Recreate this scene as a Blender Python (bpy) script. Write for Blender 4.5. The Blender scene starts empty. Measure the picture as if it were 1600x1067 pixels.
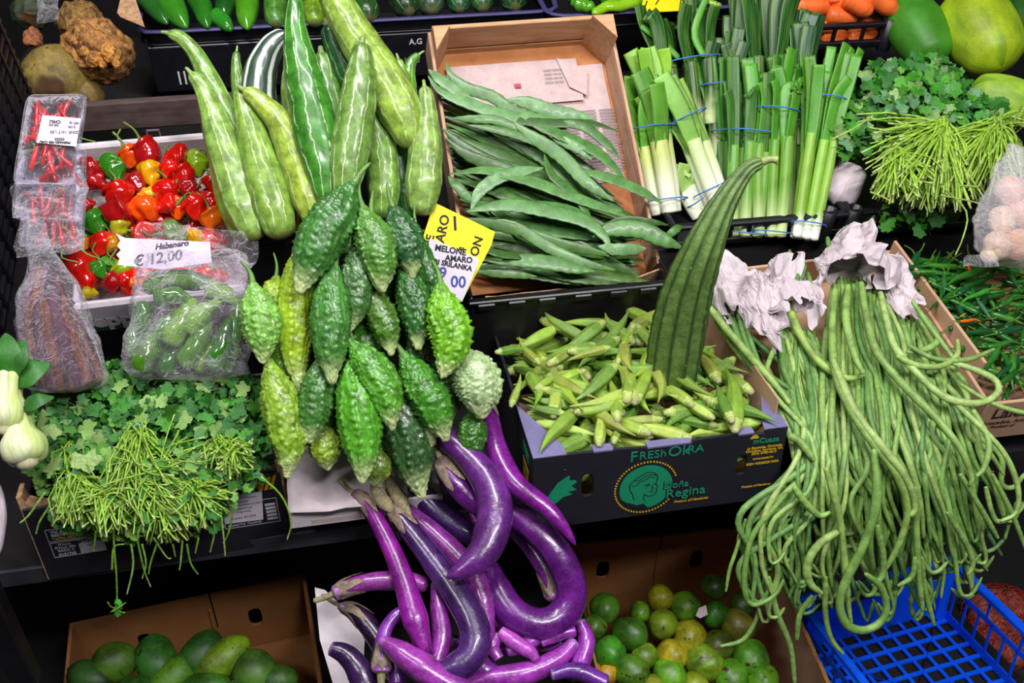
import bpy, math, random
import numpy as np
from mathutils import Matrix, Vector
PI = math.pi
random.seed(7)
rng = np.random.default_rng(7)
scene = bpy.context.scene
col = scene.collection

# ---------------------------------------------------------------- camera
cam_d = bpy.data.cameras.new('camera')
cam_d.sensor_width = 36.0
cam_d.lens = 1500 / 1600 * 36.0
cam_d.clip_start = 0.05
cam = bpy.data.objects.new('camera', cam_d)
col.objects.link(cam)
cam.location = (0, 0, 1.6)
cam.rotation_euler = (math.radians(90 - 35), 0, 0)
scene.camera = cam

# ---------------------------------------------------------------- world, lamps, exposure
world = bpy.data.worlds.new('world')
scene.world = world
world.use_nodes = True
world.node_tree.nodes['Background'].inputs[0].default_value = (0.75, 0.82, 1.0, 1)
world.node_tree.nodes['Background'].inputs[1].default_value = 0.028


def lamp(name, loc, target, sx, sy, power, color=(1, 1, 1)):
    d = bpy.data.lights.new(name, 'AREA')
    d.shape = 'RECTANGLE'; d.size = sx; d.size_y = sy; d.energy = power; d.color = color
    o = bpy.data.objects.new(name, d)
    col.objects.link(o)
    o.location = loc
    o.rotation_euler = (Vector(target) - Vector(loc)).to_track_quat('-Z', 'Y').to_euler()
    return o


lamp('fluorescent_tube_lamp', (-0.25, 0.95, 2.75), (0.0, 1.45, 0.8), 1.3, 0.10, 33, (1.0, 0.95, 0.985))
lamp('fluorescent_tube_lamp', (0.85, 0.0, 2.55), (0.2, 1.2, 0.6), 1.2, 0.10, 36, (1.0, 0.95, 0.985))
lamp('fluorescent_tube_lamp', (-0.9, -0.1, 2.5), (-0.3, 1.3, 0.7), 0.6, 0.10, 9, (1.0, 0.95, 0.985))
scene.view_settings.view_transform = 'Standard'
scene.view_settings.look = 'None'
scene.view_settings.gamma = 1
scene.view_settings.use_curve_mapping = False
scene.view_settings.exposure = 0.28

# ---------------------------------------------------------------- helpers: pixels of the photograph to places in the stall
TH = math.radians(35)
CAM = np.array([0, 0, 1.6]); FW = np.array([0, math.cos(TH), -math.sin(TH)])
UP = np.array([0, math.sin(TH), math.cos(TH)]); RT = np.array([1.0, 0, 0])


def ray(px, py):
    return FW + RT * (px - 800) / 1500 + UP * (533.5 - py) / 1500


def pt(px, py, d):
    return CAM + d * ray(px, py)


class Fr:
    """a crate or heap surface: origin, axes along the stall (X), up its slope (Y), out of it (Z)"""
    def __init__(s, px, py, d, yaw, tilt, w=0, l=0, h=0):
        y, t = math.radians(yaw), math.radians(tilt)
        s.X = np.array([math.cos(y), math.sin(y), 0])
        s.Y = np.array([-math.sin(y) * math.cos(t), math.cos(y) * math.cos(t), math.sin(t)])
        s.Z = np.cross(s.X, s.Y)
        s.O = pt(px, py, d); s.w, s.l, s.h = w, l, h

    def W(s, a, b, c=0):
        return s.O + a * s.X + b * s.Y + c * s.Z

    def depth(s, px, py, c=0):
        r = ray(px, py)
        return ((s.O + c * s.Z - CAM) @ s.Z) / (r @ s.Z)

    def hit(s, px, py, c=0):
        return CAM + s.depth(px, py, c) * ray(px, py)

    def loc(s, px, py, c=0):
        p = s.hit(px, py, c) - s.O
        return p @ s.X, p @ s.Y

    def M(s, a=0, b=0, c=0):
        m = np.eye(4); m[:3, 0] = s.X; m[:3, 1] = s.Y; m[:3, 2] = s.Z; m[:3, 3] = s.W(a, b, c)
        return Matrix(m.tolist())


def hx(s):
    s = s.lstrip('#')
    v = [int(s[i:i + 2], 16) / 255 for i in (0, 2, 4)]
    return tuple((x / 12.92 if x <= 0.04045 else ((x + 0.055) / 1.055) ** 2.4) for x in v) + (1.0,)


def vary(c, amt=0.12, rr=None):
    r = rr or random
    k = 1 + r.uniform(-amt, amt)
    return (max(0, c[0] * k * (1 + r.uniform(-amt, amt) * .7)), max(0, c[1] * k), max(0, c[2] * k * (1 + r.uniform(-amt, amt) * .7)), 1)


MW = {}


def tag(o, label=None, cat=None, group=None, kind=None):
    if label: o['label'] = label
    if cat: o['category'] = cat
    if group: o['group'] = group
    if kind: o['kind'] = kind
    return o


def thing(name, label, cat, M, group=None):
    o = bpy.data.objects.new(name, None)
    o.empty_display_size = 0.02
    col.objects.link(o)
    if not isinstance(M, Matrix):
        M = Matrix.Translation(Vector([float(v) for v in M]))
    o.matrix_world = M
    MW[o.name] = M
    return tag(o, label, cat, group)


def mesh(verts, faces, uv=None, smooth=True, name='m'):
    me = bpy.data.meshes.new(name)
    v = np.asarray(verts, float)
    me.from_pydata(v.tolist(), [], faces if isinstance(faces, list) else faces.tolist())
    if smooth:
        me.polygons.foreach_set('use_smooth', [True] * len(me.polygons))
    if uv is not None:
        l = me.uv_layers.new(name='UV')
        idx = np.empty(len(me.loops), dtype=np.int32)
        me.loops.foreach_get('vertex_index', idx)
        l.data.foreach_set('uv', np.asarray(uv, float)[idx].ravel())
    me.update()
    return me


def put(name, geo, mat, parent=None, color=None, label=None, cat=None, group=None, kind=None, world=True, smooth=True, me=None):
    """one mesh object; geo = (verts, faces[, uv]) in world space (or the parent's own space with world=False)"""
    if me is None:
        v = np.asarray(geo[0], float)
        uv = geo[2] if len(geo) > 2 else None
        if parent is None:
            o0 = (v.min(0) + v.max(0)) / 2; o0[2] = v[:, 2].min()
            v = v - o0
        elif world:
            Mi = np.array(MW[parent.name].inverted())
            v = v @ Mi[:3, :3].T + Mi[:3, 3]
        me = mesh(v, geo[1], uv, smooth, name)
    if not me.materials:
        me.materials.append(mat)
    o = bpy.data.objects.new(name, me)
    col.objects.link(o)
    if parent is None:
        if geo is not None: o.location = o0
    else:
        o.parent = parent
        MW[o.name] = MW[parent.name]
    if color is not None: o.color = color
    return tag(o, label, cat, group, kind)


def clone(o, M, label=None, color=None, group=None):
    c = o.copy(); col.objects.link(c)
    c.matrix_world = M
    if label: c['label'] = label
    if group: c['group'] = group
    if color is not None: c.color = color
    for ch in o.children:
        d = ch.copy(); col.objects.link(d); d.parent = c
        if color is not None and ch.get('tint'): d.color = color
        for g in ch.children:
            e = g.copy(); col.objects.link(e); e.parent = d
    return c


def join(*gs):
    V, Fa, UVs, n = [], [], [], 0
    for g in gs:
        v = np.asarray(g[0], float)
        V.append(v); Fa += [tuple(i + n for i in f) for f in (g[1] if isinstance(g[1], list) else g[1].tolist())]
        UVs.append(np.asarray(g[2], float) if len(g) > 2 and g[2] is not None else np.zeros((len(v), 2)))
        n += len(v)
    return np.vstack(V), Fa, np.vstack(UVs)


def box(x0, x1, y0, y1, z0, z1, b=0.0):
    """box with chamfered edges when b > 0"""
    if b <= 0:
        v = [(x, y, z) for z in (z0, z1) for y in (y0, y1) for x in (x0, x1)]
        f = [(0, 2, 3, 1), (4, 5, 7, 6), (0, 1, 5, 4), (2, 6, 7, 3), (0, 4, 6, 2), (1, 3, 7, 5)]
        return np.array(v, float), f
    X, Y, Z = (x0, x1), (y0, y1), (z0, z1)
    v, idx = [], {}
    for i in (0, 1):
        for j in (0, 1):
            for k in (0, 1):
                sx, sy, sz = (1, -1)[i], (1, -1)[j], (1, -1)[k]
                p = (X[i], Y[j], Z[k])
                for a in range(3):
                    q = [p[0] + sx * b, p[1] + sy * b, p[2] + sz * b]; q[a] = p[a]
                    idx[(i, j, k, a)] = len(v); v.append(q)
    f = []
    for a in range(3):
        o = [c for c in range(3) if c != a]
        for s in (0, 1):
            def K(u, w):
                t = [0, 0, 0]; t[a] = s; t[o[0]] = u; t[o[1]] = w
                return idx[tuple(t) + (a,)]
            q = (K(0, 0), K(1, 0), K(1, 1), K(0, 1))
            f.append(q)
    for a in range(3):
        o = [c for c in range(3) if c != a]
        for u in (0, 1):
            for w in (0, 1):
                def E(s, face):
                    t = [0, 0, 0]; t[a] = s; t[o[0]] = u; t[o[1]] = w
                    return idx[tuple(t) + (face,)]
                f.append((E(0, o[0]), E(1, o[0]), E(1, o[1]), E(0, o[1])))
    for i in (0, 1):
        for j in (0, 1):
            for k in (0, 1):
                f.append((idx[(i, j, k, 0)], idx[(i, j, k, 1)], idx[(i, j, k, 2)]))
    v = np.array(v, float); c = v.mean(0)
    out = []
    for q in f:
        p = v[list(q)]; n = np.cross(p[1] - p[0], p[2] - p[0])
        out.append(tuple(q) if n @ (p.mean(0) - c) > 0 else tuple(reversed(q)))
    return v, out


def catmull(P, n):
    """smooth curve through the points, n samples by arc length parameter"""
    P = np.asarray(P, float)
    if len(P) == 2:
        t = np.linspace(0, 1, n)[:, None]
        return P[0] * (1 - t) + P[1] * t
    Q = np.vstack([2 * P[0] - P[1], P, 2 * P[-1] - P[-2]])
    out = []
    for i in range(1, len(Q) - 2):
        t = np.linspace(0, 1, 24, endpoint=False)[:, None]
        a, b, c, d = Q[i - 1], Q[i], Q[i + 1], Q[i + 2]
        out.append(0.5 * (2 * b + (c - a) * t + (2 * a - 5 * b + 4 * c - d) * t ** 2 + (3 * b - a - 3 * c + d) * t ** 3))
    out = np.vstack(out + [P[-1:]])
    s = np.concatenate([[0], np.cumsum(np.linalg.norm(np.diff(out, axis=0), axis=1))])
    u = np.linspace(0, s[-1], n)
    return np.stack([np.interp(u, s, out[:, k]) for k in range(3)], 1)


def nrm(a):
    return a / np.maximum(np.linalg.norm(a, axis=-1, keepdims=True), 1e-9)


class Tube:
    """a swept body: path, radii across (a) and towards N (b); pos(t, angle, scale) gives points on it"""
    def __init__(s, path, rad, N=(0, 0, 1), n=40, squash=1.0, twist=0.0):
        s.n = n
        s.P = catmull(path, n)
        s.T = nrm(np.gradient(s.P, axis=0))
        N = np.broadcast_to(np.asarray(N, float), s.P.shape)
        s.N = nrm(N - (N * s.T).sum(1, keepdims=True) * s.T)
        s.B = np.cross(s.T, s.N)
        r = np.asarray(rad, float)
        s.R = r if len(r) == n else np.interp(np.linspace(0, 1, n), np.linspace(0, 1, len(r)), r)
        s.sq, s.tw = squash, twist
        s.u = np.linspace(0, 1, n)
        s.len = np.linalg.norm(np.diff(s.P, axis=0), axis=1).sum()

    def at(s, arr, t):
        return np.stack([np.interp(t, s.u, arr[:, k]) for k in range(3)], -1)

    def pos(s, t, a, m=1.0):
        t = np.asarray(t, float); a = np.asarray(a, float)
        R = np.interp(t, s.u, s.R) * m
        P, N, B = s.at(s.P, t), s.at(s.N, t), s.at(s.B, t)
        aa = a + s.tw * t
        x = (np.cos(a) * R)[..., None]; y = (np.sin(a) * R * s.sq)[..., None]
        if s.tw:
            c, q = np.cos(s.tw * t)[..., None], np.sin(s.tw * t)[..., None]
            x, y = x * c - y * q, x * q + y * c
        return P + B * x + N * y

    def geo(s, seg=12, rings=None, e0=0.06, e1=0.06, prof=None, cut0=False, cut1=False, t0=0.0, t1=1.0):
        rings = rings or s.n
        # denser at the ends
        w = np.linspace(0, 1, rings)
        w = w + 0.10 * -np.sin(2 * PI * w) * (0 if (cut0 and cut1) else 1)
        t = t0 + (t1 - t0) * w
        env = np.ones(rings)
        if e0 > 0 and not cut0:
            k = w < e0; env[k] *= np.sqrt(np.maximum(1 - (1 - w[k] / e0) ** 2, 0.0))
        if e1 > 0 and not cut1:
            k = w > 1 - e1; env[k] *= np.sqrt(np.maximum(1 - (1 - (1 - w[k]) / e1) ** 2, 0.0))
        env = np.maximum(env, 0.01)
        a = np.linspace(0, 2 * PI, seg, endpoint=False)
        TT, AA = np.meshgrid(t, a, indexing='ij')
        m = np.ones_like(TT) if prof is None else prof(TT, AA)
        V = s.pos(TT, AA, m * env[:, None]).reshape(-1, 3)
        uv = np.stack([AA / (2 * PI), TT], -1).reshape(-1, 2)
        i = np.arange(rings - 1)[:, None] * seg; j = np.arange(seg)[None, :]; j2 = (j + 1) % seg
        F = np.stack([i + j, i + j2, i + seg + j2, i + seg + j], -1).reshape(-1, 4).tolist()
        F = [tuple(f) for f in F]
        F.append(tuple(range(seg - 1, -1, -1)))
        F.append(tuple((rings - 1) * seg + k for k in range(seg)))
        return V, F, uv


def wob(v, scale, amp, seed=0, octs=2):
    """smooth 3d noise offset field made of sines"""
    r = np.random.default_rng(seed)
    v = np.asarray(v, float); out = np.zeros(v.shape)
    for o in range(octs):
        for k in range(5):
            d = r.normal(size=3) * scale * 2 ** o; ph = r.uniform(0, 6.28, 3)
            out += np.sin((v @ d)[..., None] + ph) / 2 ** o
    return v + out * amp / 3.2


def folds(v, cell, amp, seed=0, n=6):
    """crumpled-sheet displacement: flat facets meeting in sharp creases"""
    r = np.random.default_rng(seed)
    v = np.asarray(v, float); out = np.zeros(v.shape)
    for k in range(n):
        d = nrm(r.normal(size=3)); w = nrm(r.normal(size=3)); f = r.uniform(.6, 1.9) / cell
        ph = (v @ d) * f + r.uniform(0, 2)
        tri = np.abs(np.mod(ph, 2.0) - 1.0) - .5
        out += tri[:, None] * w / (f * cell)
    return v + out * amp


def plate(outline, holes=(), thick=0.004, z=0.0):
    """flat sheet with rounded holes as real geometry, in local XY, thickness along Z"""
    cu = bpy.data.curves.new('c', 'CURVE'); cu.dimensions = '2D'; cu.fill_mode = 'BOTH'; cu.extrude = thick / 2
    for pl in [outline] + list(holes):
        sp = cu.splines.new('POLY'); sp.points.add(len(pl) - 1)
        for i, p in enumerate(pl): sp.points[i].co = (p[0], p[1], 0, 1)
        sp.use_cyclic_u = True
    ob = bpy.data.objects.new('c', cu); col.objects.link(ob)
    me = bpy.data.meshes.new_from_object(ob)
    V = np.array([v.co[:] for v in me.vertices]); F = [tuple(p.vertices) for p in me.polygons]
    bpy.data.objects.remove(ob); bpy.data.curves.remove(cu); bpy.data.meshes.remove(me)
    V[:, 2] += z
    return V, F


def words(txt, size, thick=0.0003, shear=0.0, align='CENTER', bold=0.0, spacing=1.0):
    cu = bpy.data.curves.new('t', 'FONT'); cu.body = txt; cu.size = size; cu.extrude = thick; cu.shear = shear
    cu.align_x = align; cu.align_y = 'CENTER'; cu.offset = bold; cu.resolution_u = 3; cu.space_character = spacing
    ob = bpy.data.objects.new('t', cu); col.objects.link(ob)
    me = bpy.data.meshes.new_from_object(ob)
    V = np.array([v.co[:] for v in me.vertices]).reshape(-1, 3); F = [tuple(p.vertices) for p in me.polygons]
    bpy.data.objects.remove(ob); bpy.data.curves.remove(cu); bpy.data.meshes.remove(me)
    return V, F


def xf(g, M):
    M = np.array(M)
    v = np.asarray(g[0]) @ M[:3, :3].T + M[:3, 3]
    return (v,) + tuple(g[1:])


def rect(x0, x1, y0, y1):
    return [(x0, y0), (x1, y0), (x1, y1), (x0, y1)]


def oval(cx, cy, rx, ry, n=24, p=2.0):
    return [(cx + rx * np.sign(math.cos(a)) * abs(math.cos(a)) ** (2 / p), cy + ry * np.sign(math.sin(a)) * abs(math.sin(a)) ** (2 / p)) for a in np.linspace(0, 2 * PI, n, endpoint=False)]


def face_M(fr, u, v, ang=0.0, off=0.0005):
    """matrix in a box's own space for something printed on its front face (local y = 0, facing -y); u right, v up from the top edge"""
    return Matrix.Translation((u, -off, v)) @ Matrix.Rotation(PI / 2, 4, 'X') @ Matrix.Rotation(ang, 4, 'Z')


# ---------------------------------------------------------------- materials
class NB:
    def __init__(s, name):
        s.m = bpy.data.materials.new(name); s.m.use_nodes = True
        s.t = s.m.node_tree; s.t.nodes.clear()
        s.out = s.n('ShaderNodeOutputMaterial')

    def n(s, typ, **kw):
        nd = s.t.nodes.new(typ)
        for k, v in kw.items(): setattr(nd, k, v)
        return nd

    def l(s, a, b):
        s.t.links.new(a, b)

    def math(s, op, a, b=None, c=None, clamp=False):
        nd = s.n('ShaderNodeMath', operation=op); nd.use_clamp = clamp
        for i, v in enumerate((a, b, c)):
            if v is None: continue
            if isinstance(v, (int, float)): nd.inputs[i].default_value = v
            else: s.l(v, nd.inputs[i])
        return nd.outputs[0]

    def mix(s, f, a, b, blend='MIX'):
        nd = s.n('ShaderNodeMix', data_type='RGBA', blend_type=blend)
        for i, v in ((0, f), (6, a), (7, b)):
            if isinstance(v, (int, float)): nd.inputs[i].default_value = v
            elif isinstance(v, tuple): nd.inputs[i].default_value = v
            else: s.l(v, nd.inputs[i])
        return nd.outputs[2]

    def noise(s, vec, scale, detail=3, rough=0.55, dist=0.0):
        nd = s.n('ShaderNodeTexNoise'); nd.inputs['Scale'].default_value = scale
        nd.inputs['Detail'].default_value = detail; nd.inputs['Roughness'].default_value = rough
        nd.inputs['Distortion'].default_value = dist
        s.l(vec, nd.inputs['Vector'])
        return nd.outputs['Fac']

    def smooth(s, v, lo, hi):
        nd = s.n('ShaderNodeMapRange', interpolation_type='SMOOTHSTEP')
        nd.inputs['From Min'].default_value = lo; nd.inputs['From Max'].default_value = hi
        s.l(v, nd.inputs['Value'])
        return nd.outputs['Result']


def skin(name, rough=0.4, base=None, mott=(40, 0.6, 1.3), stripes=None, tip0=None, tip1=None, bump=None, spots=None, coat=0.0,
         fibre=None, spec=0.5, sss=0.0, metal=0.0, rvar=0.0, peak=None, fine=240, jit=0.75, broken=True):
    """procedural skin on the thing's own coordinates; base colour from the object's colour unless given"""
    b = NB(name)
    tc = b.n('ShaderNodeTexCoord'); oi = b.n('ShaderNodeObjectInfo')
    ob = tc.outputs['Object']
    cmb = b.n('ShaderNodeVectorMath', operation='ADD'); b.l(ob, cmb.inputs[0])
    sc = b.n('ShaderNodeVectorMath', operation='SCALE'); sc.inputs[0].default_value = (3.1, 1.7, 2.3)
    b.l(oi.outputs['Random'], sc.inputs['Scale']); b.l(sc.outputs[0], cmb.inputs[1])
    vec = cmb.outputs[0]
    sep = b.n('ShaderNodeSeparateXYZ'); b.l(tc.outputs['UV'], sep.inputs[0])
    u, v = sep.outputs[0], sep.outputs[1]
    c = oi.outputs['Color'] if base is None else base
    nz = b.noise(vec, mott[0], 4, 0.6)
    k = b.smooth(b.math('ADD', b.math('MULTIPLY', nz, 0.72), b.math('MULTIPLY', b.noise(vec, fine, 3, 0.7), 0.28)), 0.32, 0.68)
    lo = b.mix(1.0, c, (mott[1], mott[1], mott[1], 1), 'MULTIPLY')
    hi = b.mix(1.0, c, (mott[2], mott[2], mott[2], 1), 'MULTIPLY')
    c = b.mix(k, lo, hi)
    if fibre:
        n, colr, st = fibre
        w = b.math('MULTIPLY', b.math('ADD', u, b.math('MULTIPLY', b.noise(vec, 12, 2), 0.03)), n)
        cv = b.n('ShaderNodeCombineXYZ'); b.l(w, cv.inputs[0]); b.l(b.math('MULTIPLY', v, 1.5), cv.inputs[1])
        f = b.smooth(b.noise(cv.outputs[0], 1.0, 2), 0.42, 0.68)
        c = b.mix(b.math('MULTIPLY', f, st), c, colr)
    if stripes:
        n, width, colr, st = stripes
        uu = b.math('ADD', u, b.math('MULTIPLY', b.math('SUBTRACT', b.noise(vec, 40, 4, 0.65), 0.5), jit / n))
        tri = b.math('PINGPONG', b.math('MULTIPLY', uu, n), 0.5)
        f = b.math('SUBTRACT', 1.0, b.smooth(tri, width * 0.35, width))
        gate = b.smooth(b.noise(vec, 30, 4, 0.65), 0.38, 0.56) if broken else 1.0
        c = b.mix(b.math('MULTIPLY', b.math('MULTIPLY', f, gate), st), c, colr)
    if tip0:
        colr, v0, v1 = tip0
        f = b.math('SUBTRACT', 1.0, b.smooth(b.math('ADD', v, b.math('MULTIPLY', b.math('SUBTRACT', nz, 0.5), 0.10)), v0, v1))
        c = b.mix(f, c, colr)
    if tip1:
        colr, v0, v1 = tip1
        f = b.smooth(b.math('ADD', v, b.math('MULTIPLY', b.math('SUBTRACT', nz, 0.5), 0.10)), v0, v1)
        c = b.mix(f, c, colr)
    if peak:
        ge = b.n('ShaderNodeNewGeometry')
        c = b.mix(b.math('MULTIPLY', b.smooth(ge.outputs['Pointiness'], 0.50, 0.58), peak[1]), c, peak[0])
    if spots:
        scl, thr, colr = spots
        f = b.smooth(b.noise(vec, scl, 2), thr, thr + 0.05)
        c = b.mix(f, c, colr)
    p = b.n('ShaderNodeBsdfPrincipled')
    b.l(c, p.inputs['Base Color'])
    p.inputs['Roughness'].default_value = rough
    if rvar:
        b.l(b.math('ADD', rough - rvar / 2, b.math('MULTIPLY', b.noise(vec, 60, 3), rvar)), p.inputs['Roughness'])
    p.inputs['Specular IOR Level'].default_value = spec
    p.inputs['Coat Weight'].default_value = coat
    p.inputs['Coat Roughness'].default_value = 0.12
    p.inputs['Metallic'].default_value = metal
    if sss:
        p.inputs['Subsurface Weight'].default_value = sss
        p.inputs['Subsurface Radius'].default_value = (0.004, 0.006, 0.002)
        p.inputs['Subsurface Scale'].default_value = 1.0
    if bump:
        bs, st = bump
        bn = b.n('ShaderNodeBump'); bn.inputs['Strength'].default_value = st; bn.inputs['Distance'].default_value = 0.002
        b.l(b.noise(vec, bs, 4), bn.inputs['Height']); b.l(bn.outputs[0], p.inputs['Normal'])
    b.l(p.outputs[0], b.out.inputs[0])
    return b.m


def film(name, tint=(0.95, 0.93, 0.97, 1), haze=0.04, scale=70, rough=0.10):
    """thin crinkled clear plastic"""
    b = NB(name)
    tc = b.n('ShaderNodeTexCoord'); ob = tc.outputs['Object']
    tr = b.n('ShaderNodeBsdfTransparent'); tr.inputs[0].default_value = tint
    p = b.n('ShaderNodeBsdfPrincipled'); p.inputs['Base Color'].default_value = (0.8, 0.78, 0.82, 1)
    p.inputs['Roughness'].default_value = rough; p.inputs['Specular IOR Level'].default_value = 1.0
    bn = b.n('ShaderNodeBump'); bn.inputs['Strength'].default_value = 0.9; bn.inputs['Distance'].default_value = 0.006
    b.l(b.noise(ob, scale, 3, 0.6, 1.5), bn.inputs['Height']); b.l(bn.outputs[0], p.inputs['Normal'])
    lw = b.n('ShaderNodeLayerWeight'); lw.inputs[0].default_value = 0.35; b.l(bn.outputs[0], lw.inputs['Normal'])
    cr = b.smooth(b.noise(ob, scale * 0.8, 4, 0.65, 2.0), 0.5, 0.75)
    f = b.math('ADD', haze, b.math('ADD', b.math('MULTIPLY', lw.outputs['Fresnel'], 0.32), b.math('MULTIPLY', cr, 0.10)), clamp=True)
    mx = b.n('ShaderNodeMixShader'); b.l(f, mx.inputs[0]); b.l(tr.outputs[0], mx.inputs[1]); b.l(p.outputs[0], mx.inputs[2])
    b.l(mx.outputs[0], b.out.inputs[0])
    return b.m


def board(name, c, c2, scale=14, stretch=(1, 8, 8), rough=0.8, bump=0.25, dirt=0.0):
    """wood, card, plastic sheet: streaked procedural colour"""
    b = NB(name)
    tc = b.n('ShaderNodeTexCoord'); mp = b.n('ShaderNodeMapping'); mp.inputs['Scale'].default_value = stretch
    b.l(tc.outputs['Object'], mp.inputs[0])
    nz = b.noise(mp.outputs[0], scale, 5, 0.6)
    cc = b.mix(b.smooth(nz, 0.3, 0.7), c, c2)
    if dirt:
        cc = b.mix(b.math('MULTIPLY', b.smooth(b.noise(tc.outputs['Object'], 18, 4), 0.55, 0.72), dirt), cc, (c[0] * .3, c[1] * .25, c[2] * .2, 1))
    p = b.n('ShaderNodeBsdfPrincipled'); b.l(cc, p.inputs['Base Color']); p.inputs['Roughness'].default_value = rough
    bn = b.n('ShaderNodeBump'); bn.inputs['Strength'].default_value = bump; bn.inputs['Distance'].default_value = 0.001
    b.l(nz, bn.inputs['Height']); b.l(bn.outputs[0], p.inputs['Normal'])
    b.l(p.outputs[0], b.out.inputs[0])
    return b.m


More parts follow.
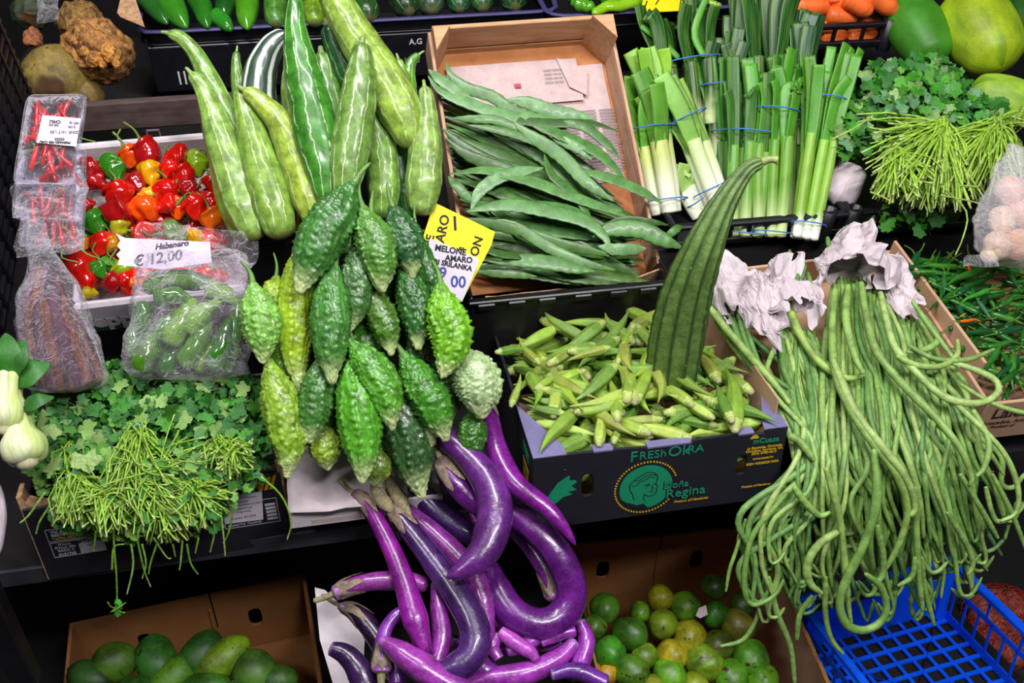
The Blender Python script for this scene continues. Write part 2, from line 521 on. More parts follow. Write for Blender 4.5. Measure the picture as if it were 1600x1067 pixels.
PALE = hx('#d9e3b0')
M = dict(
    gourd=skin('gourd_skin', 0.38, mott=(60, 0.55, 1.4), fine=200, stripes=(9, 0.065, hx('#dfe8c0'), 0.72), bump=(60, 0.25), coat=0.25, tip1=(hx('#8a8a48'), 0.955, 1.0)),
    gourd_dark=skin('dark_cucumber_skin', 0.35, mott=(60, 0.5, 1.4), stripes=(8, 0.07, hx('#a9c398'), 0.6), bump=(70, 0.3), coat=0.3, tip1=(hx('#6c6a40'), 0.96, 1.0)),
    gourd_white=skin('snake_gourd_skin', 0.4, jit=0.2, broken=False, mott=(30, 0.8, 1.2), stripes=(8, 0.26, hx('#dfe5dc'), 0.95), bump=(60, 0.2), coat=0.2),
    melon=skin('bitter_melon_skin', 0.34, mott=(60, 0.55, 1.3), tip1=(hx('#b9c98a'), 0.74, 1.0), bump=(170, 0.4), coat=0.2, peak=(hx('#86ad62'), 0.55)),
    stalk=skin('green_stalk', 0.5, mott=(60, 0.75, 1.25)),
    luffa=skin('ridged_gourd_skin', 0.5, mott=(45, 0.7, 1.3), bump=(150, 0.6), stripes=(10, 0.17, hx('#27421a'), 0.9), jit=0.15, broken=False, spots=(90, 0.68, hx('#7a8852'))),
    aubergine=skin('purple_aubergine_skin', 0.30, mott=(30, 0.45, 1.35), bump=(75, 0.55), coat=0.35, spots=(45, 0.755, hx('#b0703e')), tip0=(hx('#a070b4'), 0.0, 0.08), spec=0.6, rvar=.2),
    calyx=skin('aubergine_calyx', 0.75, mott=(60, 0.5, 1.4), bump=(80, 0.4)),
    okra=skin('okra_skin', 0.5, mott=(35, 0.75, 1.2), bump=(100, 0.2), tip0=(hx('#b9cc78'), 0.0, 0.06), spots=(70, 0.735, hx('#6a6030'))),
    cut=skin('okra_cut_end', 0.7, mott=(200, 0.6, 1.1)),
    flatbean=skin('flat_bean_skin', 0.42, mott=(45, 0.68, 1.25), bump=(90, 0.2), coat=0.10, sss=0.0),
    longbean=skin('long_bean_skin', 0.5, mott=(55, 0.62, 1.25), bump=(140, 0.25)),
    leek=skin('leek_stalk', 0.42, mott=(30, 0.88, 1.1), fibre=(36, hx('#dfe8b8'), 0.35), tip0=(hx('#e9efd4'), 0.14, 0.48)),
    leekleaf=skin('leek_leaf', 0.42, mott=(20, 0.8, 1.2), fibre=(26, hx('#86b04a'), 0.35)),
    leaf=skin('herb_leaf', 0.5, mott=(9, 0.6, 1.35), bump=(160, 0.3)),
    stem=skin('herb_stem', 0.5, mott=(110, 0.62, 1.4), tip1=(hx('#b8cc7c'), 0.88, 0.97)),
    pepper=skin('pepper_skin', 0.17, mott=(18, 0.72, 1.15), coat=0.6, bump=(30, 0.15)),
    chilli=skin('chilli_skin', 0.3, mott=(30, 0.7, 1.2), coat=0.3),
    mango=skin('mango_skin', 0.5, mott=(24, 0.35, 1.35), spots=(60, 0.67, hx('#2a2412')), coat=0.0, fine=140, bump=(120, 0.1)),
    plum=skin('golden_apple_skin', 0.4, mott=(34, 0.42, 1.35), spots=(60, 0.655, hx('#3a2210')), coat=0.0, fine=160, tip0=(hx('#4a2c14'), 0.03, 0.10), bump=(140, 0.15)),
    papaya=skin('papaya_skin', 0.5, mott=(12, 0.65, 1.25), spots=(50, 0.70, hx('#5a4a20')), coat=0.0, tip0=(hx('#6f9a1e'), 0.0, 0.25), fibre=(10, hx('#3f7d1c'), 0.55)),
    root=skin('celeriac_skin', 0.8, mott=(60, 0.25, 1.5), bump=(60, 1.0), spots=(40, 0.60, hx('#5a3716'))),
    turnip=skin('swede_skin', 0.65, mott=(40, 0.45, 1.3), bump=(60, 0.5), spots=(40, 0.66, hx('#3d2a12')), tip1=(hx('#4f3418'), 0.93, 0.97)),
    carrot=skin('carrot_skin', 0.42, mott=(30, 0.8, 1.15), bump=(60, 0.3), tip1=(hx('#a06a2a'), 0.97, 1.0)),
    bokchoy=skin('bok_choy_stalk', 0.38, mott=(20, 0.9, 1.08), fibre=(30, hx('#9dbb55'), 0.45)),
    garlic=skin('garlic_skin', 0.6, mott=(24, 0.75, 1.12), fibre=(14, hx('#b58f86'), 0.4)),
    card=board('brown_cardboard', hx('#9b6a38'), hx('#8a5c2e'), 6, (1, 1, 1), 0.85, 0.1, 0.25),
    card_light=board('pale_cardboard', hx('#c9a583'), hx('#b8926e'), 6, (1, 1, 1), 0.85, 0.1, 0.2),
    edge=board('torn_cardboard_edge', hx('#d3ad84'), hx('#a67c52'), 120, (1, 1, 1), 0.9, 0.5),
    wood=board('pine_board', hx('#cfa578'), hx('#b98a5e'), 10, (1.5, 10, 10), 0.75, 0.35, 0.4),
    wood_side=board('pine_board_side', hx('#cfa888'), hx('#b48c6c'), 10, (12, 1.5, 12), 0.75, 0.35, 0.35),
    orange_card=board('orange_brown_card', hx('#c98a55'), hx('#b97642'), 20, (1, 1, 1), 0.85, 0.2, 0.4),
    black=board('black_plastic', hx('#17171c'), hx('#0e0e12'), 20, (1, 1, 1), 0.36, 0.15),
    blackcard=board('black_printed_card', hx('#1d1e27'), hx('#171821'), 20, (1, 1, 1), 0.6, 0.08),
    flap=board('grey_violet_card_flap', hx('#77749a'), hx('#67648c'), 20, (1, 1, 1), 0.6, 0.08),
    dark=board('shadowed_dark_board', hx('#161214'), hx('#0d0b0c'), 8, (1, 1, 1), 0.9, 0.2),  # shadow on the stall boards, put into their near-black colour
    shelf=board('grey_shelf_edge', hx('#3a3c44'), hx('#2c2e36'), 9, (1, 1, 1), 0.6, 0.2),
    oldwood=board('old_dark_plank', hx('#5b4a44'), hx('#41322e'), 9, (2, 8, 8), 0.85, 0.4, 0.4),
    foam=board('white_foam', hx('#dcd6d8'), hx('#cfc8cc'), 60, (1, 1, 1), 0.7, 0.2),
    paper=board('white_tissue_paper', hx('#d2c6c9'), hx('#c0b4b8'), 30, (1, 1, 1), 0.8, 0.3),
    newsprint=board('newspaper_sheet', hx('#c9b4b0'), hx('#bda7a3'), 60, (1, 1, 1), 0.85, 0.2),
    white=board('white_label', hx('#dcd5e0'), hx('#d2cad8'), 40, (1, 1, 1), 0.6, 0.05),
    yellow=board('yellow_card', hx('#f4ea1c'), hx('#eade14'), 40, (1, 1, 1), 0.5, 0.05, 0.12),
    ink_black=board('black_marker', hx('#101014'), hx('#15151a'), 40, (1, 1, 1), 0.6, 0),
    ink_blue=board('blue_biro', hx('#3c4a9a'), hx('#35428c'), 40, (1, 1, 1), 0.6, 0),
    ink_green=board('green_print', hx('#139468'), hx('#108a60'), 40, (1, 1, 1), 0.6, 0),
    ink_dgreen=board('dark_green_print', hx('#0f5a48'), hx('#0d5040'), 40, (1, 1, 1), 0.6, 0),
    ink_yellow=board('yellow_print', hx('#d8b01c'), hx('#cda616'), 40, (1, 1, 1), 0.6, 0),
    ink_white=board('white_print', hx('#c9c7cc'), hx('#bdbbc0'), 40, (1, 1, 1), 0.6, 0),
    ink_grey=board('grey_print', hx('#85797f'), hx('#7a6e74'), 40, (1, 1, 1), 0.6, 0),
    ink_red=board('red_print', hx('#b84b52'), hx('#ad434a'), 40, (1, 1, 1), 0.6, 0),
    ink_brown=board('brown_print', hx('#4a3024'), hx('#42291f'), 40, (1, 1, 1), 0.6, 0),
    blue=board('blue_plastic', hx('#0a62ff'), hx('#0858f2'), 30, (1, 1, 1), 0.38, 0.08),
    band=board('blue_rubber_band', hx('#3f7fd0'), hx('#3572c2'), 30, (1, 1, 1), 0.5, 0),
    rednet=board('red_net', hx('#b02c14'), hx('#8a1f0e'), 90, (1, 1, 1), 0.6, 0.3),
    sheen_rim=board('black_rim_lilac_sheen', hx('#4c4a78'), hx('#413f6a'), 30, (1, 1, 1), 0.4, 0.1),  # lilac sheen on the black tray rim, put into its colour
    floor=board('dark_floor', hx('#191514'), hx('#0d0b0b'), 4, (1, 1, 1), 0.8, 0.3),
    film=film('clear_bag_film'),
    film_thick=film('clear_tray_plastic', (0.93, 0.92, 0.98, 1), 0.03, 25, 0.08),
    film_net=film('cloudy_bag_film', (0.95, 0.93, 0.93, 1), 0.16, 60, 0.2),
)

# ---------------------------------------------------------------- the setting
def slab(name, fr, x0, x1, y0, y1, z0, z1, mat, b=0.002):
    m = np.array(fr.M())
    put(name, xf(box(x0, x1, y0, y1, z0, z1, b), m), mat, smooth=False, kind='structure')


STALL = Fr(440, 835, 1.46, 10.5, 0)
put('floor', box(-4, 5, -1.5, 5, -0.05, 0), M['floor'], smooth=False, kind='structure')
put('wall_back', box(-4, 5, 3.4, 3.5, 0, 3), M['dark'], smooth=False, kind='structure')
# tiers of the stall: treads and risers
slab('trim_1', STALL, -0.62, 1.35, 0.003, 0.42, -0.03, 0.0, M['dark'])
slab('trim_8', STALL, -0.62, 1.35, -0.003, 0.003, -0.032, 0.001, M['shelf'])         # middle tread
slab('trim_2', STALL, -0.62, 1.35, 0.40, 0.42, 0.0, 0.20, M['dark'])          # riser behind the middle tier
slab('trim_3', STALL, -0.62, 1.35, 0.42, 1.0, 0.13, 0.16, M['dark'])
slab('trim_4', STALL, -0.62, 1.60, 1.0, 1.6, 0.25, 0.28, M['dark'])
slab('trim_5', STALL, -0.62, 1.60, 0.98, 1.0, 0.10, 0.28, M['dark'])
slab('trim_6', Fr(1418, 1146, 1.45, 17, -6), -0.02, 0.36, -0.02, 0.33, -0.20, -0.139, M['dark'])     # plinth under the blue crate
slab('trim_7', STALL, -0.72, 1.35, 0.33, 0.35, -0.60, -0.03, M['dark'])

BOX = {}


def open_box(key, name, label, cat, fr, mats, t=0.006, skip='', part='side_panel', group=None):
    w, l, h = fr.w, fr.l, fr.h
    r = thing(name, label, cat, fr.M(), group)
    BOX[key] = (r, fr)
    sides = dict(f=(0, w, 0, t, -h, 0), b=(0, w, l - t, l, -h, 0), l=(0, t, t, l - t, -h, 0), r=(w - t, w, t, l - t, -h, 0), d=(t, w - t, t, l - t, -h, -h + t))
    for k, a in sides.items():
        if k in skip: continue
        put({'f': 'front_panel', 'b': 'back_panel', 'l': part, 'r': part, 'd': 'bottom'}[k], box(*a, min(t, 0.002)), mats.get(k, mats['*']), r, world=False, smooth=False)
    return r


def on_front(r, name, g, mat, u, v, ang=0.0, off=0.0006, **k):
    return put(name, xf(g, np.array(face_M(None, u, v, ang, off))), mat, r, world=False, smooth=False, **k)


# ---- okra box
f = Fr(833, 717, 1.33, 10.6, -2, 0.376, 0.33, 0.135)
r = thing('okra_box', 'black cardboard box printed FRESH OKRA in green, full of okra pods', 'box', f.M()); BOX['okra'] = (r, f)
w, l, h, t = f.w, f.l, f.h, 0.005
# front with two hand slots, top edge notched
def notch(x): return -0.006 if 0.105 < x < 0.335 else 0
out = [(0, -h), (w, -h), (w, 0), (0.345, 0), (0.342, -0.008), (0.30, -0.008), (0.298, -0.002), (0.235, -0.004), (0.23, -0.010), (0.17, -0.012), (0.165, -0.006), (0.11, -0.002), (0.0, 0)]
slots = [oval(0.080, -0.062, 0.009, 0.021, 18, 3.5), oval(0.313, -0.062, 0.008, 0.019, 18, 3.5)]
def wallM(off): return Matrix.Translation((0, off, 0)) @ Matrix.Rotation(PI / 2, 4, 'X')
put('front_panel', xf(plate(out, slots, t), np.array(wallM(t / 2))), M['blackcard'], r, world=False, smooth=False)
put('back_panel', box(0, w, l - t, l, -h, 0.0, 0.001), M['blackcard'], r, world=False, smooth=False)
put('bottom', box(t, w - t, t, l - t, -h, -h + t, 0.001), M['card_light'], r, world=False, smooth=False)
put('side_panel', box(0, t, t, l - t, -h, 0, 0.001), M['blackcard'], r, world=False, smooth=False)
put('side_panel', box(w - t, w, t, l - t, -h, 0, 0.001), M['card_light'], r, world=False, smooth=False, label='bare brown side panel')
put('liner_panel', box(w - t - 0.003, w - t - 0.0005, 0.028, l - 0.005, -h + 0.01, 0.030, 0.001), M['card_light'], r, world=False, smooth=False, label='bare brown inner card standing above the rim')
# folded rim flaps, violet grey
put('corner_flap', (np.array([(0, 0, .001), (0.048, 0, .001), (0.046, 0.022, .001), (0.012, 0.10, .001), (0, 0.13, .001), (0, 0, -.001), (0.048, 0, -.001), (0.046, 0.022, -.001), (0.012, 0.10, -.001), (0, 0.13, -.001)]),
    [(0, 1, 2, 3, 4), (9, 8, 7, 6, 5), (0, 5, 6, 1), (1, 6, 7, 2), (2, 7, 8, 3), (3, 8, 9, 4), (4, 9, 5, 0)]), M['flap'], r, world=False, smooth=False)
put('corner_flap', (np.array([(w, 0, .001), (w, 0.10, .001), (w - .012, 0.07, .001), (w - 0.034, 0.012, .001), (w - .036, 0, .001), (w, 0, -.001), (w, 0.10, -.001), (w - .012, 0.07, -.001), (w - 0.034, 0.012, -.001), (w - .036, 0, -.001)]),
    [(0, 1, 2, 3, 4), (9, 8, 7, 6, 5), (0, 5, 6, 1), (1, 6, 7, 2), (2, 7, 8, 3), (3, 8, 9, 4), (4, 9, 5, 0)]), M['flap'], r, world=False, smooth=False)
for a, b_, z in ((0.086, 0.115, 0.0), (0.165, 0.23, -0.005), (0.30, 0.325, -0.002)):
    put('rim_fold', box(a, b_, -0.001, 0.013, z - 0.004, z + 0.001, 0.001), M['flap'], r, world=False, smooth=False)
# print
on_front(r, 'lettering', words('F', .026), M['ink_green'], 0.146, -0.020, label='green lettering FRESH OKRA')
on_front(r, 'lettering', words('RESh', .020), M['ink_green'], 0.174, -0.020)
on_front(r, 'lettering', words('Ok', .026), M['ink_green'], 0.213, -0.0195)
on_front(r, 'lettering', words('RA', .020), M['ink_green'], 0.238, -0.0195)
on_front(r, 'emblem', plate(oval(0, 0, .040, .041, 40), [], .0004), M['ink_green'], 0.168, -0.080, label='green oval emblem with a classical female bust')
on_front(r, 'emblem_bust', plate([(-.036, -.018), (-.026, -.026), (-.018, -.029), (-.012, -.033), (-.002, -.031), (.004, -.038), (.006, -.041), (-.004, -.0412), (-.016, -.038), (-.028, -.030)], [], .0004), M['blackcard'], 0.168, -0.080, off=.0009)
dots = [xf(plate(oval(0, 0, .00155, .00155, 8), [], .0004), np.array(Matrix.Translation((math.cos(a) * .0465, math.sin(a) * .0478, 0)))) for a in np.linspace(math.radians(20), math.radians(322), 52)]
on_front(r, 'dotted_ring', join(*dots), M['ink_yellow'], 0.168, -0.080, off=.0009, label='ring of yellow dots around the emblem')
def line_geo(pts, wd=.0009):
    return Tube([(x, y, 0) for x, y in pts], [wd, wd], (0, 0, 1), n=max(8, len(pts) * 5), squash=.3).geo(5, e0=0, e1=0)
bust = [[(-.012, -.024), (-.015, -.012), (-.019, -.004), (-.020, .006), (-.014, .014), (-.006, .020), (.004, .026), (.014, .025), (.021, .018), (.021, .010)],
        [(-.018, .004), (-.010, .004), (-.006, .009), (.002, .012), (.010, .017), (.018, .014)], [(-.014, .014), (-.006, .013), (.002, .019), (.012, .021), (.019, .019)],
        [(.021, .010), (.020, .003), (.023, -.004), (.021, -.006), (.022, -.012), (.019, -.018), (.010, -.020), (.003, -.015)], [(.003, -.015), (.003, -.024), (.006, -.029)],
        [(.004, .002), (.008, .004), (.011, .002), (.007, .001), (.004, .002)], [(.015, .002), (.018, .003), (.020, .001)], [(.014, .000), (.016, -.006), (.013, -.008)], [(.010, -.012), (.014, -.011), (.018, -.012)]]
on_front(r, 'emblem_lines', join(*[line_geo(q) for q in bust]), M['blackcard'], 0.163, -0.078, off=.0008)
on_front(r, 'lettering_outline', words('Doña', .0175, bold=.0011), M['blackcard'], 0.214, -0.082, off=.0014)
on_front(r, 'lettering_outline', words('Regina', .0235, bold=.0012), M['blackcard'], 0.230, -0.0985, off=.0014)
on_front(r, 'lettering', words('Doña', .0175), M['ink_green'], 0.214, -0.082, off=.0020)
on_front(r, 'lettering', words('Regina', .0235), M['ink_green'], 0.230, -0.0985, off=.0020, label='green lettering beside the emblem')
on_front(r, 'lettering', words('Product of Honduras', .0062, shear=.3), M['ink_yellow'], 0.240, -0.1165, off=.0010)
on_front(r, 'lettering', words('mCuasa', .0125, bold=.0002), M['ink_green'], 0.345, -0.020)
on_front(r, 'sun_mark', plate([(math.cos(a) * .0065, math.sin(a) * .0065) for a in np.linspace(0, PI, 14)], [], .0004), M['ink_yellow'], 0.3265, -0.014)
for i, s in enumerate(('La Esperanza, Choluteca,', 'Choluteca, Honduras, CA.', '(504) 2782-4215', 'www.cuasa.hn', 'GGN 4052852819450')):
    on_front(r, 'lettering', words(s, (.0054, .0054, .0058, .0056, .0056)[i], bold=.00008), M['ink_yellow'], 0.345, (-.032, -.0375, -.043, -.053, -.0625)[i])
on_front(r, 'lettering', words('Product of Honduras', .0054, shear=.3), M['ink_yellow'], 0.341, -0.106)
leafp = [(-.024, -.022), (-.014, -.004), (-.004, .012), (.010, .022), (.013, .023), (.013, .014), (.022, .013), (.024, .009), (.016, .004), (.020, -.001), (.024, -.005), (.010, -.007), (.018, -.012), (.004, -.016), (-.004, -.024), (-.014, -.030)]
on_front(r, 'printed_okra', plate(leafp, [], .0004), M['ink_green'], 0.040, -0.062, label='green printed okra pods')
for i, (z, mm) in enumerate(((-.02, 'ink_green'), (-.05, 'ink_yellow'), (-.07, 'ink_yellow'))):
    put('side_print', box(-0.0004, 0, 0.03, 0.07, z - 0.016, z, 0), M[mm], r, world=False, smooth=False)

# ---- coriander crate
f = Fr(33, 797, 1.33, 12.5, -1, 0.352, 0.26, 0.142)
r = open_box('cori', 'coriander_crate', 'black printed cardboard crate with white address panels, heaped with coriander', 'crate', f, {'*': M['blackcard'], 'd': M['card_light']}, t=.005)
for x0 in (-.002, f.w - .005):
    for y0 in (0.002, f.l - .03):
        put('corner_post', box(x0, x0 + .007, y0, y0 + .03, -f.h, .022, .001), M['edge'], r, world=False, smooth=False, label='torn bare cardboard corner')
tab = [(0, 0), (.014, .016), (.03, .008), (.05, .004), (.07, 0)]
put('corner_tab', xf(plate(tab + [(.07, -.004), (0, -.004)], [], .004), np.array(wallM(.008))), M['edge'], r, world=False, smooth=False)
put('corner_tab', xf(plate([(f.w - .03, 0), (f.w - .028, .008), (f.w, .014), (f.w, 0)], [], .004), np.array(wallM(.008))), M['edge'], r, world=False, smooth=False)
put('side_edge', box(f.w - .004, f.w + .001, .03, f.l - .03, -.004, .004, .001), M['edge'], r, world=False, smooth=False)
def frame_print(x0, x1, y0, y1, mat, th=.0009):
    return plate(rect(x0, x1, y0, y1), [list(reversed(rect(x0 + th, x1 - th, y0 + th, y1 - th)))], .0004)
on_front(r, 'printed_frame', frame_print(-.036, .036, -.012, .012, 0), M['ink_white'], .055, -.055)
on_front(r, 'lettering', words('Via dei Campi, 28', .0080, bold=.0002, align='LEFT'), M['ink_white'], .025, -.049)
on_front(r, 'lettering', words('96018 PACHINO (SR)', .0076, bold=.0003, align='LEFT'), M['ink_white'], .025, -.0555)
on_front(r, 'lettering', words('Tel/Fax 0931 591838', .0062, bold=.0001, align='LEFT'), M['ink_yellow'], .025, -.0622)
on_front(r, 'printed_frame', frame_print(-.036, .036, -.0145, .0145, 0), M['ink_white'], .055, -.0835)
on_front(r, 'printed_field', plate(rect(0, .034, -.014, .006), [], .0004), M['ink_white'], .056, -.0835)
on_front(r, 'lettering', words('ITALIA\nITALIA (SR)\nRACC. C', .0058, bold=.0001), M['ink_white'], .038, -.0805)
on_front(r, 'lettering', words('0101743', .0068, bold=.0002), M['ink_white'], .038, -.094)
on_front(r, 'lettering', words('CAT.\nPESO NETTO', .0042), M['ink_white'], .073, -.0735)
on_front(r, 'lettering', words('10010', .005), M['ink_grey'], .073, -.082, off=.001)
on_front(r, 'logo_ring', plate(oval(0, 0, .016, .014, 28), [list(reversed(oval(0, 0, .0148, .0128, 28)))], .0004), M['ink_white'], .050, -.024, label='white oval ring with a script monogram')
on_front(r, 'monogram', words('JNG', .013, shear=.35, bold=.0004, spacing=.8), M['ink_white'], .050, -.024)
on_front(r, 'printed_oval', plate(oval(0, 0, .040, .022, 30), [], .0004), M['ink_yellow'], .188, -.080, label='yellow printed oval half covered by stems')
on_front(r, 'lettering', words('MILLI', .012), M['blackcard'], .183, -.075, off=.001)
on_front(r, 'script_mark', words('Mil', .034, shear=.4, bold=.0010), M['ink_yellow'], .318, -.018, ang=.05)
on_front(r, 'printed_frame', frame_print(-.040, .040, -.024, .024, 0), M['ink_white'], .300, -.070)
on_front(r, 'lettering', words('PRODOTTO  ITALIANO', .0046, align='LEFT'), M['ink_white'], .264, -.089)
on_front(r, 'printed_grid', join(*[plate(rect(.021, .036, y, y + .0045), [], .0004) for y in (-.018, -.011, -.004, .003, .010)]), M['ink_white'], .301, -.070)
on_front(r, 'paper_label', plate([(-.031, -.026), (.024, -.028), (.030, .027), (-.027, .030)], [], .0006), M['white'], .292, -.056, off=.002, label='white paper lot label')
on_front(r, 'lettering', words('Lotto A1254', .0066), M['ink_grey'], .290, -.073, off=.0026)
for i in range(5):
    on_front(r, 'lettering', words(('ORTOFRUTTA ITALIANA', 'Prezzemolo', 'COD. PRODUTTORE 217/1994', 'Categoria Prima', 'Origine Italia')[i], .0040), M['ink_grey'], .291, -.036 - i * .0065, off=.0026)

# ---- wooden flat bean crate
f = Fr(731, 446, 1.58, 12.5, 42, 0.335, 0.465, 0.07)
r = thing('wooden_crate', 'pine crate lined with newspaper holding the flat green beans', 'crate', f.M()); BOX['wood'] = (r, f)
w, l, h = f.w, f.l, f.h
put('side_board', box(0, .006, .0, l, -h, .0, .001), M['wood_side'], r, world=False, smooth=False)
put('side_board', box(w - .006, w, .0, l, -h, .0, .001), M['wood_side'], r, world=False, smooth=False)
put('end_board', box(.006, w - .006, l - .008, l, -.045, .02, .001), M['wood'], r, world=False, smooth=False, label='upper pine end board')
put('end_board', box(.006, w - .006, l - .008, l, -h, -.05, .001), M['wood'], r, world=False, smooth=False)
def post(x0, x1):
    a = abs(x1 - x0)
    v = np.array([(x0, l - .008, -h), (x1, l - .008, -h), (x0, l - .008 - .045, -h), (x0, l - .008, .032), (x1, l - .008, .032), (x0, l - .008 - .045, .030)])
    fcs = [(0, 1, 4, 3), (1, 2, 5, 4), (2, 0, 3, 5), (3, 4, 5), (0, 2, 1)]
    return v, (fcs if x1 < x0 else [tuple(reversed(q)) for q in fcs])
put('corner_post', post(.006, .036), M['wood'], r, world=False, smooth=False)
put('corner_post', post(w - .006, w - .044), M['wood'], r, world=False, smooth=False)
put('bottom', box(.006, w - .006, 0, l - .008, -h, -h + .004, 0), M['orange_card'], r, world=False, smooth=False, label='orange brown card floor')
lip = [(0.02, -.045), (.335, -.05), (.345, -.002), (.338, .012), (.30, -.006), (.27, -.010), (.23, -.014), (.19, -.012), (.14, -.016), (.09, -.014), (.05, -.016), (.03, -.012)]
put('card_lip', xf(plate(lip, [], .003), np.array(Matrix.Translation((0, -.012, -.012)) @ Matrix.Rotation(math.radians(70), 4, 'X'))), M['edge'], r, world=False, smooth=False, label='torn cardboard lip along the front')
# newspaper, own thing, lying on the card floor up to the end board
def sheet(x0, x1, y0, y1, nx, ny, z, amp, seed, fold=None):
    X, Y = np.meshgrid(np.linspace(x0, x1, nx), np.linspace(y0, y1, ny))
    v = np.stack([X, Y, np.full_like(X, z)], -1).reshape(-1, 3)
    d = wob(v, 18, amp, seed); v[:, 2] = d[:, 2]
    F = [(j * nx + i, j * nx + i + 1, (j + 1) * nx + i + 1, (j + 1) * nx + i) for j in range(ny - 1) for i in range(nx - 1)]
    return v, F
np_ = thing('newspaper', 'folded newspaper sheet lining the top of the pine crate', 'newspaper', f.M(0, 0, -h + .004))
put('page', sheet(.012, w - .012, .18, l - .052, 16, 14, .004, .0015, 3), M['newsprint'], np_, world=False)
put('folded_page', (lambda g: (g[0] + np.array([0, 0, 0.006]), g[1]))(sheet(.03, w - .062, l - .125, l - .04, 12, 6, .004, .0015, 5)), M['newsprint'], np_, world=False)
dog = np.array([(w - .10, l - .038, .0135), (w - .045, l - .066, .0138), (w - .055, l - .118, .0138), (w - .085, l - .10, .0165)])
put('folded_corner', (np.vstack([dog, dog - [0, 0, .002]]), [(0, 2, 1), (0, 3, 2), (0, 1, 3), (1, 2, 3), (4, 5, 6), (4, 6, 7)]), M['newsprint'], np_, world=False, smooth=False)
for i, (x, y, n, s) in enumerate(((.245, l - .062, 24, .0055), (.245, l - .070, 22, .0055), (.245, l - .078, 26, .0055), (.245, l - .086, 20, .0055))):
    put('print_line', xf(words('notizie mercato ' * 1, s), np.array(Matrix.Translation((x - .02, y, .0145)))), M['ink_grey'], np_, world=False, smooth=False)
put('red_mark', xf(plate(rect(-.006, .006, -.004, .004), [], .0004), np.array(Matrix.Translation((.155, l - .088, .014)))), M['ink_red'], np_, world=False, smooth=False)
put('red_mark', xf(words('sud', .008), np.array(Matrix.Translation((.105, l - .094, .014)))), M['ink_red'], np_, world=False, smooth=False)
cols = []
for cx in (.225, .262, .298):
    for k in range(20):
        cols.append(box(cx, cx + .030 - .006 * ((k * 7) % 5 == 0), .20 + k * .0062, .2022 + k * .0062, .0085, .0087))
put('text_columns', join(*cols), M['ink_grey'], np_, world=False, smooth=False, kind='stuff')

# ---- cardboard fruit boxes at the bottom
def fruit_box(key, name, label, fr, holes, seam, mats):
    w, l, h = fr.w, fr.l, fr.h
    t = .006
    r = thing(name, label, 'box', fr.M()); BOX[key] = (r, fr)
    hs = [oval(x, z, .0125, .024, 20, 3.2) for x, z in holes]
    put('back_panel', xf(plate([(0, -h), (w, -h), (w, 0), (seam + .0015, 0.0), (seam + .0015, -h * .55), (seam - .0015, -h * .55), (seam - .0015, 0), (0, 0)], hs, t), np.array(wallM(l - t / 2))), mats[0], r, world=False, smooth=False)
    put('side_panel', box(0, t, 0, l - t, -h, 0, .001), mats[0], r, world=False, smooth=False)
    put('side_panel', box(w - t, w, 0, l - t, -h, 0, .001), mats[1], r, world=False, smooth=False)
    put('front_panel', box(t, w - t, 0, t, -h, -.0, .001), mats[0], r, world=False, smooth=False)
    put('bottom', box(t, w - t, t, l - t, -h, -h + t, .001), mats[0], r, world=False, smooth=False)
    put('torn_edge', join(*[box(w - t - .0005, w + .0005, a, a + .02, 0, .0012 + .001 * (i % 3), 0) for i, a in enumerate(np.arange(0, l - .02, .02))]), M['card'], r, world=False, smooth=False)
    put('inner_flap', box(w * .56, seam - .004, l - t - .004, l - t, -h, -.035, .001), mats[0], r, world=False, smooth=False)
    return r
fruit_box('mango', 'mango_box', 'brown cardboard box with hand holes holding green mangoes', Fr(84, 1218, 1.486, 16.5, 0, .42, .31, .175), [(.113, -.088), (.315, -.086)], .244, (M['card'], M['card']))
fruit_box('guava', 'golden_apple_box', 'brown cardboard box with hand holes holding small round green fruit', Fr(953, 1127, 1.5, 7.5, 1, .368, .37, .24), [(.070, -.078), (.255, -.074)], .178, (M['card'], M['card_light']))
# inner partition seen at the left of the round fruit
# ---- blue crate
f = Fr(1418, 1146, 1.45, 17, -6, .318, .30, .135)
r = thing('blue_crate', 'empty bright blue plastic crate with lattice floor at the lower right', 'crate', f.M()); BOX['blue'] = (r, f)
w, l, h = f.w, f.l, f.h
def lattice_wall(w, h, n, rim, low, bw=.005):
    pcs = [(0, w, -rim, 0), (0, w, -h, -h + low)]
    step = (w - .02) / n
    for i in range(n + 1): pcs.append((.01 + i * step - bw / 2, .01 + i * step + bw / 2, -h + low, -rim))
    return pcs
put('rim', join(box(-.008, w + .008, l - .005, l + .008, -.014, 0, .003), box(-.008, .006, -.002, l + .004, -.014, 0, .003), box(w - .006, w + .010, -.002, l + .004, -.014, 0, .003), box(-.008, w + .008, -.008, .006, -.014, 0, .003)), M['blue'], r, world=False, smooth=False)
put('back_panel', join(box(0, w, l - .003, l, -h, -.045, .001), *[box(x, x + .004, l - .004, l, -.046, -.011, .001) for x in (.05, .11, .17, .23)], box(0.215, .25, l - .004, l, -h, -.002, .001)), M['blue'], r, world=False, smooth=False)
for k, x in enumerate((0.0, w - .003)):
    pcs = [box(x, x + .003, 0, l, -.058, -.045, .001), box(x, x + .003, 0, l, -h, -h + .022, .001)]
    for j in range(9):
        pcs.append(box(x, x + .003, .02 + j * .031, .026 + j * .031, -h + .02, -.05, .001))
    for j in range(4):
        pcs.append(box(x, x + .003, .03 + j * .08, .036 + j * .08, -.05, -.01, .001))
    put('side_panel', join(*pcs), M['blue'], r, world=False, smooth=False)
for x, y in ((0, 0), (w - .022, 0), (0, l - .022), (w - .022, l - .022)):
    put('corner_post', box(x, x + .022, y, y + .022, -h, -.001, .004), M['blue'], r, world=False, smooth=False)
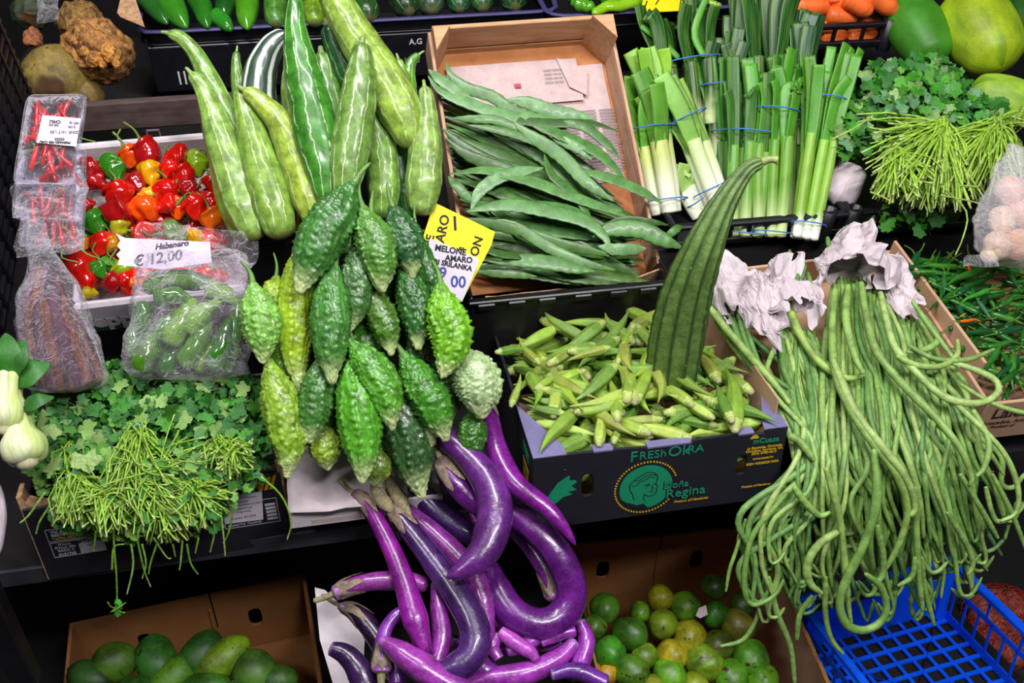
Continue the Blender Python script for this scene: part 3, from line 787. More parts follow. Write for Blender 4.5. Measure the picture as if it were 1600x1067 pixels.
fl = [box(.0, w, y, y + .0075, -h, -h + .004, 0) for y in np.arange(.0, l, .030)] + [box(x, x + .0065, 0, l, -h, -h + .0038, 0) for x in np.arange(0, w, .032)]
for s in (1, -1):
    d = math.atan2(l * s, w); g = box(-.25, .25, -.005, .005, -h, -h + .006, 0)
    m = Matrix.Translation((w / 2, l / 2, 0)) @ Matrix.Rotation(d, 4, 'Z')
    v = xf(g, np.array(m)); v = (np.clip(v[0], [0.002, .002, -1], [w - .002, l - .002, 1]), v[1]); fl.append(v)
put('lattice_floor', join(*fl), M['blue'], r, world=False, smooth=False)
put('front_panel', box(0, w, 0, .003, -h, -.05, .001), M['blue'], r, world=False, smooth=False)

# ---- middle right black crate (leeks, parsley)
def rail_crate(key, name, label, fr, n, hi=.012, tubes=(), mat='black', low=.014):
    w, l, h = fr.w, fr.l, fr.h
    r = thing(name, label, 'crate', fr.M()); BOX[key] = (r, fr)
    put('rim', join(box(-.004, w + .004, -.006, .008, -hi, 0, .003), box(-.004, .008, 0, l, -hi, 0, .003), box(w - .008, w + .004, 0, l, -hi, 0, .003), box(-.004, w + .004, l - .008, l + .006, -hi, 0, .003)), M[mat], r, world=False, smooth=False)
    put('front_rail', box(0, w, -.004, .008, -h, -h + low, .002), M['black'], r, world=False, smooth=False)
    xs = [x for x in np.linspace(.01, w - .01, n)]
    for x in xs:
        put('rib', box(x - .004, x + .004, -.003, .004, -h + low, -hi, .001), M['black'], r, world=False, smooth=False)
    put('back_panel', box(0, w, l - .004, l, -h, -hi, .001), M['black'], r, world=False, smooth=False)
    put('side_panel', box(0, .004, 0, l, -h, -hi, .001), M['black'], r, world=False, smooth=False)
    put('side_panel', box(w - .004, w, 0, l, -h, -hi, .001), M['black'], r, world=False, smooth=False)
    put('bottom', box(0, w, 0, l, -h - .003, -h, .001), M['black'], r, world=False, smooth=False)
    for x in tubes:
        a = np.linspace(0, 2 * PI, 18, endpoint=False)
        ro, ri = .0145, .0105
        v = [(x + q * math.cos(t), .002 + q * math.sin(t), z) for q, z in ((ro, -h - .01), (ro, .006), (ri, .006), (ri, -h)) for t in a]
        F = [(k * 18 + i, k * 18 + (i + 1) % 18, (k + 1) * 18 + (i + 1) % 18, (k + 1) * 18 + i) for k in range(3) for i in range(18)]
        F.append(tuple(3 * 18 + i for i in range(18)))
        put('corner_tube', (np.array(v), F), M['black'], r, world=False)
    return r
rail_crate('mid', 'leek_crate', 'black plastic crate with open ribs holding leeks and spring onions', Fr(1050, 353, 1.72, 9.5, 12, .335, .34, .052), 10, tubes=(.300,))
fm = BOX['mid'][1]
o2 = fm.W(.342, 0, 0)
f2 = Fr(1050, 353, 1.72, 9.5, 12, .42, .34, .06); f2.O = o2
rail_crate('pars', 'parsley_crate', 'black plastic crate with open ribs holding parsley bunches', f2, 8, tubes=(.018 - .010,))

# black riser crates under the gourds and under the pine crate
fg = Fr(372, 384, 1.50, 10.5, 4, .33, .26, .16)
open_box('gourd', 'gourd_crate', 'black plastic crate behind the bitter melons holding tall gourds', 'crate', fg, {'*': M['black']}, t=.006)
put('rim', box(-.004, fg.w + .004, -.006, .008, -.008, .002, .003), M['black'], BOX['gourd'][0], world=False, smooth=False)
fb = Fr(735, 470, 1.54, 10.5, 4, .34, .30, .15)
open_box('riser', 'black_riser_crate', 'black plastic crate turned up under the pine crate of flat beans', 'crate', fb, {'*': M['black']}, t=.006)
put('rim', join(box(-.004, fb.w + .004, -.008, .006, -.007, .001, .002), *[box(x, x + .03, -.010, -.004, -.016, -.004, .002) for x in (.01, .06, .11, .17, .23, .28)]), M['black'], BOX['riser'][0], world=False, smooth=False)

# ---- top tier trays
def tray(key, name, label, fr, mat='sheen_rim', n=6):
    w, l, h = fr.w, fr.l, fr.h
    r = thing(name, label, 'tray', fr.M()); BOX[key] = (r, fr)
    pth = [(.0, l, 0), (0, .05, 0), (.012, .012, 0), (.05, 0, 0), (w / 2, 0, 0), (w - .05, 0, 0), (w - .012, .012, 0), (w, .05, 0), (w, l, 0)]
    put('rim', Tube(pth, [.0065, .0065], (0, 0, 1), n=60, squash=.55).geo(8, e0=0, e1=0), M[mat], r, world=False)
    # tapering wall
    P = catmull(pth, 50); c = P.mean(0)
    lo = P.copy(); lo[:, 0] = w / 2 + (P[:, 0] - w / 2) * .9; lo[:, 1] = l / 2 + (P[:, 1] - l / 2) * .86; lo[:, 2] = -h
    v = np.vstack([P, lo, P + [0, 0, 0]]); n_ = len(P)
    F = [(i, i + 1, n_ + i + 1, n_ + i) for i in range(n_ - 1)] + [tuple(n_ + i for i in range(n_))]
    put('wall', (np.vstack([P, lo]), F), M['black'], r, world=False)
    put('ledge', Tube([(p[0], p[1] + .004, -.03) for p in (lambda q: q[4:-4])(catmull(pth, 30))], [.004, .004], (0, 0, 1), n=40, squash=.6).geo(6, e0=0, e1=0), M['black'], r, world=False)
    return r
ft1 = Fr(214, 52, 2.0, 10.5, 10, .90, .30, .12)
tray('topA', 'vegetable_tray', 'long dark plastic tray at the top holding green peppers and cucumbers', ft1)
ft2 = Fr(857, 26, 2.10, 10.5, 8, .46, .28, .12)
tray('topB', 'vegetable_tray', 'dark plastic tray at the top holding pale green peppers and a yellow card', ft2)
ft3 = Fr(1255, 40, 2.02, 9, 8, .215, .28, .055)
rail_crate('carrot', 'carrot_crate', 'small black ribbed crate at the top full of carrots', ft3, 4, tubes=(.198,))
# crate body faces under the long tray
fr_ = Fr(230, 75, 2.02, 10.5, 4, .82, .30, .10)
open_box('under', 'black_plastic_crate', 'black plastic crate under the long pepper tray behind the gourds', 'crate', fr_, {'*': M['black']}, t=.006)
r = BOX['under'][0]
put('vent_bars', join(*[box(x, x + .004, -.002, .0, -.085, -.055, .0008) for x in (.050, .062, .074, .086)]), M['foam'], r, world=False, smooth=False)
on_front(r, 'lettering', words('A.G', .018, bold=.0003), M['ink_white'], .565, -.02, label='white painted letters')
on_front(r, 'lettering', words('K 25', .018, bold=.0003), M['ink_grey'], .555, -.062)

# ---- left: plank, foam box of habaneros, mesh crate at the edge
fp = Fr(128, 208, 1.80, 10.5, 4, .30, .02, .055)
r = thing('wooden_plank', 'old dark wooden plank behind the hot pepper box', 'plank', fp.M())
put('board', box(0, fp.w, 0, .02, 0, .055, .003), M['oldwood'], r, world=False, smooth=False)
put('metal_clip', join(box(.115, .14, -.004, 0, -.024, -.022), box(.115, .14, -.004, 0, -.004, -.002), box(.115, .117, -.004, 0, -.024, -.002), box(.138, .14, -.004, 0, -.024, -.002)), M['ink_grey'], r, world=False, smooth=False)
fh = Fr(112, 482, 1.46, 13, 24, .262, .33, .075)
r = thing('foam_box', 'white foam box with green lettering holding mixed hot peppers', 'box', fh.M()); BOX['hab'] = (r, fh)
w, l, h = fh.w, fh.l, fh.h
put('front_panel', box(0, w, 0, .014, -h, 0, .005), M['foam'], r, world=False, smooth=False)
put('back_panel', box(0, w, l - .014, l, -h, .012, .004), M['foam'], r, world=False, smooth=False)
put('side_panel', box(0, .01, .014, l - .014, -h, 0, .003), M['foam'], r, world=False, smooth=False)
put('side_panel', box(w - .008, w, .014, l - .014, -h, 0, .003), M['wood_side'], r, world=False, smooth=False, label='thin wooden side strip')
put('bottom', box(.01, w - .01, .014, l - .014, -h, -h + .01, .001), M['foam'], r, world=False, smooth=False)
on_front(r, 'printed_band', plate(rect(-.038, .038, -.016, .016), [], .0006), M['ink_dgreen'], .054, -.052, off=.001)
on_front(r, 'lettering', words('epp', .042, bold=.0018), M['foam'], .050, -.043, off=.0016, label='white letters epp on the green band')
fe = Fr(-115, 560, 1.32, 10.5, 20, .12, .62, .5)
r = thing('mesh_crate_stack', 'stack of black mesh crates standing at the far left edge', 'crate', fe.M())
w, l = .055, .62
pcs = []
for z in np.arange(-.10, .30, .021):
    put('slat', box(w - .004, w, 0, l, z, z + .009, .001), M['black'], r, world=False, smooth=False)
for y in np.arange(0, l, .05):
    put('upright', box(w - .005, w + .002, y, y + .008, -.10, .30, .001), M['black'], r, world=False, smooth=False)

# ---- long bean box: right card wall, and the box of chillies
fl_ = Fr(1225, 625, 1.48, 12.3, 11.4, .343, .303, .063)
r = thing('long_bean_box', 'brown cardboard box hidden under the long beans, its right wall bare', 'box', fl_.M()); BOX['lb'] = (r, fl_)
w, l, h = fl_.w, fl_.l, fl_.h
put('side_panel', box(w - .006, w, 0.0, l, -h, .022, .001), M['card_light'], r, world=False, smooth=False)
put('side_panel', box(0, .006, 0.0, l, -h, 0, .001), M['card_light'], r, world=False, smooth=False)
put('back_panel', box(.006, w - .006, l - .006, l, -h, 0, .001), M['card_light'], r, world=False, smooth=False)
put('front_panel', box(.006, w - .006, 0, .006, -h, -.035, .001), M['card_light'], r, world=False, smooth=False)
put('bottom', box(.006, w - .006, .006, l - .006, -h, -h + .006, .001), M['card_light'], r, world=False, smooth=False)
fc = Fr(1545, 632, 1.50, 9, 11, .34, .29, .092)
r = open_box('chi', 'chilli_box', 'light brown cardboard box at the right edge full of green chillies', 'box', fc, {'*': M['card_light']}, t=.006)
on_front(r, 'lettering', words('Lâles', .033, bold=.0005), M['ink_brown'], .050, -.027, label='brown lettering on the box front')
on_front(r, 'lettering', words('Avocados, Avocats', .0125), M['ink_brown'], .056, -.049)
on_front(r, 'lettering', words('Product of', .0100, shear=.3), M['ink_brown'], .047, -.060)

# ---------------------------------------------------------------- tall gourds leaning in the black crate
FG = Fr(540, 352, 1.49, 8, 52)          # surface the gourds lean on


def px_path(fr, pts, h):
    return np.array([fr.hit(p[0], p[1], h if len(p) < 3 else p[2]) for p in pts])


def mscale(fr, p):
    return fr.depth(p[0], p[1]) / 1500


def gourd(name, pts, rad, h, colr, mat, label, squash=.9, lobes=8, amp=.03, cat='gourd', group='tall gourds standing in the black crate'):
    P = px_path(FG, pts, h)
    s = mscale(FG, pts[len(pts) // 2])
    T = Tube(P, np.array(rad) * s, FG.Z, n=60, squash=squash)
    ph = random.uniform(0, 6)
    def prof(t, a):
        return 1 + amp * np.cos(lobes * a + ph + np.sin(t * 9 + ph)) + .018 * np.sin(t * 40 + 3 * np.sin(2 * a)) + .02 * np.sin(t * 17 + ph)
    g = T.geo(32, 60, e0=.05, e1=.07, prof=prof)
    r = thing(name, label, cat, tuple(T.P[30]), group)
    put('fruit', g, mat, r, color=hx(colr))
    # dried stem end
    P0 = T.P[0]; d = -T.T[0]
    st = Tube([P0 - d * .004, P0 + d * .006, P0 + d * .011 + np.array([0, 0, -.002])], [T.R[0] * .5, T.R[0] * .35, T.R[0] * .3], FG.Z, n=8)
    put('stem', st.geo(8, 8, e0=0, e1=.1, cut0=True), M['stalk'], r, color=hx('#8aa15a'))
    return r


R1 = .030
gourd('gourd', [(262, 52), (283, 60), (308, 88), (338, 150), (368, 215), (392, 300)], [9, 13, 18, 23, 25, 20], .012, '#6f9a3c', M['gourd'], 'pale striped gourd with a hooked neck, leaning out at the upper left of the heap')
gourd('gourd', [(297, 113), (318, 140), (340, 200), (366, 275), (385, 330), (402, 376)], [9, 17, 25, 30, 30, 20], .045, '#7da446', M['gourd'], 'pale green gourd lying outermost beside the hot peppers')
gourd('gourd', [(372, 138), (382, 168), (396, 215), (416, 280), (432, 335), (442, 374)], [10, 19, 26, 31, 31, 20], .060, '#7a9f3c', M['gourd'], 'upright pale gourd with blunt pale neck, second from the hot peppers')
gourd('gourd', [(380, 140), (405, 158), (440, 195), (466, 250), (484, 305), (500, 358)], [10, 17, 24, 28, 27, 18], .075, '#93ae3a', M['gourd'], 'yellow green gourd curving across in front of the dark striped one')
gourd('snake_gourd', [(448, 52), (425, 72), (408, 110), (405, 160), (418, 215), (430, 270)], [14, 22, 27, 28, 26, 22], .008, '#2e4a36', M['gourd_white'], 'dark snake gourd with bold white stripes arching behind the paler gourds', amp=.02)
gourd('gourd', [(462, -8), (461, 40), (470, 100), (485, 165), (500, 235), (508, 290), (507, 322)], [10, 17, 25, 31, 33, 27, 12], .10, '#3a7d22', M['gourd'], 'long glossy deep green gourd with white stripes, its brown tip pointing down')
gourd('gourd', [(502, 82), (508, 120), (518, 170), (528, 230), (534, 290)], [14, 22, 25, 24, 20], .03, '#5c8f38', M['gourd'], 'light green gourd with a blunt top wedged behind the two tallest')
gourd('cucumber', [(512, 38), (530, 82), (560, 140), (595, 195), (620, 250), (633, 302)], [15, 21, 22, 23, 23, 14], .035, '#235a26', M['gourd_dark'], 'long dark blue green cucumber lying diagonally behind the central gourd', cat='cucumber')
gourd('gourd', [(512, -30), (535, 20), (570, 78), (603, 130), (628, 180), (643, 232)], [20, 26, 29, 32, 32, 17], .085, '#84a43c', M['gourd'], 'long yellow green gourd slanting down from the top crate to the right')
gourd('gourd', [(566, 66), (564, 105), (558, 165), (548, 230), (541, 285), (538, 318)], [12, 22, 28, 29, 26, 14], .115, '#668c3a', M['gourd'], 'dull olive green gourd with crinkled neck in the middle of the heap')
gourd('gourd', [(582, 165), (590, 205), (598, 255), (600, 305), (598, 342)], [16, 22, 25, 25, 15], .06, '#6b943a', M['gourd'], 'green striped gourd hanging under the diagonal dark cucumber')
gourd('gourd', [(663, 134), (667, 165), (666, 220), (662, 280), (658, 338)], [8, 17, 25, 27, 17], .085, '#7a9c45', M['gourd'], 'pale gourd with narrow neck standing against the pine crate')
gourd('gourd', [(622, 92), (630, 120), (644, 165), (655, 205)], [6, 11, 14, 12], .03, '#6f9a2c', M['gourd'], 'small yellow green gourd tip showing beside the pine crate, left one of two')
gourd('gourd', [(655, 85), (644, 95), (638, 120), (640, 160)], [5, 9, 13, 12], .015, '#4f8a20', M['gourd'], 'small bright green gourd tip touching the pine crate corner')
gourd('gourd', [(370, 80), (369, 100), (374, 140), (385, 190)], [5, 10, 13, 12], .0, '#557d2c', M['gourd'], 'small olive gourd tip poking up behind the pale upright gourds')
gourd('gourd', [(394, 110), (392, 128), (390, 160)], [5, 9, 12], .02, '#86a655', M['gourd'], 'thin pale gourd tip beside the small olive tip')
gourd('gourd', [(452, 95), (450, 130), (458, 190), (468, 240)], [6, 12, 15, 14], .02, '#6f9232', M['gourd'], 'narrow green gourd glimpsed between the striped and the glossy ones')
gourd('gourd', [(338, 250), (352, 300), (368, 345), (376, 372)], [12, 17, 18, 12], .015, '#7fae35', M['gourd'], 'bright green gourd end lowest at the pepper box edge')
gourd('cucumber', [(622, 262), (630, 300), (640, 345)], [12, 16, 12], .035, '#2c6a22', M['gourd_dark'], 'short dark cucumber end below the diagonal one, next to the bitter melons', cat='cucumber')
gourd('gourd', [(540, 330), (544, 360), (548, 400)], [14, 18, 16], .03, '#5f8a2c', M['gourd'], 'plain green gourd end hidden behind the top bitter melons')
gourd('gourd', [(480, 300), (478, 340), (474, 375)], [12, 14, 10], .03, '#8aa636', M['gourd'], 'yellowish gourd end just above the black crate rim')

# ---------------------------------------------------------------- bitter melons
FM = Fr(560, 745, 1.335, 9, 50)


def bitter(pts, wpx, h, colr, label, tip='stem', lean=0, seed=None, mat=None):
    sd = seed if seed is not None else random.randrange(10 ** 6)
    rr = np.random.default_rng(sd)
    P = px_path(FM, pts, h)
    s = mscale(FM, pts[len(pts) // 2]); R = wpx / 2 * s * 1.07
    T = Tube(P, R * np.array([.16, .42, .72, .90, 1.0, 1.0, .96, .86, .66, .40, .12]), FM.Z, n=60, squash=.86)
    n1, n2 = 9, 26
    ph1 = rr.uniform(0, 6.28, 64); am = rr.uniform(.6, 1.2, 64); o1 = rr.uniform(0, 6)
    L = T.len
    m1, m2 = L / .0105, L / .0062
    def prof(t, a):
        aw = a + .10 * np.sin(t * 14 + o1)
        k = np.floor(aw * n1 / (2 * PI) + .5).astype(int) % n1
        rdg = np.maximum(np.cos(n1 * aw), 0) ** .8
        ser = .55 + .45 * np.cos(2 * PI * m1 * t + ph1[k])
        k2 = np.floor(aw * n2 / (2 * PI) + .5).astype(int) % n2
        w = np.abs(np.cos(n2 * aw / 2)) ** 1.2 * (.5 + .5 * np.cos(2 * PI * m2 * t + ph1[k2 + 20])) * am[k2 + 20]
        return .86 + .12 * rdg * ser * am[k] + .12 * w * (.6 + .4 * np.sin(3 * t + 2 * a))
    g = T.geo(96, 110, e0=.02, e1=.02, prof=prof)
    g = (wob(g[0], 230, .0011, sd, 2),) + g[1:]
    r = thing('bitter_melon', label, 'vegetable', tuple(T.P[30]), 'bitter melons heaped on the white paper')
    put('fruit', g, mat or M['melon'], r, color=hx(colr))
    d = -T.T[0]; side = T.B[0] * rr.uniform(-.4, .4)
    st = Tube([T.P[0] - d * .006, T.P[0] + (d + side * .3) * .014, T.P[0] + (d + side) * .032], [R * .18, R * .10, R * .06], FM.Z, n=10)
    put('stem', st.geo(8, 10, e0=0, e1=.1), M['stalk'], r, color=hx('#5f8a3a'))
    return r


# underneath, then over
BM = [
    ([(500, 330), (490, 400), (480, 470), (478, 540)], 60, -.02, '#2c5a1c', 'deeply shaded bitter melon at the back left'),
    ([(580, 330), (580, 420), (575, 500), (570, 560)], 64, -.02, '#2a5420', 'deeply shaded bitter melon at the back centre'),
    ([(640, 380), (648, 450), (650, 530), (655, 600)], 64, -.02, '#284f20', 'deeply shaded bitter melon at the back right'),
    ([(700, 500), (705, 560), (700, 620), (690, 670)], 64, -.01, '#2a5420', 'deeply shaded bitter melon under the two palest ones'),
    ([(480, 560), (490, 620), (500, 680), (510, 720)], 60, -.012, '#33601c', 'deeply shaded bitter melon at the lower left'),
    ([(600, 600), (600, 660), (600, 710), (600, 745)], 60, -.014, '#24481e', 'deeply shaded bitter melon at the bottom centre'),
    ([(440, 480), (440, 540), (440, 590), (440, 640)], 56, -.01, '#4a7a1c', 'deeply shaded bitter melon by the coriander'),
    ([(468, 375), (466, 430), (460, 500), (462, 560), (468, 612)], 62, .010, '#93b526', 'yellow green bitter melon with a long curved neck, behind the left ones'),
    ([(432, 430), (428, 460), (425, 500)], 40, .004, '#8cab2a', 'small yellowish bitter melon end behind the leftmost pale one'),
    ([(560, 500), (572, 540), (580, 600)], 50, .006, '#3d7a20', 'shadowed green bitter melon between the central ones'),
    ([(650, 352), (663, 410), (684, 475), (698, 520)], 38, .010, '#2e6a22', 'dark slim bitter melon lying against the price cards'),
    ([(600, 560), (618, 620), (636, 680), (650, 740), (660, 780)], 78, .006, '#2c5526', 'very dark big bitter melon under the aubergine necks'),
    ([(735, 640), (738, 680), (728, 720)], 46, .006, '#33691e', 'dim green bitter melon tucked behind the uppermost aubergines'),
    ([(498, 660), (508, 700), (514, 735)], 50, .008, '#86a632', 'rounded yellow green bitter melon end on the white paper'),
    ([(590, 700), (590, 730), (584, 760)], 44, .004, '#69852c', 'dull olive bitter melon end lying on the paper by the aubergine stalks'),
    ([(520, 330), (500, 400), (500, 470), (505, 520)], 44, .008, '#3c7524', 'green bitter melon mostly hidden under the big topmost one'),
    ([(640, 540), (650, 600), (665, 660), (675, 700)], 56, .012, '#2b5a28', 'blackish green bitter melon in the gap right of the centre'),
    ([(722, 545), (738, 575), (750, 612), (752, 655)], 74, .034, '#a8c48a', 'whitish pale bitter melon nearest to the okra'),
    ([(418, 560), (430, 600), (444, 650), (452, 700), (448, 748)], 62, .030, '#7da32c', 'long yellow green spotted bitter melon against the coriander crate'),
    ([(395, 440), (400, 470), (410, 510), (412, 568)], 60, .036, '#79b04a', 'light green bitter melon at the left edge above the coriander'),
    ([(502, 555), (498, 600), (490, 650), (483, 694)], 56, .036, '#3e742c', 'mid green bitter melon with pale tip, left in the bottom row'),
    ([(552, 545), (556, 600), (562, 660), (566, 710), (566, 758)], 68, .052, '#4f9a22', 'bright green knobbly bitter melon with pale tip, front centre'),
    ([(628, 550), (652, 590), (680, 640), (698, 690)], 62, .034, '#3c7d1e', 'glossy green bitter melon right of centre above the aubergines'),
    ([(545, 532), (570, 562), (598, 605), (614, 672)], 58, .062, '#4c8f24', 'green bitter melon slanting across the front centre one'),
    ([(572, 440), (590, 480), (604, 515), (612, 556)], 48, .040, '#456f20', 'olive green bitter melon in the middle just under the lighter one'),
    ([(628, 410), (642, 450), (652, 500), (654, 548)], 52, .044, '#2c6122', 'dark green bitter melon in the middle right of the heap'),
    ([(553, 380), (556, 420), (556, 470), (547, 518)], 50, .052, '#3e6a32', 'dusky green bitter melon with curled stem below the pair at the top'),
    ([(524, 412), (518, 460), (516, 520), (519, 600)], 60, .066, '#3f7a2e', 'long green bitter melon with a sharp pale point, left of centre'),
    ([(612, 318), (624, 350), (638, 390), (646, 435)], 52, .056, '#2a5c2c', 'dark blue green bitter melon at the top right of the heap'),
    ([(566, 322), (578, 355), (592, 400), (598, 458)], 60, .066, '#4f8230', 'lighter bitter melon with whitish tip at the top centre'),
    ([(556, 282), (528, 330), (496, 385), (466, 460)], 74, .070, '#38702a', 'largest bitter melon, slanting down left from the top of the heap'),
    ([(688, 440), (694, 480), (706, 530), (692, 592)], 62, .066, '#6cae22', 'vivid light green bitter melon in front of the price cards'),
]
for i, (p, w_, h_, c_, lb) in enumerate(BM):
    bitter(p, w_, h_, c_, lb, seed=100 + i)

# white paper under the melons
def crumple(pts_px, fr, h, nx, ny, amp, seed, name, label, cat, mat, th=.0015, flat=False):
    """a wrinkled sheet spanning the quad given by its four corners"""
    c = [fr.hit(p[0], p[1], h) for p in pts_px]
    U_, V_ = np.meshgrid(np.linspace(0, 1, nx), np.linspace(0, 1, ny))
    U_, V_ = U_[..., None], V_[..., None]
    v = (c[0] * (1 - U_) + c[1] * U_) * (1 - V_) + (c[3] * (1 - U_) + c[2] * U_) * V_
    v = folds(wob(v.reshape(-1, 3), 25, amp, seed, 2), .03, amp * .6, seed)
    n0 = fr.Z * th
    n = nx * ny
    F = [(j * nx + i, j * nx + i + 1, (j + 1) * nx + i + 1, (j + 1) * nx + i) for j in range(ny - 1) for i in range(nx - 1)]
    F2 = [tuple(n + k for k in reversed(q)) for q in F]
    rim = [j for j in range(nx)] + [k * nx + nx - 1 for k in range(1, ny)] + [(ny - 1) * nx + i for i in range(nx - 2, -1, -1)] + [k * nx for k in range(ny - 2, 0, -1)]
    S = [(rim[i], n + rim[i], n + rim[(i + 1) % len(rim)], rim[(i + 1) % len(rim)]) for i in range(len(rim))]
    return put(name, (np.vstack([v, v - n0]), F + F2 + S), mat, label=label, cat=cat, smooth=not flat)


FT = Fr(440, 790, 1.36, 10.5, 10)
crumple([(448, 800), (640, 782), (640, 700), (452, 700)], FT, .0, 18, 10, .004, 4, 'tissue_paper', 'white paper sheet spread under the bitter melons', 'paper', M['paper'])
fq = Fr(452, 806, 1.37, 10.5, 4, .22, .16, .025)
r = thing('paper_crate', 'low pale cardboard tray under the bitter melons with notched front', 'tray', fq.M())
put('front_panel', xf(plate([(0, -.025), (.22, -.025), (.22, .004), (.13, .004), (.125, .010), (.105, .012), (.100, .006), (.07, .005), (.06, .012), (.045, .014), (.038, .004), (.0, .004)], [], .004), np.array(wallM(0))), M['foam'], r, world=False, smooth=False)
put('bottom', box(0, .22, .0, .16, -.025, -.021, .001), M['foam'], r, world=False, smooth=False)
put('red_print', box(.03, .10, -.0026, -.0021, -.020, -.012), M['newsprint'], r, world=False, smooth=False)

# ---------------------------------------------------------------- price cards
FC = Fr(690, 460, 1.44, 22, 62)
r = thing('price_card', 'yellow price card with marker writing behind the bitter melons', 'sign', (lambda m: m)(FC.M()))
def card_poly(pts, fr, c, th):
    P = [fr.loc(x, y, c) for x, y in pts]
    return plate(P, [], th, z=c)
put('card', card_poly([(652, 400), (678, 316), (773, 362), (768, 382), (722, 470), (690, 445)], FC, 0, .0015), M['yellow'], r, world=False, smooth=False)
def mark(root, fr, txt, x, y, size, ang, mat, c, **k):
    a, b = fr.loc(x, y, c)
    return put('lettering', xf(words(txt, size, bold=.0004, **k), np.array(Matrix.Translation((a, b, c)) @ Matrix.Rotation(math.radians(ang), 4, 'Z'))), mat, root, world=False, smooth=False)
mark(r, FC, 'ARO', 692, 357, .020, 66, M['ink_black'], .0012)
mark(r, FC, 'NE', 671, 378, .017, 66, M['ink_black'], .0012)
mark(r, FC, 'I', 711, 350, .030, -8, M['ink_black'], .0012)
mark(r, FC, 'ON', 745, 385, .019, 62, M['ink_black'], .0012)
mark(r, FC, '&', 722, 390, .014, 40, M['ink_black'], .0012)
FC2 = Fr(690, 460, 1.425, 22, 62)
r = thing('price_label', 'white handwritten price label reading MELONE AMARO over the yellow card', 'sign', FC2.M())
put('card', card_poly([(664, 400), (672, 372), (748, 404), (746, 414), (722, 471), (714, 474), (690, 442)], FC2, 0, .0012), M['white'], r, world=False, smooth=False)
mark(r, FC2, 'MELONE', 704, 391, .0125, -20, M['ink_black'], .001)
mark(r, FC2, 'AMARO', 717, 405, .0120, -16, M['ink_black'], .001)
mark(r, FC2, 'DI SRILANKA', 707, 414, .0105, -22, M['ink_black'], .001)
mark(r, FC2, '9', 692, 427, .024, -14, M['ink_blue'], .001)
mark(r, FC2, '00', 716, 441, .024, -14, M['ink_blue'], .001)

# ---------------------------------------------------------------- aubergines
FE1 = Fr(560, 790, 1.30, 9, 48)
FE2 = Fr(700, 1000, 1.33, 9, 30)


def fe_hit(px, py, h):
    """the heap runs over the shelf edge: the further of the two slopes"""
    d = max(FE1.depth(px, py, 0), FE2.depth(px, py, 0))
    r_ = ray(px, py)
    return CAM + (d - h) * r_


def aubergine(pts, rad, h, colr, label, calyx=True, flip=False, group=None, sepal=.10, stem_dir=None):
    P = np.array([fe_hit(p[0], p[1], h if len(p) < 3 else p[2]) for p in pts])
    s = 1.32 / 1500
    N = nrm(CAM - P[len(P) // 2])
    T = Tube(P, np.array(rad) * s, N, n=64)
    ph = random.uniform(0, 6)
    prof = lambda t, a: 1 + .03 * np.sin(11 * t + ph + np.sin(a)) + .015 * np.cos(3 * a + ph)
    r = thing('aubergine', label, 'aubergine', tuple(T.P[32]), group or 'long purple aubergines tumbling over the shelf edge')
    put('fruit', T.geo(24, 64, e0=.03, e1=.05, prof=prof), M['aubergine'], r, color=hx(colr))
    if calyx:
        # cap with pointed sepals hugging the body
        na, nr = 30, 9
        ang = np.linspace(0, 2 * PI, na, endpoint=False)
        reach = sepal * (.32 + .68 * np.abs(np.cos(2.5 * ang + ph)) ** 1.5) * (.24 / max(T.len, .12))
        V = []
        for j in range(nr):
            f = j / (nr - 1)
            t = np.clip(f * reach, 0, 1)
            V.append(T.pos(t, ang, 1.0) * 1.0)
            R0 = np.interp(t, T.u, T.R)
            c = T.at(T.P, t)
            dirv = nrm(V[-1] - c)
            sc = (.62 + .46 * min(1, f * 2.6)) * R0 + .0012
            V[-1] = c + dirv * sc[:, None]
        V = np.vstack(V)
        F = [(j * na + i, j * na + (i + 1) % na, (j + 1) * na + (i + 1) % na, (j + 1) * na + i) for j in range(nr - 1) for i in range(na)]
        F.append(tuple(range(na - 1, -1, -1)))
        cal = put('calyx', (V, F), M['calyx'], r, color=hx('#80705f'))
        d = -T.T[0]
        d2 = d + (np.array(stem_dir) if stem_dir is not None else np.array([.1, 0, .3]))
        R0 = T.R[0]
        st = Tube([T.P[0] - d * .003, T.P[0] + d * .012, T.P[0] + d * .016 + d2 * .014], [R0 * .5, R0 * .38, R0 * .36], N, n=12)
        put('stem', st.geo(10, 12, e0=0, e1=.08, cut0=True), M['calyx'], cal, color=hx('#85805a'))
    return r


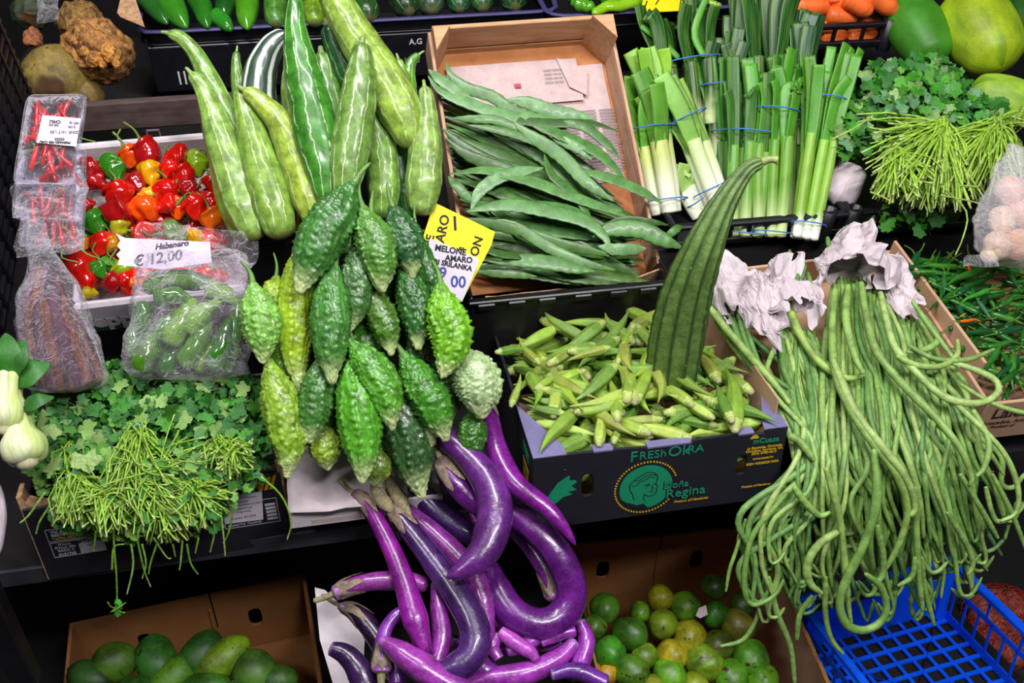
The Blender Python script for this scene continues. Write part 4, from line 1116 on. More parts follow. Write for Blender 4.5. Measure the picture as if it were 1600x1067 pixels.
D = .0
AU = [
    # pts, radii, height, colour, label
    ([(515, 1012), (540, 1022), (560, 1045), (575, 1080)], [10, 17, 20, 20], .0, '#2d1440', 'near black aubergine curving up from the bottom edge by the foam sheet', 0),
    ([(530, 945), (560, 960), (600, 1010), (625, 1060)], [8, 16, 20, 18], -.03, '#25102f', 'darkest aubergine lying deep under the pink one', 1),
    ([(520, 928), (550, 915), (590, 908), (640, 908), (670, 915)], [12, 14, 15, 16, 12], .0, '#9a3f9c', 'pinkish purple aubergine lying level with its stalk towards the foam sheet', 1),
    ([(700, 1000), (760, 1010), (830, 1002), (890, 1008)], [8, 16, 18, 10], -.02, '#7d2d96', 'aubergine lying flat deep in the lower tangle', 0),
    ([(905, 968), (916, 1000), (905, 1040), (888, 1062)], [8, 15, 15, 9], .0, '#8a2f9c', 'curved aubergine hanging beside the round fruit box', 0),
    ([(900, 1000), (870, 1030), (820, 1052), (760, 1060), (720, 1075)], [10, 17, 18, 16, 10], .005, '#93359f', 'aubergine sweeping along the bottom edge to the right', 0),
    ([(780, 985), (800, 1000), (830, 1020), (838, 1034)], [9, 12, 12, 6], .02, '#a546ac', 'short pink aubergine tip in the lower tangle', 0),
    ([(850, 990), (820, 1008), (790, 1018)], [8, 13, 9], .01, '#8d3aa0', 'little aubergine crossing behind the pink tip', 0),
    ([(770, 970), (800, 975), (830, 985)], [10, 16, 12], -.005, '#92389a', 'stubby aubergine just beneath the great loop', 0),
    ([(745, 1010), (752, 1040), (790, 1068)], [14, 18, 16], .0, '#722a8c', 'aubergine shoulder with brown calyx low in the tangle', 1),
    ([(860, 1055), (900, 1048), (950, 1068)], [8, 14, 12], .02, '#5f2a86', 'dark violet aubergine at the bottom edge beside the round fruit', 0),
    ([(845, 1005), (875, 990), (900, 985)], [7, 12, 9], .012, '#8b349b', 'small curl of aubergine right in the lower tangle', 0),
    ([(780, 1030), (770, 1010), (780, 990)], [8, 11, 8], .014, '#9a3ea8', 'tiny bent aubergine left in the lower tangle', 0),
    ([(645, 960), (655, 1000), (665, 1050)], [8, 12, 10], -.01, '#77288a', 'thin aubergine shaded behind the two straight ones', 0),
    ([(626, 1010), (620, 1035), (622, 1070)], [10, 15, 14], .0, '#6c2690', 'short aubergine cut by the bottom edge, left group', 0),
    ([(596, 1052), (597, 1020), (602, 985), (620, 960), (642, 952)], [15, 13, 11, 10, 8], .016, '#7c2e9c', 'thin hooked aubergine with its calyx at the bottom edge', 1),
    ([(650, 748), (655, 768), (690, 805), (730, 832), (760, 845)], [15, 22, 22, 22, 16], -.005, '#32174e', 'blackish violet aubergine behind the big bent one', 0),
    ([(735, 795), (745, 815), (760, 830)], [4, 7, 5], .0, '#a33aa8', 'tiny pink aubergine neck in the dark gap', 0),
    ([(688, 715, .075), (706, 748, .07), (745, 785, .055), (800, 803, .05), (848, 838, .05), (880, 882, .04), (892, 928, .02), (878, 962, .012), (843, 976, .012), (802, 958, .012), (776, 915, .012), (767, 870, .012)], [13, 19, 21, 20, 22, 24, 26, 27, 27, 26, 22, 8], .012, '#5a1870', 'great looping aubergine that curls back up on itself', 1),
    ([(868, 938), (856, 897), (835, 862), (810, 836), (784, 812)], [14, 16, 16, 13, 8], .004, '#741f86', 'aubergine inside the great loop with its calyx at the lower end', 1),
    ([(590, 765), (625, 790), (680, 835), (728, 885), (752, 930), (768, 1008)], [8, 14, 17, 19, 19, 6], .018, '#82308a', 'slim aubergine with a greenish stalk running down the middle', 1),
    ([(678, 908), (686, 950), (690, 1000), (676, 1050), (670, 1080)], [6, 14, 16, 14, 12], .010, '#862a90', 'straight aubergine standing between the two long ones', 0),
    ([(552, 770), (575, 790), (608, 850), (632, 910), (648, 965), (668, 1025)], [10, 13, 15, 18, 21, 8], .028, '#801886', 'bright magenta purple aubergine hanging leftmost from the shelf', 1),
    ([(592, 998), (615, 1012), (648, 1035), (690, 1062), (730, 1080)], [6, 19, 22, 19, 16], .040, '#96389e', 'pinkish scarred aubergine at the lower left of the tangle', 0),
    ([(612, 790), (630, 815), (672, 870), (712, 925), (740, 978), (738, 1020), (705, 1045), (660, 1050)], [12, 18, 19, 21, 24, 26, 22, 7], .036, '#41205e', 'long blue violet aubergine ending in an upturned hook', 1),
    ([(752, 612, .085), (765, 650, .085), (778, 705, .09), (805, 755, .10), (850, 790, .10), (878, 820, .095), (900, 852, .085)], [10, 15, 17, 17, 16, 12, 3], .09, '#761a84', 'aubergine crossing in front of the okra box corner', 1),
    ([(640, 656), (675, 668), (725, 708), (762, 752), (774, 800), (760, 855), (730, 885), (697, 903)], [11, 18, 20, 26, 29, 28, 22, 6], .092, '#5a2270', 'big bent aubergine on top of the heap, its tip curving down left', 1),
]
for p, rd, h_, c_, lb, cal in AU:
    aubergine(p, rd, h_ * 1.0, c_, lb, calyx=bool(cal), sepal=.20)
# long dry sepals by the shelf edge
FS = FE1
for k, (p, lb) in enumerate((([(603, 732), (612, 760), (630, 790), (640, 812)], 'greenish dry aubergine stalk pointing up over the shelf edge'), ([(580, 755), (592, 775), (615, 800)], 'small brown aubergine stalk beside the bright magenta one'))):
    P = np.array([fe_hit(a, b, .045) for a, b in p])
    put('dry_husk', Tube(P, [.003, .008, .011, .004], nrm(CAM - P[0]), n=16, squash=.5).geo(10, 16), M['calyx'], color=hx('#857c5c'), label=lb, cat='stalk')
# foam sheet beside them
fo = Fr(515, 1075, 1.42, 8, 30)
c = [fo.loc(*q) for q in ((492, 918), (508, 922), (548, 960), (570, 1000), (568, 1040), (590, 1100), (530, 1100), (500, 1000))]
put('foam_sheet', xf(plate(c, [], .004), np.array(fo.M())), M['foam'], label='white foam sheet standing between mango box and aubergines', cat='sheet', smooth=False)
# sloping board that the aubergine heap rests on
fb_ = Fr(600, 1060, 1.40, 9, 38)

# ---------------------------------------------------------------- flat green beans in the pine crate
FB = Fr(760, 430, 1.585, 12.5, 42)
RB = random.Random(11)


def flatbean(pts, wpx, h, colr, label=None, group='flat green beans in the pine crate', tw=None):
    P = px_path(FB, pts, h)
    P = P + FB.Z * (np.sin(np.linspace(0, PI, len(P))) * .006)[:, None]
    s = mscale(FB, pts[len(pts) // 2])
    tw = RB.uniform(-.5, .5) if tw is None else tw
    Nn = nrm(FB.Z + FB.Y * tw + FB.X * RB.uniform(-.2, .2))
    T = Tube(P, wpx / 2 * s * np.array([.10, .45, .8, .95, 1, 1, 1, .98, .92, .75, .42, .10]), Nn, n=46, squash=.17)
    ph = RB.uniform(0, 6); ns = T.len / .019
    def prof(t, a):
        return 1 + .26 * np.abs(np.sin(a)) ** 2 * np.cos(2 * PI * ns * t + ph) + .10 * np.abs(np.cos(a)) ** 6 + .07 * np.sin(11 * t + ph) * np.cos(a) + .05 * np.cos(2 * PI * ns * t + ph) * np.cos(a)
    g = T.geo(14, 46, e0=.03, e1=.02, prof=prof)
    return put('flat_bean', g, M['flatbean'], color=colr, label=label or 'flat green bean lying among the others in the pine crate', cat='bean', group=group)


FBC = [hx('#4f7f3c'), hx('#46732f'), hx('#5a8a4a'), hx('#3a6026'), hx('#4c7228'), hx('#6c9a5f')]
# fill beneath
for i in range(150):
    v = RB.uniform(0, 1) ** .85
    y = 150 + v * 290
    xl = 682 + v * 55 + RB.uniform(-6, 70) * (i % 3 > 0); xr = 975 + v * 45 - RB.uniform(0, 80)
    if v < .35:
        y0 = y - 10; y1 = y + 120; xr = min(xr, 975)
    elif v < .7:
        y0 = y - 25; y1 = y + 60 + RB.uniform(0, 30)
    else:
        y0 = y - 12; y1 = y + 22 + RB.uniform(-10, 15)
    y1 = min(y1, 440)
    xm = (xl + xr) / 2 + RB.uniform(-20, 20); ym = (y0 + y1) / 2 + RB.uniform(-14, 6)
    flatbean([(xl, y0), ((xl + xm) / 2, (y0 + ym) / 2 - 4), (xm, ym), ((xr + xm) / 2, (y1 + ym) / 2 + 3), (xr, y1)], RB.uniform(17, 24), -.052 + .05 * (i / 150) + RB.uniform(-.004, .004), vary(FBC[(i * 3) % 5], .22, RB))
KB = [
    ([(669, 108), (690, 128), (720, 150), (745, 158)], 24, 'short pale flat bean at the crate’s top left corner'),
    ([(697, 95), (704, 118), (730, 140), (770, 155), (800, 175), (850, 190), (890, 205)], 24, 'flat bean with a hooked stem at the top of the heap beside the newspaper'),
    ([(790, 155), (830, 165), (880, 180), (930, 185)], 28, 'wide pale flat bean top end just below the newspaper'),
    ([(668, 118), (690, 145), (740, 168), (800, 185), (860, 188), (920, 183)], 26, 'long pale flat bean across the whole top of the heap'),
    ([(720, 165), (780, 185), (860, 195), (925, 195), (966, 205)], 20, 'dark flat bean running to the right side board at the top'),
    ([(705, 185), (740, 188), (780, 192), (840, 215)], 18, 'narrow flat bean under the top long one'),
    ([(730, 195), (790, 208), (850, 230), (900, 250)], 18, 'thin flat bean, upper middle of the heap'),
    ([(690, 200), (730, 235), (770, 255), (830, 265)], 22, 'flat bean with dark edge in the shaded upper left'),
    ([(695, 215), (740, 250), (800, 270), (850, 300)], 24, 'dark green flat bean in the shaded left part'),
    ([(865, 190), (910, 200), (945, 225), (968, 248)], 20, 'flat bean pointing down right towards the side board'),
    ([(820, 190), (870, 210), (930, 240), (965, 270), (978, 285)], 26, 'smooth green flat bean high on the right side'),
    ([(800, 188), (830, 215), (880, 250), (920, 290), (960, 315)], 28, 'broad flat bean with knobbly edge running down right'),
    ([(862, 215), (900, 232), (925, 250)], 22, 'bluish flat bean lying edge up on the right'),
    ([(850, 240), (862, 275), (895, 305), (920, 340), (928, 352)], 20, 'flat bean hanging down with a bent end in the centre'),
    ([(905, 265), (950, 280), (1000, 300), (1035, 318)], 26, 'flat bean whose tip reaches over the right side board'),
    ([(700, 272), (760, 268), (830, 285), (900, 312), (960, 332), (988, 345)], 28, 'long pale flat bean crossing the middle of the heap from left to right'),
    ([(735, 330), (750, 300), (790, 275), (850, 262)], 26, 'pale flat bean slanting up right in the middle'),
    ([(700, 275), (720, 300), (742, 318)], 20, 'short flat bean end at the left edge of the heap'),
    ([(780, 322), (850, 325), (900, 335), (935, 348)], 28, 'flat bean under the middle long one'),
    ([(940, 352), (975, 345), (1015, 348), (1045, 352)], 14, 'thin flat bean reaching out over the black crate'),
    ([(925, 370), (960, 358), (1000, 362), (1040, 378), (1068, 388)], 34, 'very wide flat bean hanging out behind the ridged gourd'),
    ([(1040, 372), (1052, 362), (1066, 353)], 16, 'short upturned flat bean tip above the black rim'),
    ([(712, 340), (770, 352), (820, 365), (880, 385), (930, 395), (965, 400)], 22, 'flat bean low in the heap with wavy edge'),
    ([(728, 330), (800, 322), (870, 335), (920, 352), (948, 378), (950, 402)], 30, 'big curved flat bean with a drooping tip low in the heap'),
    ([(745, 345), (800, 355), (860, 390), (910, 412), (962, 422)], 22, 'lumpy flat bean ending at the cardboard lip'),
    ([(775, 412), (820, 408), (870, 415), (930, 424)], 30, 'flat bean lying level just above the cardboard lip'),
    ([(745, 385), (780, 398), (840, 402)], 20, 'dark flat bean beside the price card'),
    ([(935, 385), (970, 392), (1010, 388)], 24, 'pale flat bean end at the lower right of the heap'),
    ([(745, 425), (790, 430), (840, 432)], 16, 'narrow flat bean wedged behind the lip at the left'),
]
for i, (p, w_, lb) in enumerate(KB):
    flatbean(p, w_ * .74, .012 + .022 * (i / len(KB)), vary(FBC[[5, 2, 5, 5, 3, 0, 1, 3, 3, 1, 0, 2, 5, 1, 2, 2, 5, 0, 0, 3, 0, 1, 1, 2, 2, 0, 3, 5, 1][i]], .07, RB), lb)

# ---------------------------------------------------------------- okra pods
RO = random.Random(5)


def okra_proto(L, R, bend, seed):
    rr = np.random.default_rng(seed)
    P = [(0, 0, 0), (L * .33, bend * .5, 0), (L * .66, bend * .6, 0), (L, -bend, 0)]
    rad = R * np.array([.86, .98, 1.03, 1.0, .93, .82, .68, .52, .34, .18, .06])
    T = Tube(P, rad, (0, 0, 1), n=30)
    ph = rr.uniform(0, 6)
    prof = lambda t, a: 1 + .24 * np.abs(np.cos(2.5 * a + ph)) ** 1.2 - .13
    r = thing('okra_pod', 'okra pod', 'okra', Matrix.Identity(4), 'okra pods heaped in the black box')
    a = put('pod', T.geo(20, 26, e0=.02, e1=.03, prof=prof), M['okra'], r, color=(1, 1, 1, 1)); a['tint'] = 1
    C = Tube([(-.008, 0, 0), (-.003, 0, 0), (.0015, 0, 0)], [R * .62, R * .66, R * .93], (0, 0, 1), n=8)
    a = put('cap', C.geo(16, 8, e0=0, e1=.1, cut0=True), M['stalk'], r, color=hx('#a3b860'))
    S = Tube([(-.0125, .000, 0), (-.007, 0, 0)], [R * .42, R * .50], (0, 0, 1), n=5)
    sb = put('cut_stem', S.geo(12, 5, e0=.15, e1=0, cut1=True), M['cut'], r, color=hx('#b5b083'), label='brownish cut stem end')
    return r


protos = [okra_proto(RO.uniform(.082, .105), RO.uniform(.0088, .0108), RO.uniform(-.006, .008), 30 + i) for i in range(8)]
used_proto = [0] * 8
OKC = [hx('#8fb03a'), hx('#7a9c34'), hx('#72963c'), hx('#9ab54a'), hx('#5f8a30'), hx('#8a9a40')]


def okra(base, dirv, sc=1.0, k=None, colr=None, label=None):
    k = RO.randrange(8) if k is None else k
    d = nrm(np.asarray(dirv, float)); up = np.array([RO.uniform(-.5, .5), RO.uniform(-.5, .5), 1]); z = nrm(up - (up @ d) * d)
    if np.linalg.norm(up - (up @ d) * d) < .2: z = nrm(np.cross(d, [1, 0, 0]))
    y = np.cross(z, d)
    m = np.eye(4); m[:3, 0] = d * sc; m[:3, 1] = y * sc; m[:3, 2] = z * sc; m[:3, 3] = base
    Mx = Matrix(m.tolist())
    lb = label or 'green ridged okra pod lying in the heap in the black box'
    colr = colr or vary(RO.choice(OKC), .10, RO)
    if not used_proto[k]:
        used_proto[k] = 1; o = protos[k]; o.matrix_world = Mx; MW[o.name] = Mx; o['label'] = lb
        for c in o.children:
            if c.get('tint'): c.color = colr
        return o
    return clone(protos[k], Mx, lb, colr)


fo_ = BOX['okra'][1]
FO = Fr(990, 690, 1.40, 10.6, 12)        # top of the heap
for layer in range(4):
    for i in range(42):
        a = RO.uniform(.03, fo_.w - .04); b = RO.uniform(.03, fo_.l - .04)
        edge = min(a, fo_.w - a, b + .03, fo_.l + .02 - b) / .12
        top = -.012 + .035 * min(1, edge) + .022 * b / fo_.l
        z = top - .050 + layer * .0175
        th = RO.uniform(0, 2 * PI)
        d = fo_.X * math.cos(th) + fo_.Y * math.sin(th) + fo_.Z * RO.uniform(-.15, .22)
        L = .035
        c = fo_.W(a, b, z) - d * L
        # keep pods inside the box
        for q in (c, c + 2.2 * L * d):
            la = (q - fo_.O) @ fo_.X; lb_ = (q - fo_.O) @ fo_.Y
            c = c + fo_.X * (max(0, .02 - la) - max(0, la - fo_.w + .03)) + fo_.Y * (max(0, .016 - lb_) - max(0, lb_ - fo_.l + .016))
        okra(c, d)
for a in (.05, .29):
    okra(fo_.W(a, .0155, -.062), fo_.X + fo_.Z * .15, .8)
    okra(fo_.W(a + .07, .0165, -.045), -fo_.X - fo_.Z * .2, .8)
# prominent pods: base pixel (cut end), tip pixel
OK = [
    ((948, 594), (902, 606), 'x'),
    ((842, 605), (890, 578), 'stubby pale okra pod, upper left, cut end towards the front'),
    ((974, 628), (1032, 578), 'fat okra pod in the centre of the heap with its tip up right'),
    ((1108, 650), (1044, 614), 'okra pod with pale cut end at the right, tip up left'),
    ((1112, 664), (1032, 648), 'long okra pod along the front right edge'),
    ((1024, 656), (936, 664), 'curved okra pod in front centre with its tip to the left'),
    ((962, 672), (976, 630), 'foreshortened okra pod showing its round cut end in the centre'),
    ((960, 688), (968, 660), 'short okra pod end over the front rim'),
    ((954, 602), (958, 655), 'okra pod pointing down under a knobbed cut end'),
    ((1140, 640), (1078, 608), 'okra pod at the right under the card wall'),
    ((1034, 582), (1128, 602), 'long okra pod pointing right near the card wall'),
    ((946, 545), (888, 562), 'pale okra pod at the back of the heap, cut end right'),
    ((906, 582), (838, 610), 'okra pod lying across the upper left'),
    ((855, 610), (942, 632), 'dark green okra pod with long thin tip, left of centre'),
    ((876, 645), (826, 634), 'okra pod in the lower left with pale cut end'),
    ((936, 690), (936, 632), 'slender okra pod with tip pointing up at the front'),
    ((912, 680), (862, 700), 'okra pod in the front left corner'),
    ((840, 565), (818, 540), 'okra pod standing up at the left rear'),
    ((966, 565), (985, 535), 'okra pod standing in the rear centre'),
    ((1148, 664), (1138, 562), 'tall thin okra pod standing against the inner card wall'),
    ((880, 655), (830, 640), 'okra pod beside the front left flap'),
    ((800, 630), (815, 585), 'curved okra pod at the left wall'),
    ((780, 550), (800, 548), 'blunt okra pod end at the rear left corner'),
    ((990, 660), (1090, 640), 'x'),
    ((985, 520), (960, 560), 'pale okra pod sticking up at the rear'),
    ((1000, 515), (1035, 570), 'yellowish okra pod leaning at the foot of the ridged gourd'),
]
for i, (b_, t_, lb) in enumerate(OK):
    if lb == 'x': continue
    h = .012 + (i % 4) * .006
    B = FO.hit(b_[0], b_[1], h + .006); Tt = FO.hit(t_[0], t_[1], h + .002)
    d = Tt - B; L = np.linalg.norm(d)
    okra(B, d, sc=min(1.2, max(.6, L / .093)), k=i % 8, colr=vary(OKC[i % 6], .08, RO), label=lb)

# ---------------------------------------------------------------- ridged gourd standing in the okra box
P = [pt(1192, 252, 1.30), pt(1165, 268, 1.305), pt(1130, 320, 1.315), pt(1098, 390, 1.335), pt(1074, 455, 1.375), pt(1060, 515, 1.415), pt(1050, 580, 1.46), pt(1045, 620, 1.49)]
T = Tube(P, np.array([9, 17, 27, 36, 42, 45, 45, 42]) * 1.33 / 1500, (0, -.8, .55), n=90, squash=.9)
r = thing('ridged_gourd', 'tall ridged angular gourd standing in the okra box leaning right', 'gourd', tuple(T.P[-1]))
put('fruit', T.geo(80, 110, e0=.02, e1=.06, prof=lambda t, a: .83 + .22 * np.abs(np.cos(5 * a)) ** 5.0 + .012 * np.sin(60 * t + 2 * np.sin(10 * a)) + .012 * np.sin(130 * t + a * 3)), M['luffa'], r, color=hx('#5e7d3a'))
S = Tube([T.P[0], pt(1203, 249, 1.295), pt(1217, 250, 1.29)], [.0062, .0045, .0058], (0, 0, 1), n=12)
put('stem', S.geo(10, 12, e0=0, e1=.08), M['stalk'], r, color=hx('#9aa862'))
S2 = Tube([pt(1212, 249, 1.291), pt(1215, 258, 1.291)], [.003, .0015], (0, 0, 1), n=6)
put('dry_tip', S2.geo(8, 6), M['cut'], r, color=hx('#a08a55'))

# ---------------------------------------------------------------- leeks and spring onions
def rot_about(v, ax, an):
    ax = nrm(np.asarray(ax, float)); c, s_ = math.cos(an), math.sin(an)
    return v * c + np.cross(ax, v) * s_ + ax * (ax @ v) * (1 - c)


FL = Fr(1100, 345, 1.80, 9.5, 56)


def leek_bundle(name, label, base, top, wpx, n, h, white=.45, colr='#2f6a20', leafc='#2b6b1e', bandt=(.45,), thick=11, spread=1.3, seed=0, kind='leek', flare=1.0, whitec=None, group=None):
    """base, top pixels of the bundle's axis; stalks fan slightly; tops are cut flat"""
    rr = random.Random(seed)
    A, Bp = FL.hit(*base, h), FL.hit(*top, h + .01)
    ax = Bp - A; L = np.linalg.norm(ax); axn = ax / L
    sx = nrm(np.cross(axn, FL.Z)); sz = np.cross(sx, axn)
    s = mscale(FL, base)
    W = wpx / 2 * s
    r = thing(name, label, kind, tuple(A), group)
    for i in range(n):
        an = 2 * PI * i / n + rr.uniform(-.3, .3); q = .55 + .4 * (i % 2)
        o = sx * math.cos(an) * W * q + sz * math.sin(an) * W * .55 * q
        k = rr.uniform(.90, 1.06)
        m = [A + o * .75, A + ax * .3 * k + o * .95, A + ax * .6 * k + o * (1.0 + .15 * (spread - 1)), A + ax * k + o * spread * flare + sx * rr.uniform(-.006, .006)]
        R = thick / 2 * s * rr.uniform(.85, 1.15)
        T = Tube(m, R * np.array([.95, 1.0, 1.0, 1.0, .98, .95]), sz, n=24, squash=.8)
        put('stalk', T.geo(12, 24, e0=.02, e1=0, cut1=True, t1=.55), MAT_LEEK[whitec or 'w'], r, color=vary(hx(colr), .12, rr))
        # flat leaves above the shank
        for j in range(3):
            off = (sx * rr.uniform(-.7, .7) + sz * (j - 1) * .5) * R
            k2 = rr.uniform(.82, 1.07)
            tp = A + ax * k2 + o * spread * flare + off * 2.5 + sx * rr.uniform(-.014, .014)
            T2 = Tube([A + ax * .42 * k + o, A + ax * .62 * k + o * 1.03 + off, A + ax * .8 * k + o * (1 + (spread - 1) * .5) + off * 1.8, tp], R * np.array([.85, 1.0, 1.12, 1.2, 1.15]), nrm(sz + sx * rr.uniform(-.7, .7)), n=20, squash=.17)
            put('leaf', T2.geo(10, 14, e0=.1, e1=0, cut1=True, prof=lambda t, a: 1 - .22 * np.maximum(0, np.sin(a)) ** 2), M['leekleaf'], r, color=vary(hx(leafc), .2, rr))
    for bt in bandt:
        c = A + ax * bt
        e = 1.0 + .1 * bt
        pts = [c + sx * math.cos(a) * (W * e + thick * s * .35) + sz * math.sin(a) * (W * .6 * e + thick * s * .55) + axn * .003 * math.sin(a + seed) for a in np.linspace(0, 2 * PI, 25)]
        put('rubber_band', Tube(pts, [.0013, .0013], axn, n=40).geo(6, 40, e0=0, e1=0), M['band'], r)
    return r


MAT_LEEK = dict(w=M['leek'],
                g=skin('spring_onion_stalk', 0.42, mott=(30, 0.88, 1.1), fibre=(26, hx('#a9c860'), 0.4), tip0=(hx('#c9dc98'), 0.02, 0.30)),
                s=skin('white_root_stalk', 0.42, mott=(30, 0.88, 1.1), fibre=(26, hx('#a9c860'), 0.4), tip0=(hx('#f0f2e4'), 0.04, 0.16)))
LB = [
    # back row, dark tops
    ('leek_bundle', 'dark leek tops with a blue band, rearmost behind the pale leeks', (1085, 200), (1060, 5), 95, 7, -.02, '#184a16', '#164a14', (.52,), 22, 1.25, 1, 'g', 'leeks'),
    ('leek_bundle', 'dark leek tops standing behind and right of the first banded ones', (1130, 250), (1128, 60), 60, 5, -.012, '#163f1c', '#15401c', (.62,), 20, 1.2, 2, 'g', 'leeks'),
    ('leek_bundle', 'tallest dark leek bundle reaching the top edge of the photo', (1195, 250), (1190, -25), 80, 6, -.02, '#1d5018', '#184a1a', (), 26, 1.1, 3, 'g', 'leeks'),
    ('leek_bundle', 'wide dark blue green leek leaves beside the carrots', (1240, 230), (1248, 25), 60, 4, .0, '#1c4a30', '#1b4a30', (.28,), 26, 1.0, 4, 'g', 'leeks'),
    # front
    ('leek_bundle', 'pale yellow green leeks at the far left next to the pine crate', (1040, 335), (1003, 118), 58, 4, .02, '#b8cf6e', '#57942a', (.10, .62), 26, 1.1, 5, 'w', 'leeks'),
    ('leek_bundle', 'short pale leek tops cut square behind the leftmost leeks', (1030, 200), (1018, 84), 44, 3, .0, '#8cbf3a', '#7fb72e', (), 20, 1.1, 6, 'g', 'leeks'),
    ('leek_bundle', 'two white leeks leaning left with a blue band near the middle', (1125, 325), (1052, 128), 44, 3, .02, '#cfe0a0', '#7fb04a', (.16, .72), 26, 1.05, 7, 'w', 'leeks'),
    ('leek_bundle', 'thin whitish leek lying low between the two pale bundles', (1098, 335), (1060, 260), 24, 2, -.005, '#e2ead0', '#a8c870', (.3,), 22, 1.0, 8, 'w', 'leeks'),
    ('spring_onion_bundle', 'dark green spring onions with a blue band left of the middle bundle', (1150, 370), (1140, 90), 50, 5, .0, '#2c6a1c', '#237018', (.60,), 18, 1.3, 9, 'g', 'spring onions'),
    ('spring_onion_bundle', 'broad leaved spring onions banded in blue behind the ridged gourd tip', (1165, 372), (1180, 108), 58, 6, .035, '#5d9a34', '#356f2c', (.63, .03), 18, 1.25, 10, 'g', 'spring onions'),
    ('spring_onion_bundle', 'spring onions with bright cut tops right of the broad leaved ones', (1205, 372), (1215, 95), 56, 6, .045, '#639f2a', '#3f8a1e', (.72, .03), 18, 1.25, 11, 'g', 'spring onions'),
    ('spring_onion_bundle', 'narrow dark spring onions squeezed behind the rightmost bundle', (1235, 350), (1240, 88), 40, 4, .01, '#3d7e1c', '#318218', (.60,), 18, 1.2, 12, 'g', 'spring onions'),
    ('spring_onion_bundle', 'rightmost spring onion bundle, white roots below and a blue band above', (1255, 375), (1305, 80), 52, 8, .055, '#86b83c', '#46921e', (.08, .74), 15, 1.55, 13, 's', 'spring onions'),
]
for nm, lb, ba, tp, wp, n_, h_, c1, c2, bt, tk, sp, sd, wc, gp in LB:
    leek_bundle(nm, lb, ba, tp, wp, n_, h_, colr=c1, leafc=c2, bandt=bt, thick=tk, spread=sp, seed=sd, whitec=wc, kind='leek' if 'leek' in nm else 'onion', group=gp + ' bundled with blue bands')
# extra pieces
put('loose_leek', Tube([FL.hit(1000, 40, .0), FL.hit(1030, 62, .0), FL.hit(1062, 92, .0)], [.006, .007, .006], FL.Z, n=16, squash=.4).geo(10, 14, e0=.05, e1=.05), M['leekleaf'], color=hx('#3a8a1a'), label='single bright leek leaf slanting across the dark tops', cat='leaf')
put('loose_leek', Tube([FL.hit(1100, 90, .02), FL.hit(1085, 50, .02), FL.hit(1106, -10, .02)][::-1], [.006, .0075, .006], FL.Z, n=16, squash=.4).geo(10, 14, e0=.05, e1=.05), M['leekleaf'], color=hx('#4a9626'), label='long bright leek leaf rising to the top edge', cat='leaf')

# wrapped white radish end beside the onions
P = [FL.hit(1300, 318, .03), FL.hit(1315, 290, .03), FL.hit(1330, 258, .03)]
T = Tube(P, np.array([30, 34, 30]) * 1.7 / 1500, FL.Z, n=14, squash=.75)
g = T.geo(30, 30, e0=.2, e1=.15)
put('paper_parcel', (folds(g[0], .03, .006, 3), g[1]), M['paper'], label='crumpled white paper parcel between spring onions and parsley', cat='paper', smooth=False)

# ---------------------------------------------------------------- long beans draped over their box
L1 = Fr(1340, 600, 1.475, 9, 20)
L2 = Fr(1380, 740, 1.405, 9, 72)
RL = random.Random(21)


def lb_hit(px, py, h):
    d = max(L1.depth(px, py), L2.depth(px, py))
    k = 14.0
    d1, d2 = L1.depth(px, py), L2.depth(px, py)
    d = math.log(math.exp(k * d1 * 3) + math.exp(k * d2 * 3)) / (3 * k)
    return CAM + (d - h) * ray(px, py)


def longbean(pts, wpx, h, colr, label, group, n=70):
    P = np.array([lb_hit(p[0], p[1], h if len(p) < 3 else p[2]) for p in pts])
    N = nrm(CAM - P[len(P) // 2])
    T = Tube(P, wpx / 2 * 1.42 / 1500 * np.array([.75, 1, 1, 1, 1, .98, .92, .8, .55]), N, n=n, squash=.82)
    ph = RL.uniform(0, 6); m = T.len / .011
    return put('long_bean', T.geo(8, n, e0=.01, e1=.02, prof=lambda t, a: 1 + .035 * np.sin(2 * PI * m * t + ph) + .06 * np.sin(T.len * 55 * t + ph)), M['longbean'], color=colr, label=label, cat='bean', group=group)


LBC = [hx('#7fa552'), hx('#6b9448'), hx('#8cae58'), hx('#5d8a42'), hx('#77a04a'), hx('#96b565')]
def bean_fan(n, x0, x1, y0, e0, e1, ey0, ey1, h0, h1, grp, lab, wl=(8, 11.5), hook=.4, shade=0):
    for i in range(n):
        f = (i * .618) % 1
        sx = x0 + (x1 - x0) * f + RL.uniform(-4, 4); sy = y0 + RL.uniform(-12, 12)
        ex = e0 + (e1 - e0) * min(1, max(0, f + RL.uniform(-.4, .4))); ey = RL.uniform(ey0, ey1)
        dx, dy = ex - sx, ey - sy
        pts = [(sx, sy)]
        for t in (.22, .45, .68, .86):
            bow = math.sin(PI * t) * dx * .22
            pts.append((sx + dx * (t ** 1.15) + bow * .4 + RL.uniform(-20, 20), sy + dy * t + RL.uniform(-10, 10)))
        pts.append((ex, ey))
        if RL.random() < hook:
            s = RL.choice((-1, 1)); q = RL.uniform(8, 24)
            pts.append((ex + s * q, ey + RL.uniform(0, 14))); pts.append((ex + s * q * 2, ey - RL.uniform(5, 30)))
        h = h0 + (h1 - h0) * i / n
        pts = [(max(q[0], 1246 + (i % 7) * 5) if 600 < q[1] < 800 else max(q[0], 1246 - (700 - q[1]) * .55) if 520 < q[1] <= 600 else q[0], q[1]) for q in pts]
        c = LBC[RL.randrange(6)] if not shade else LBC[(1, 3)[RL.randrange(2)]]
        longbean(pts, RL.uniform(*wl), h, vary(c, .12, RL), lab, grp)


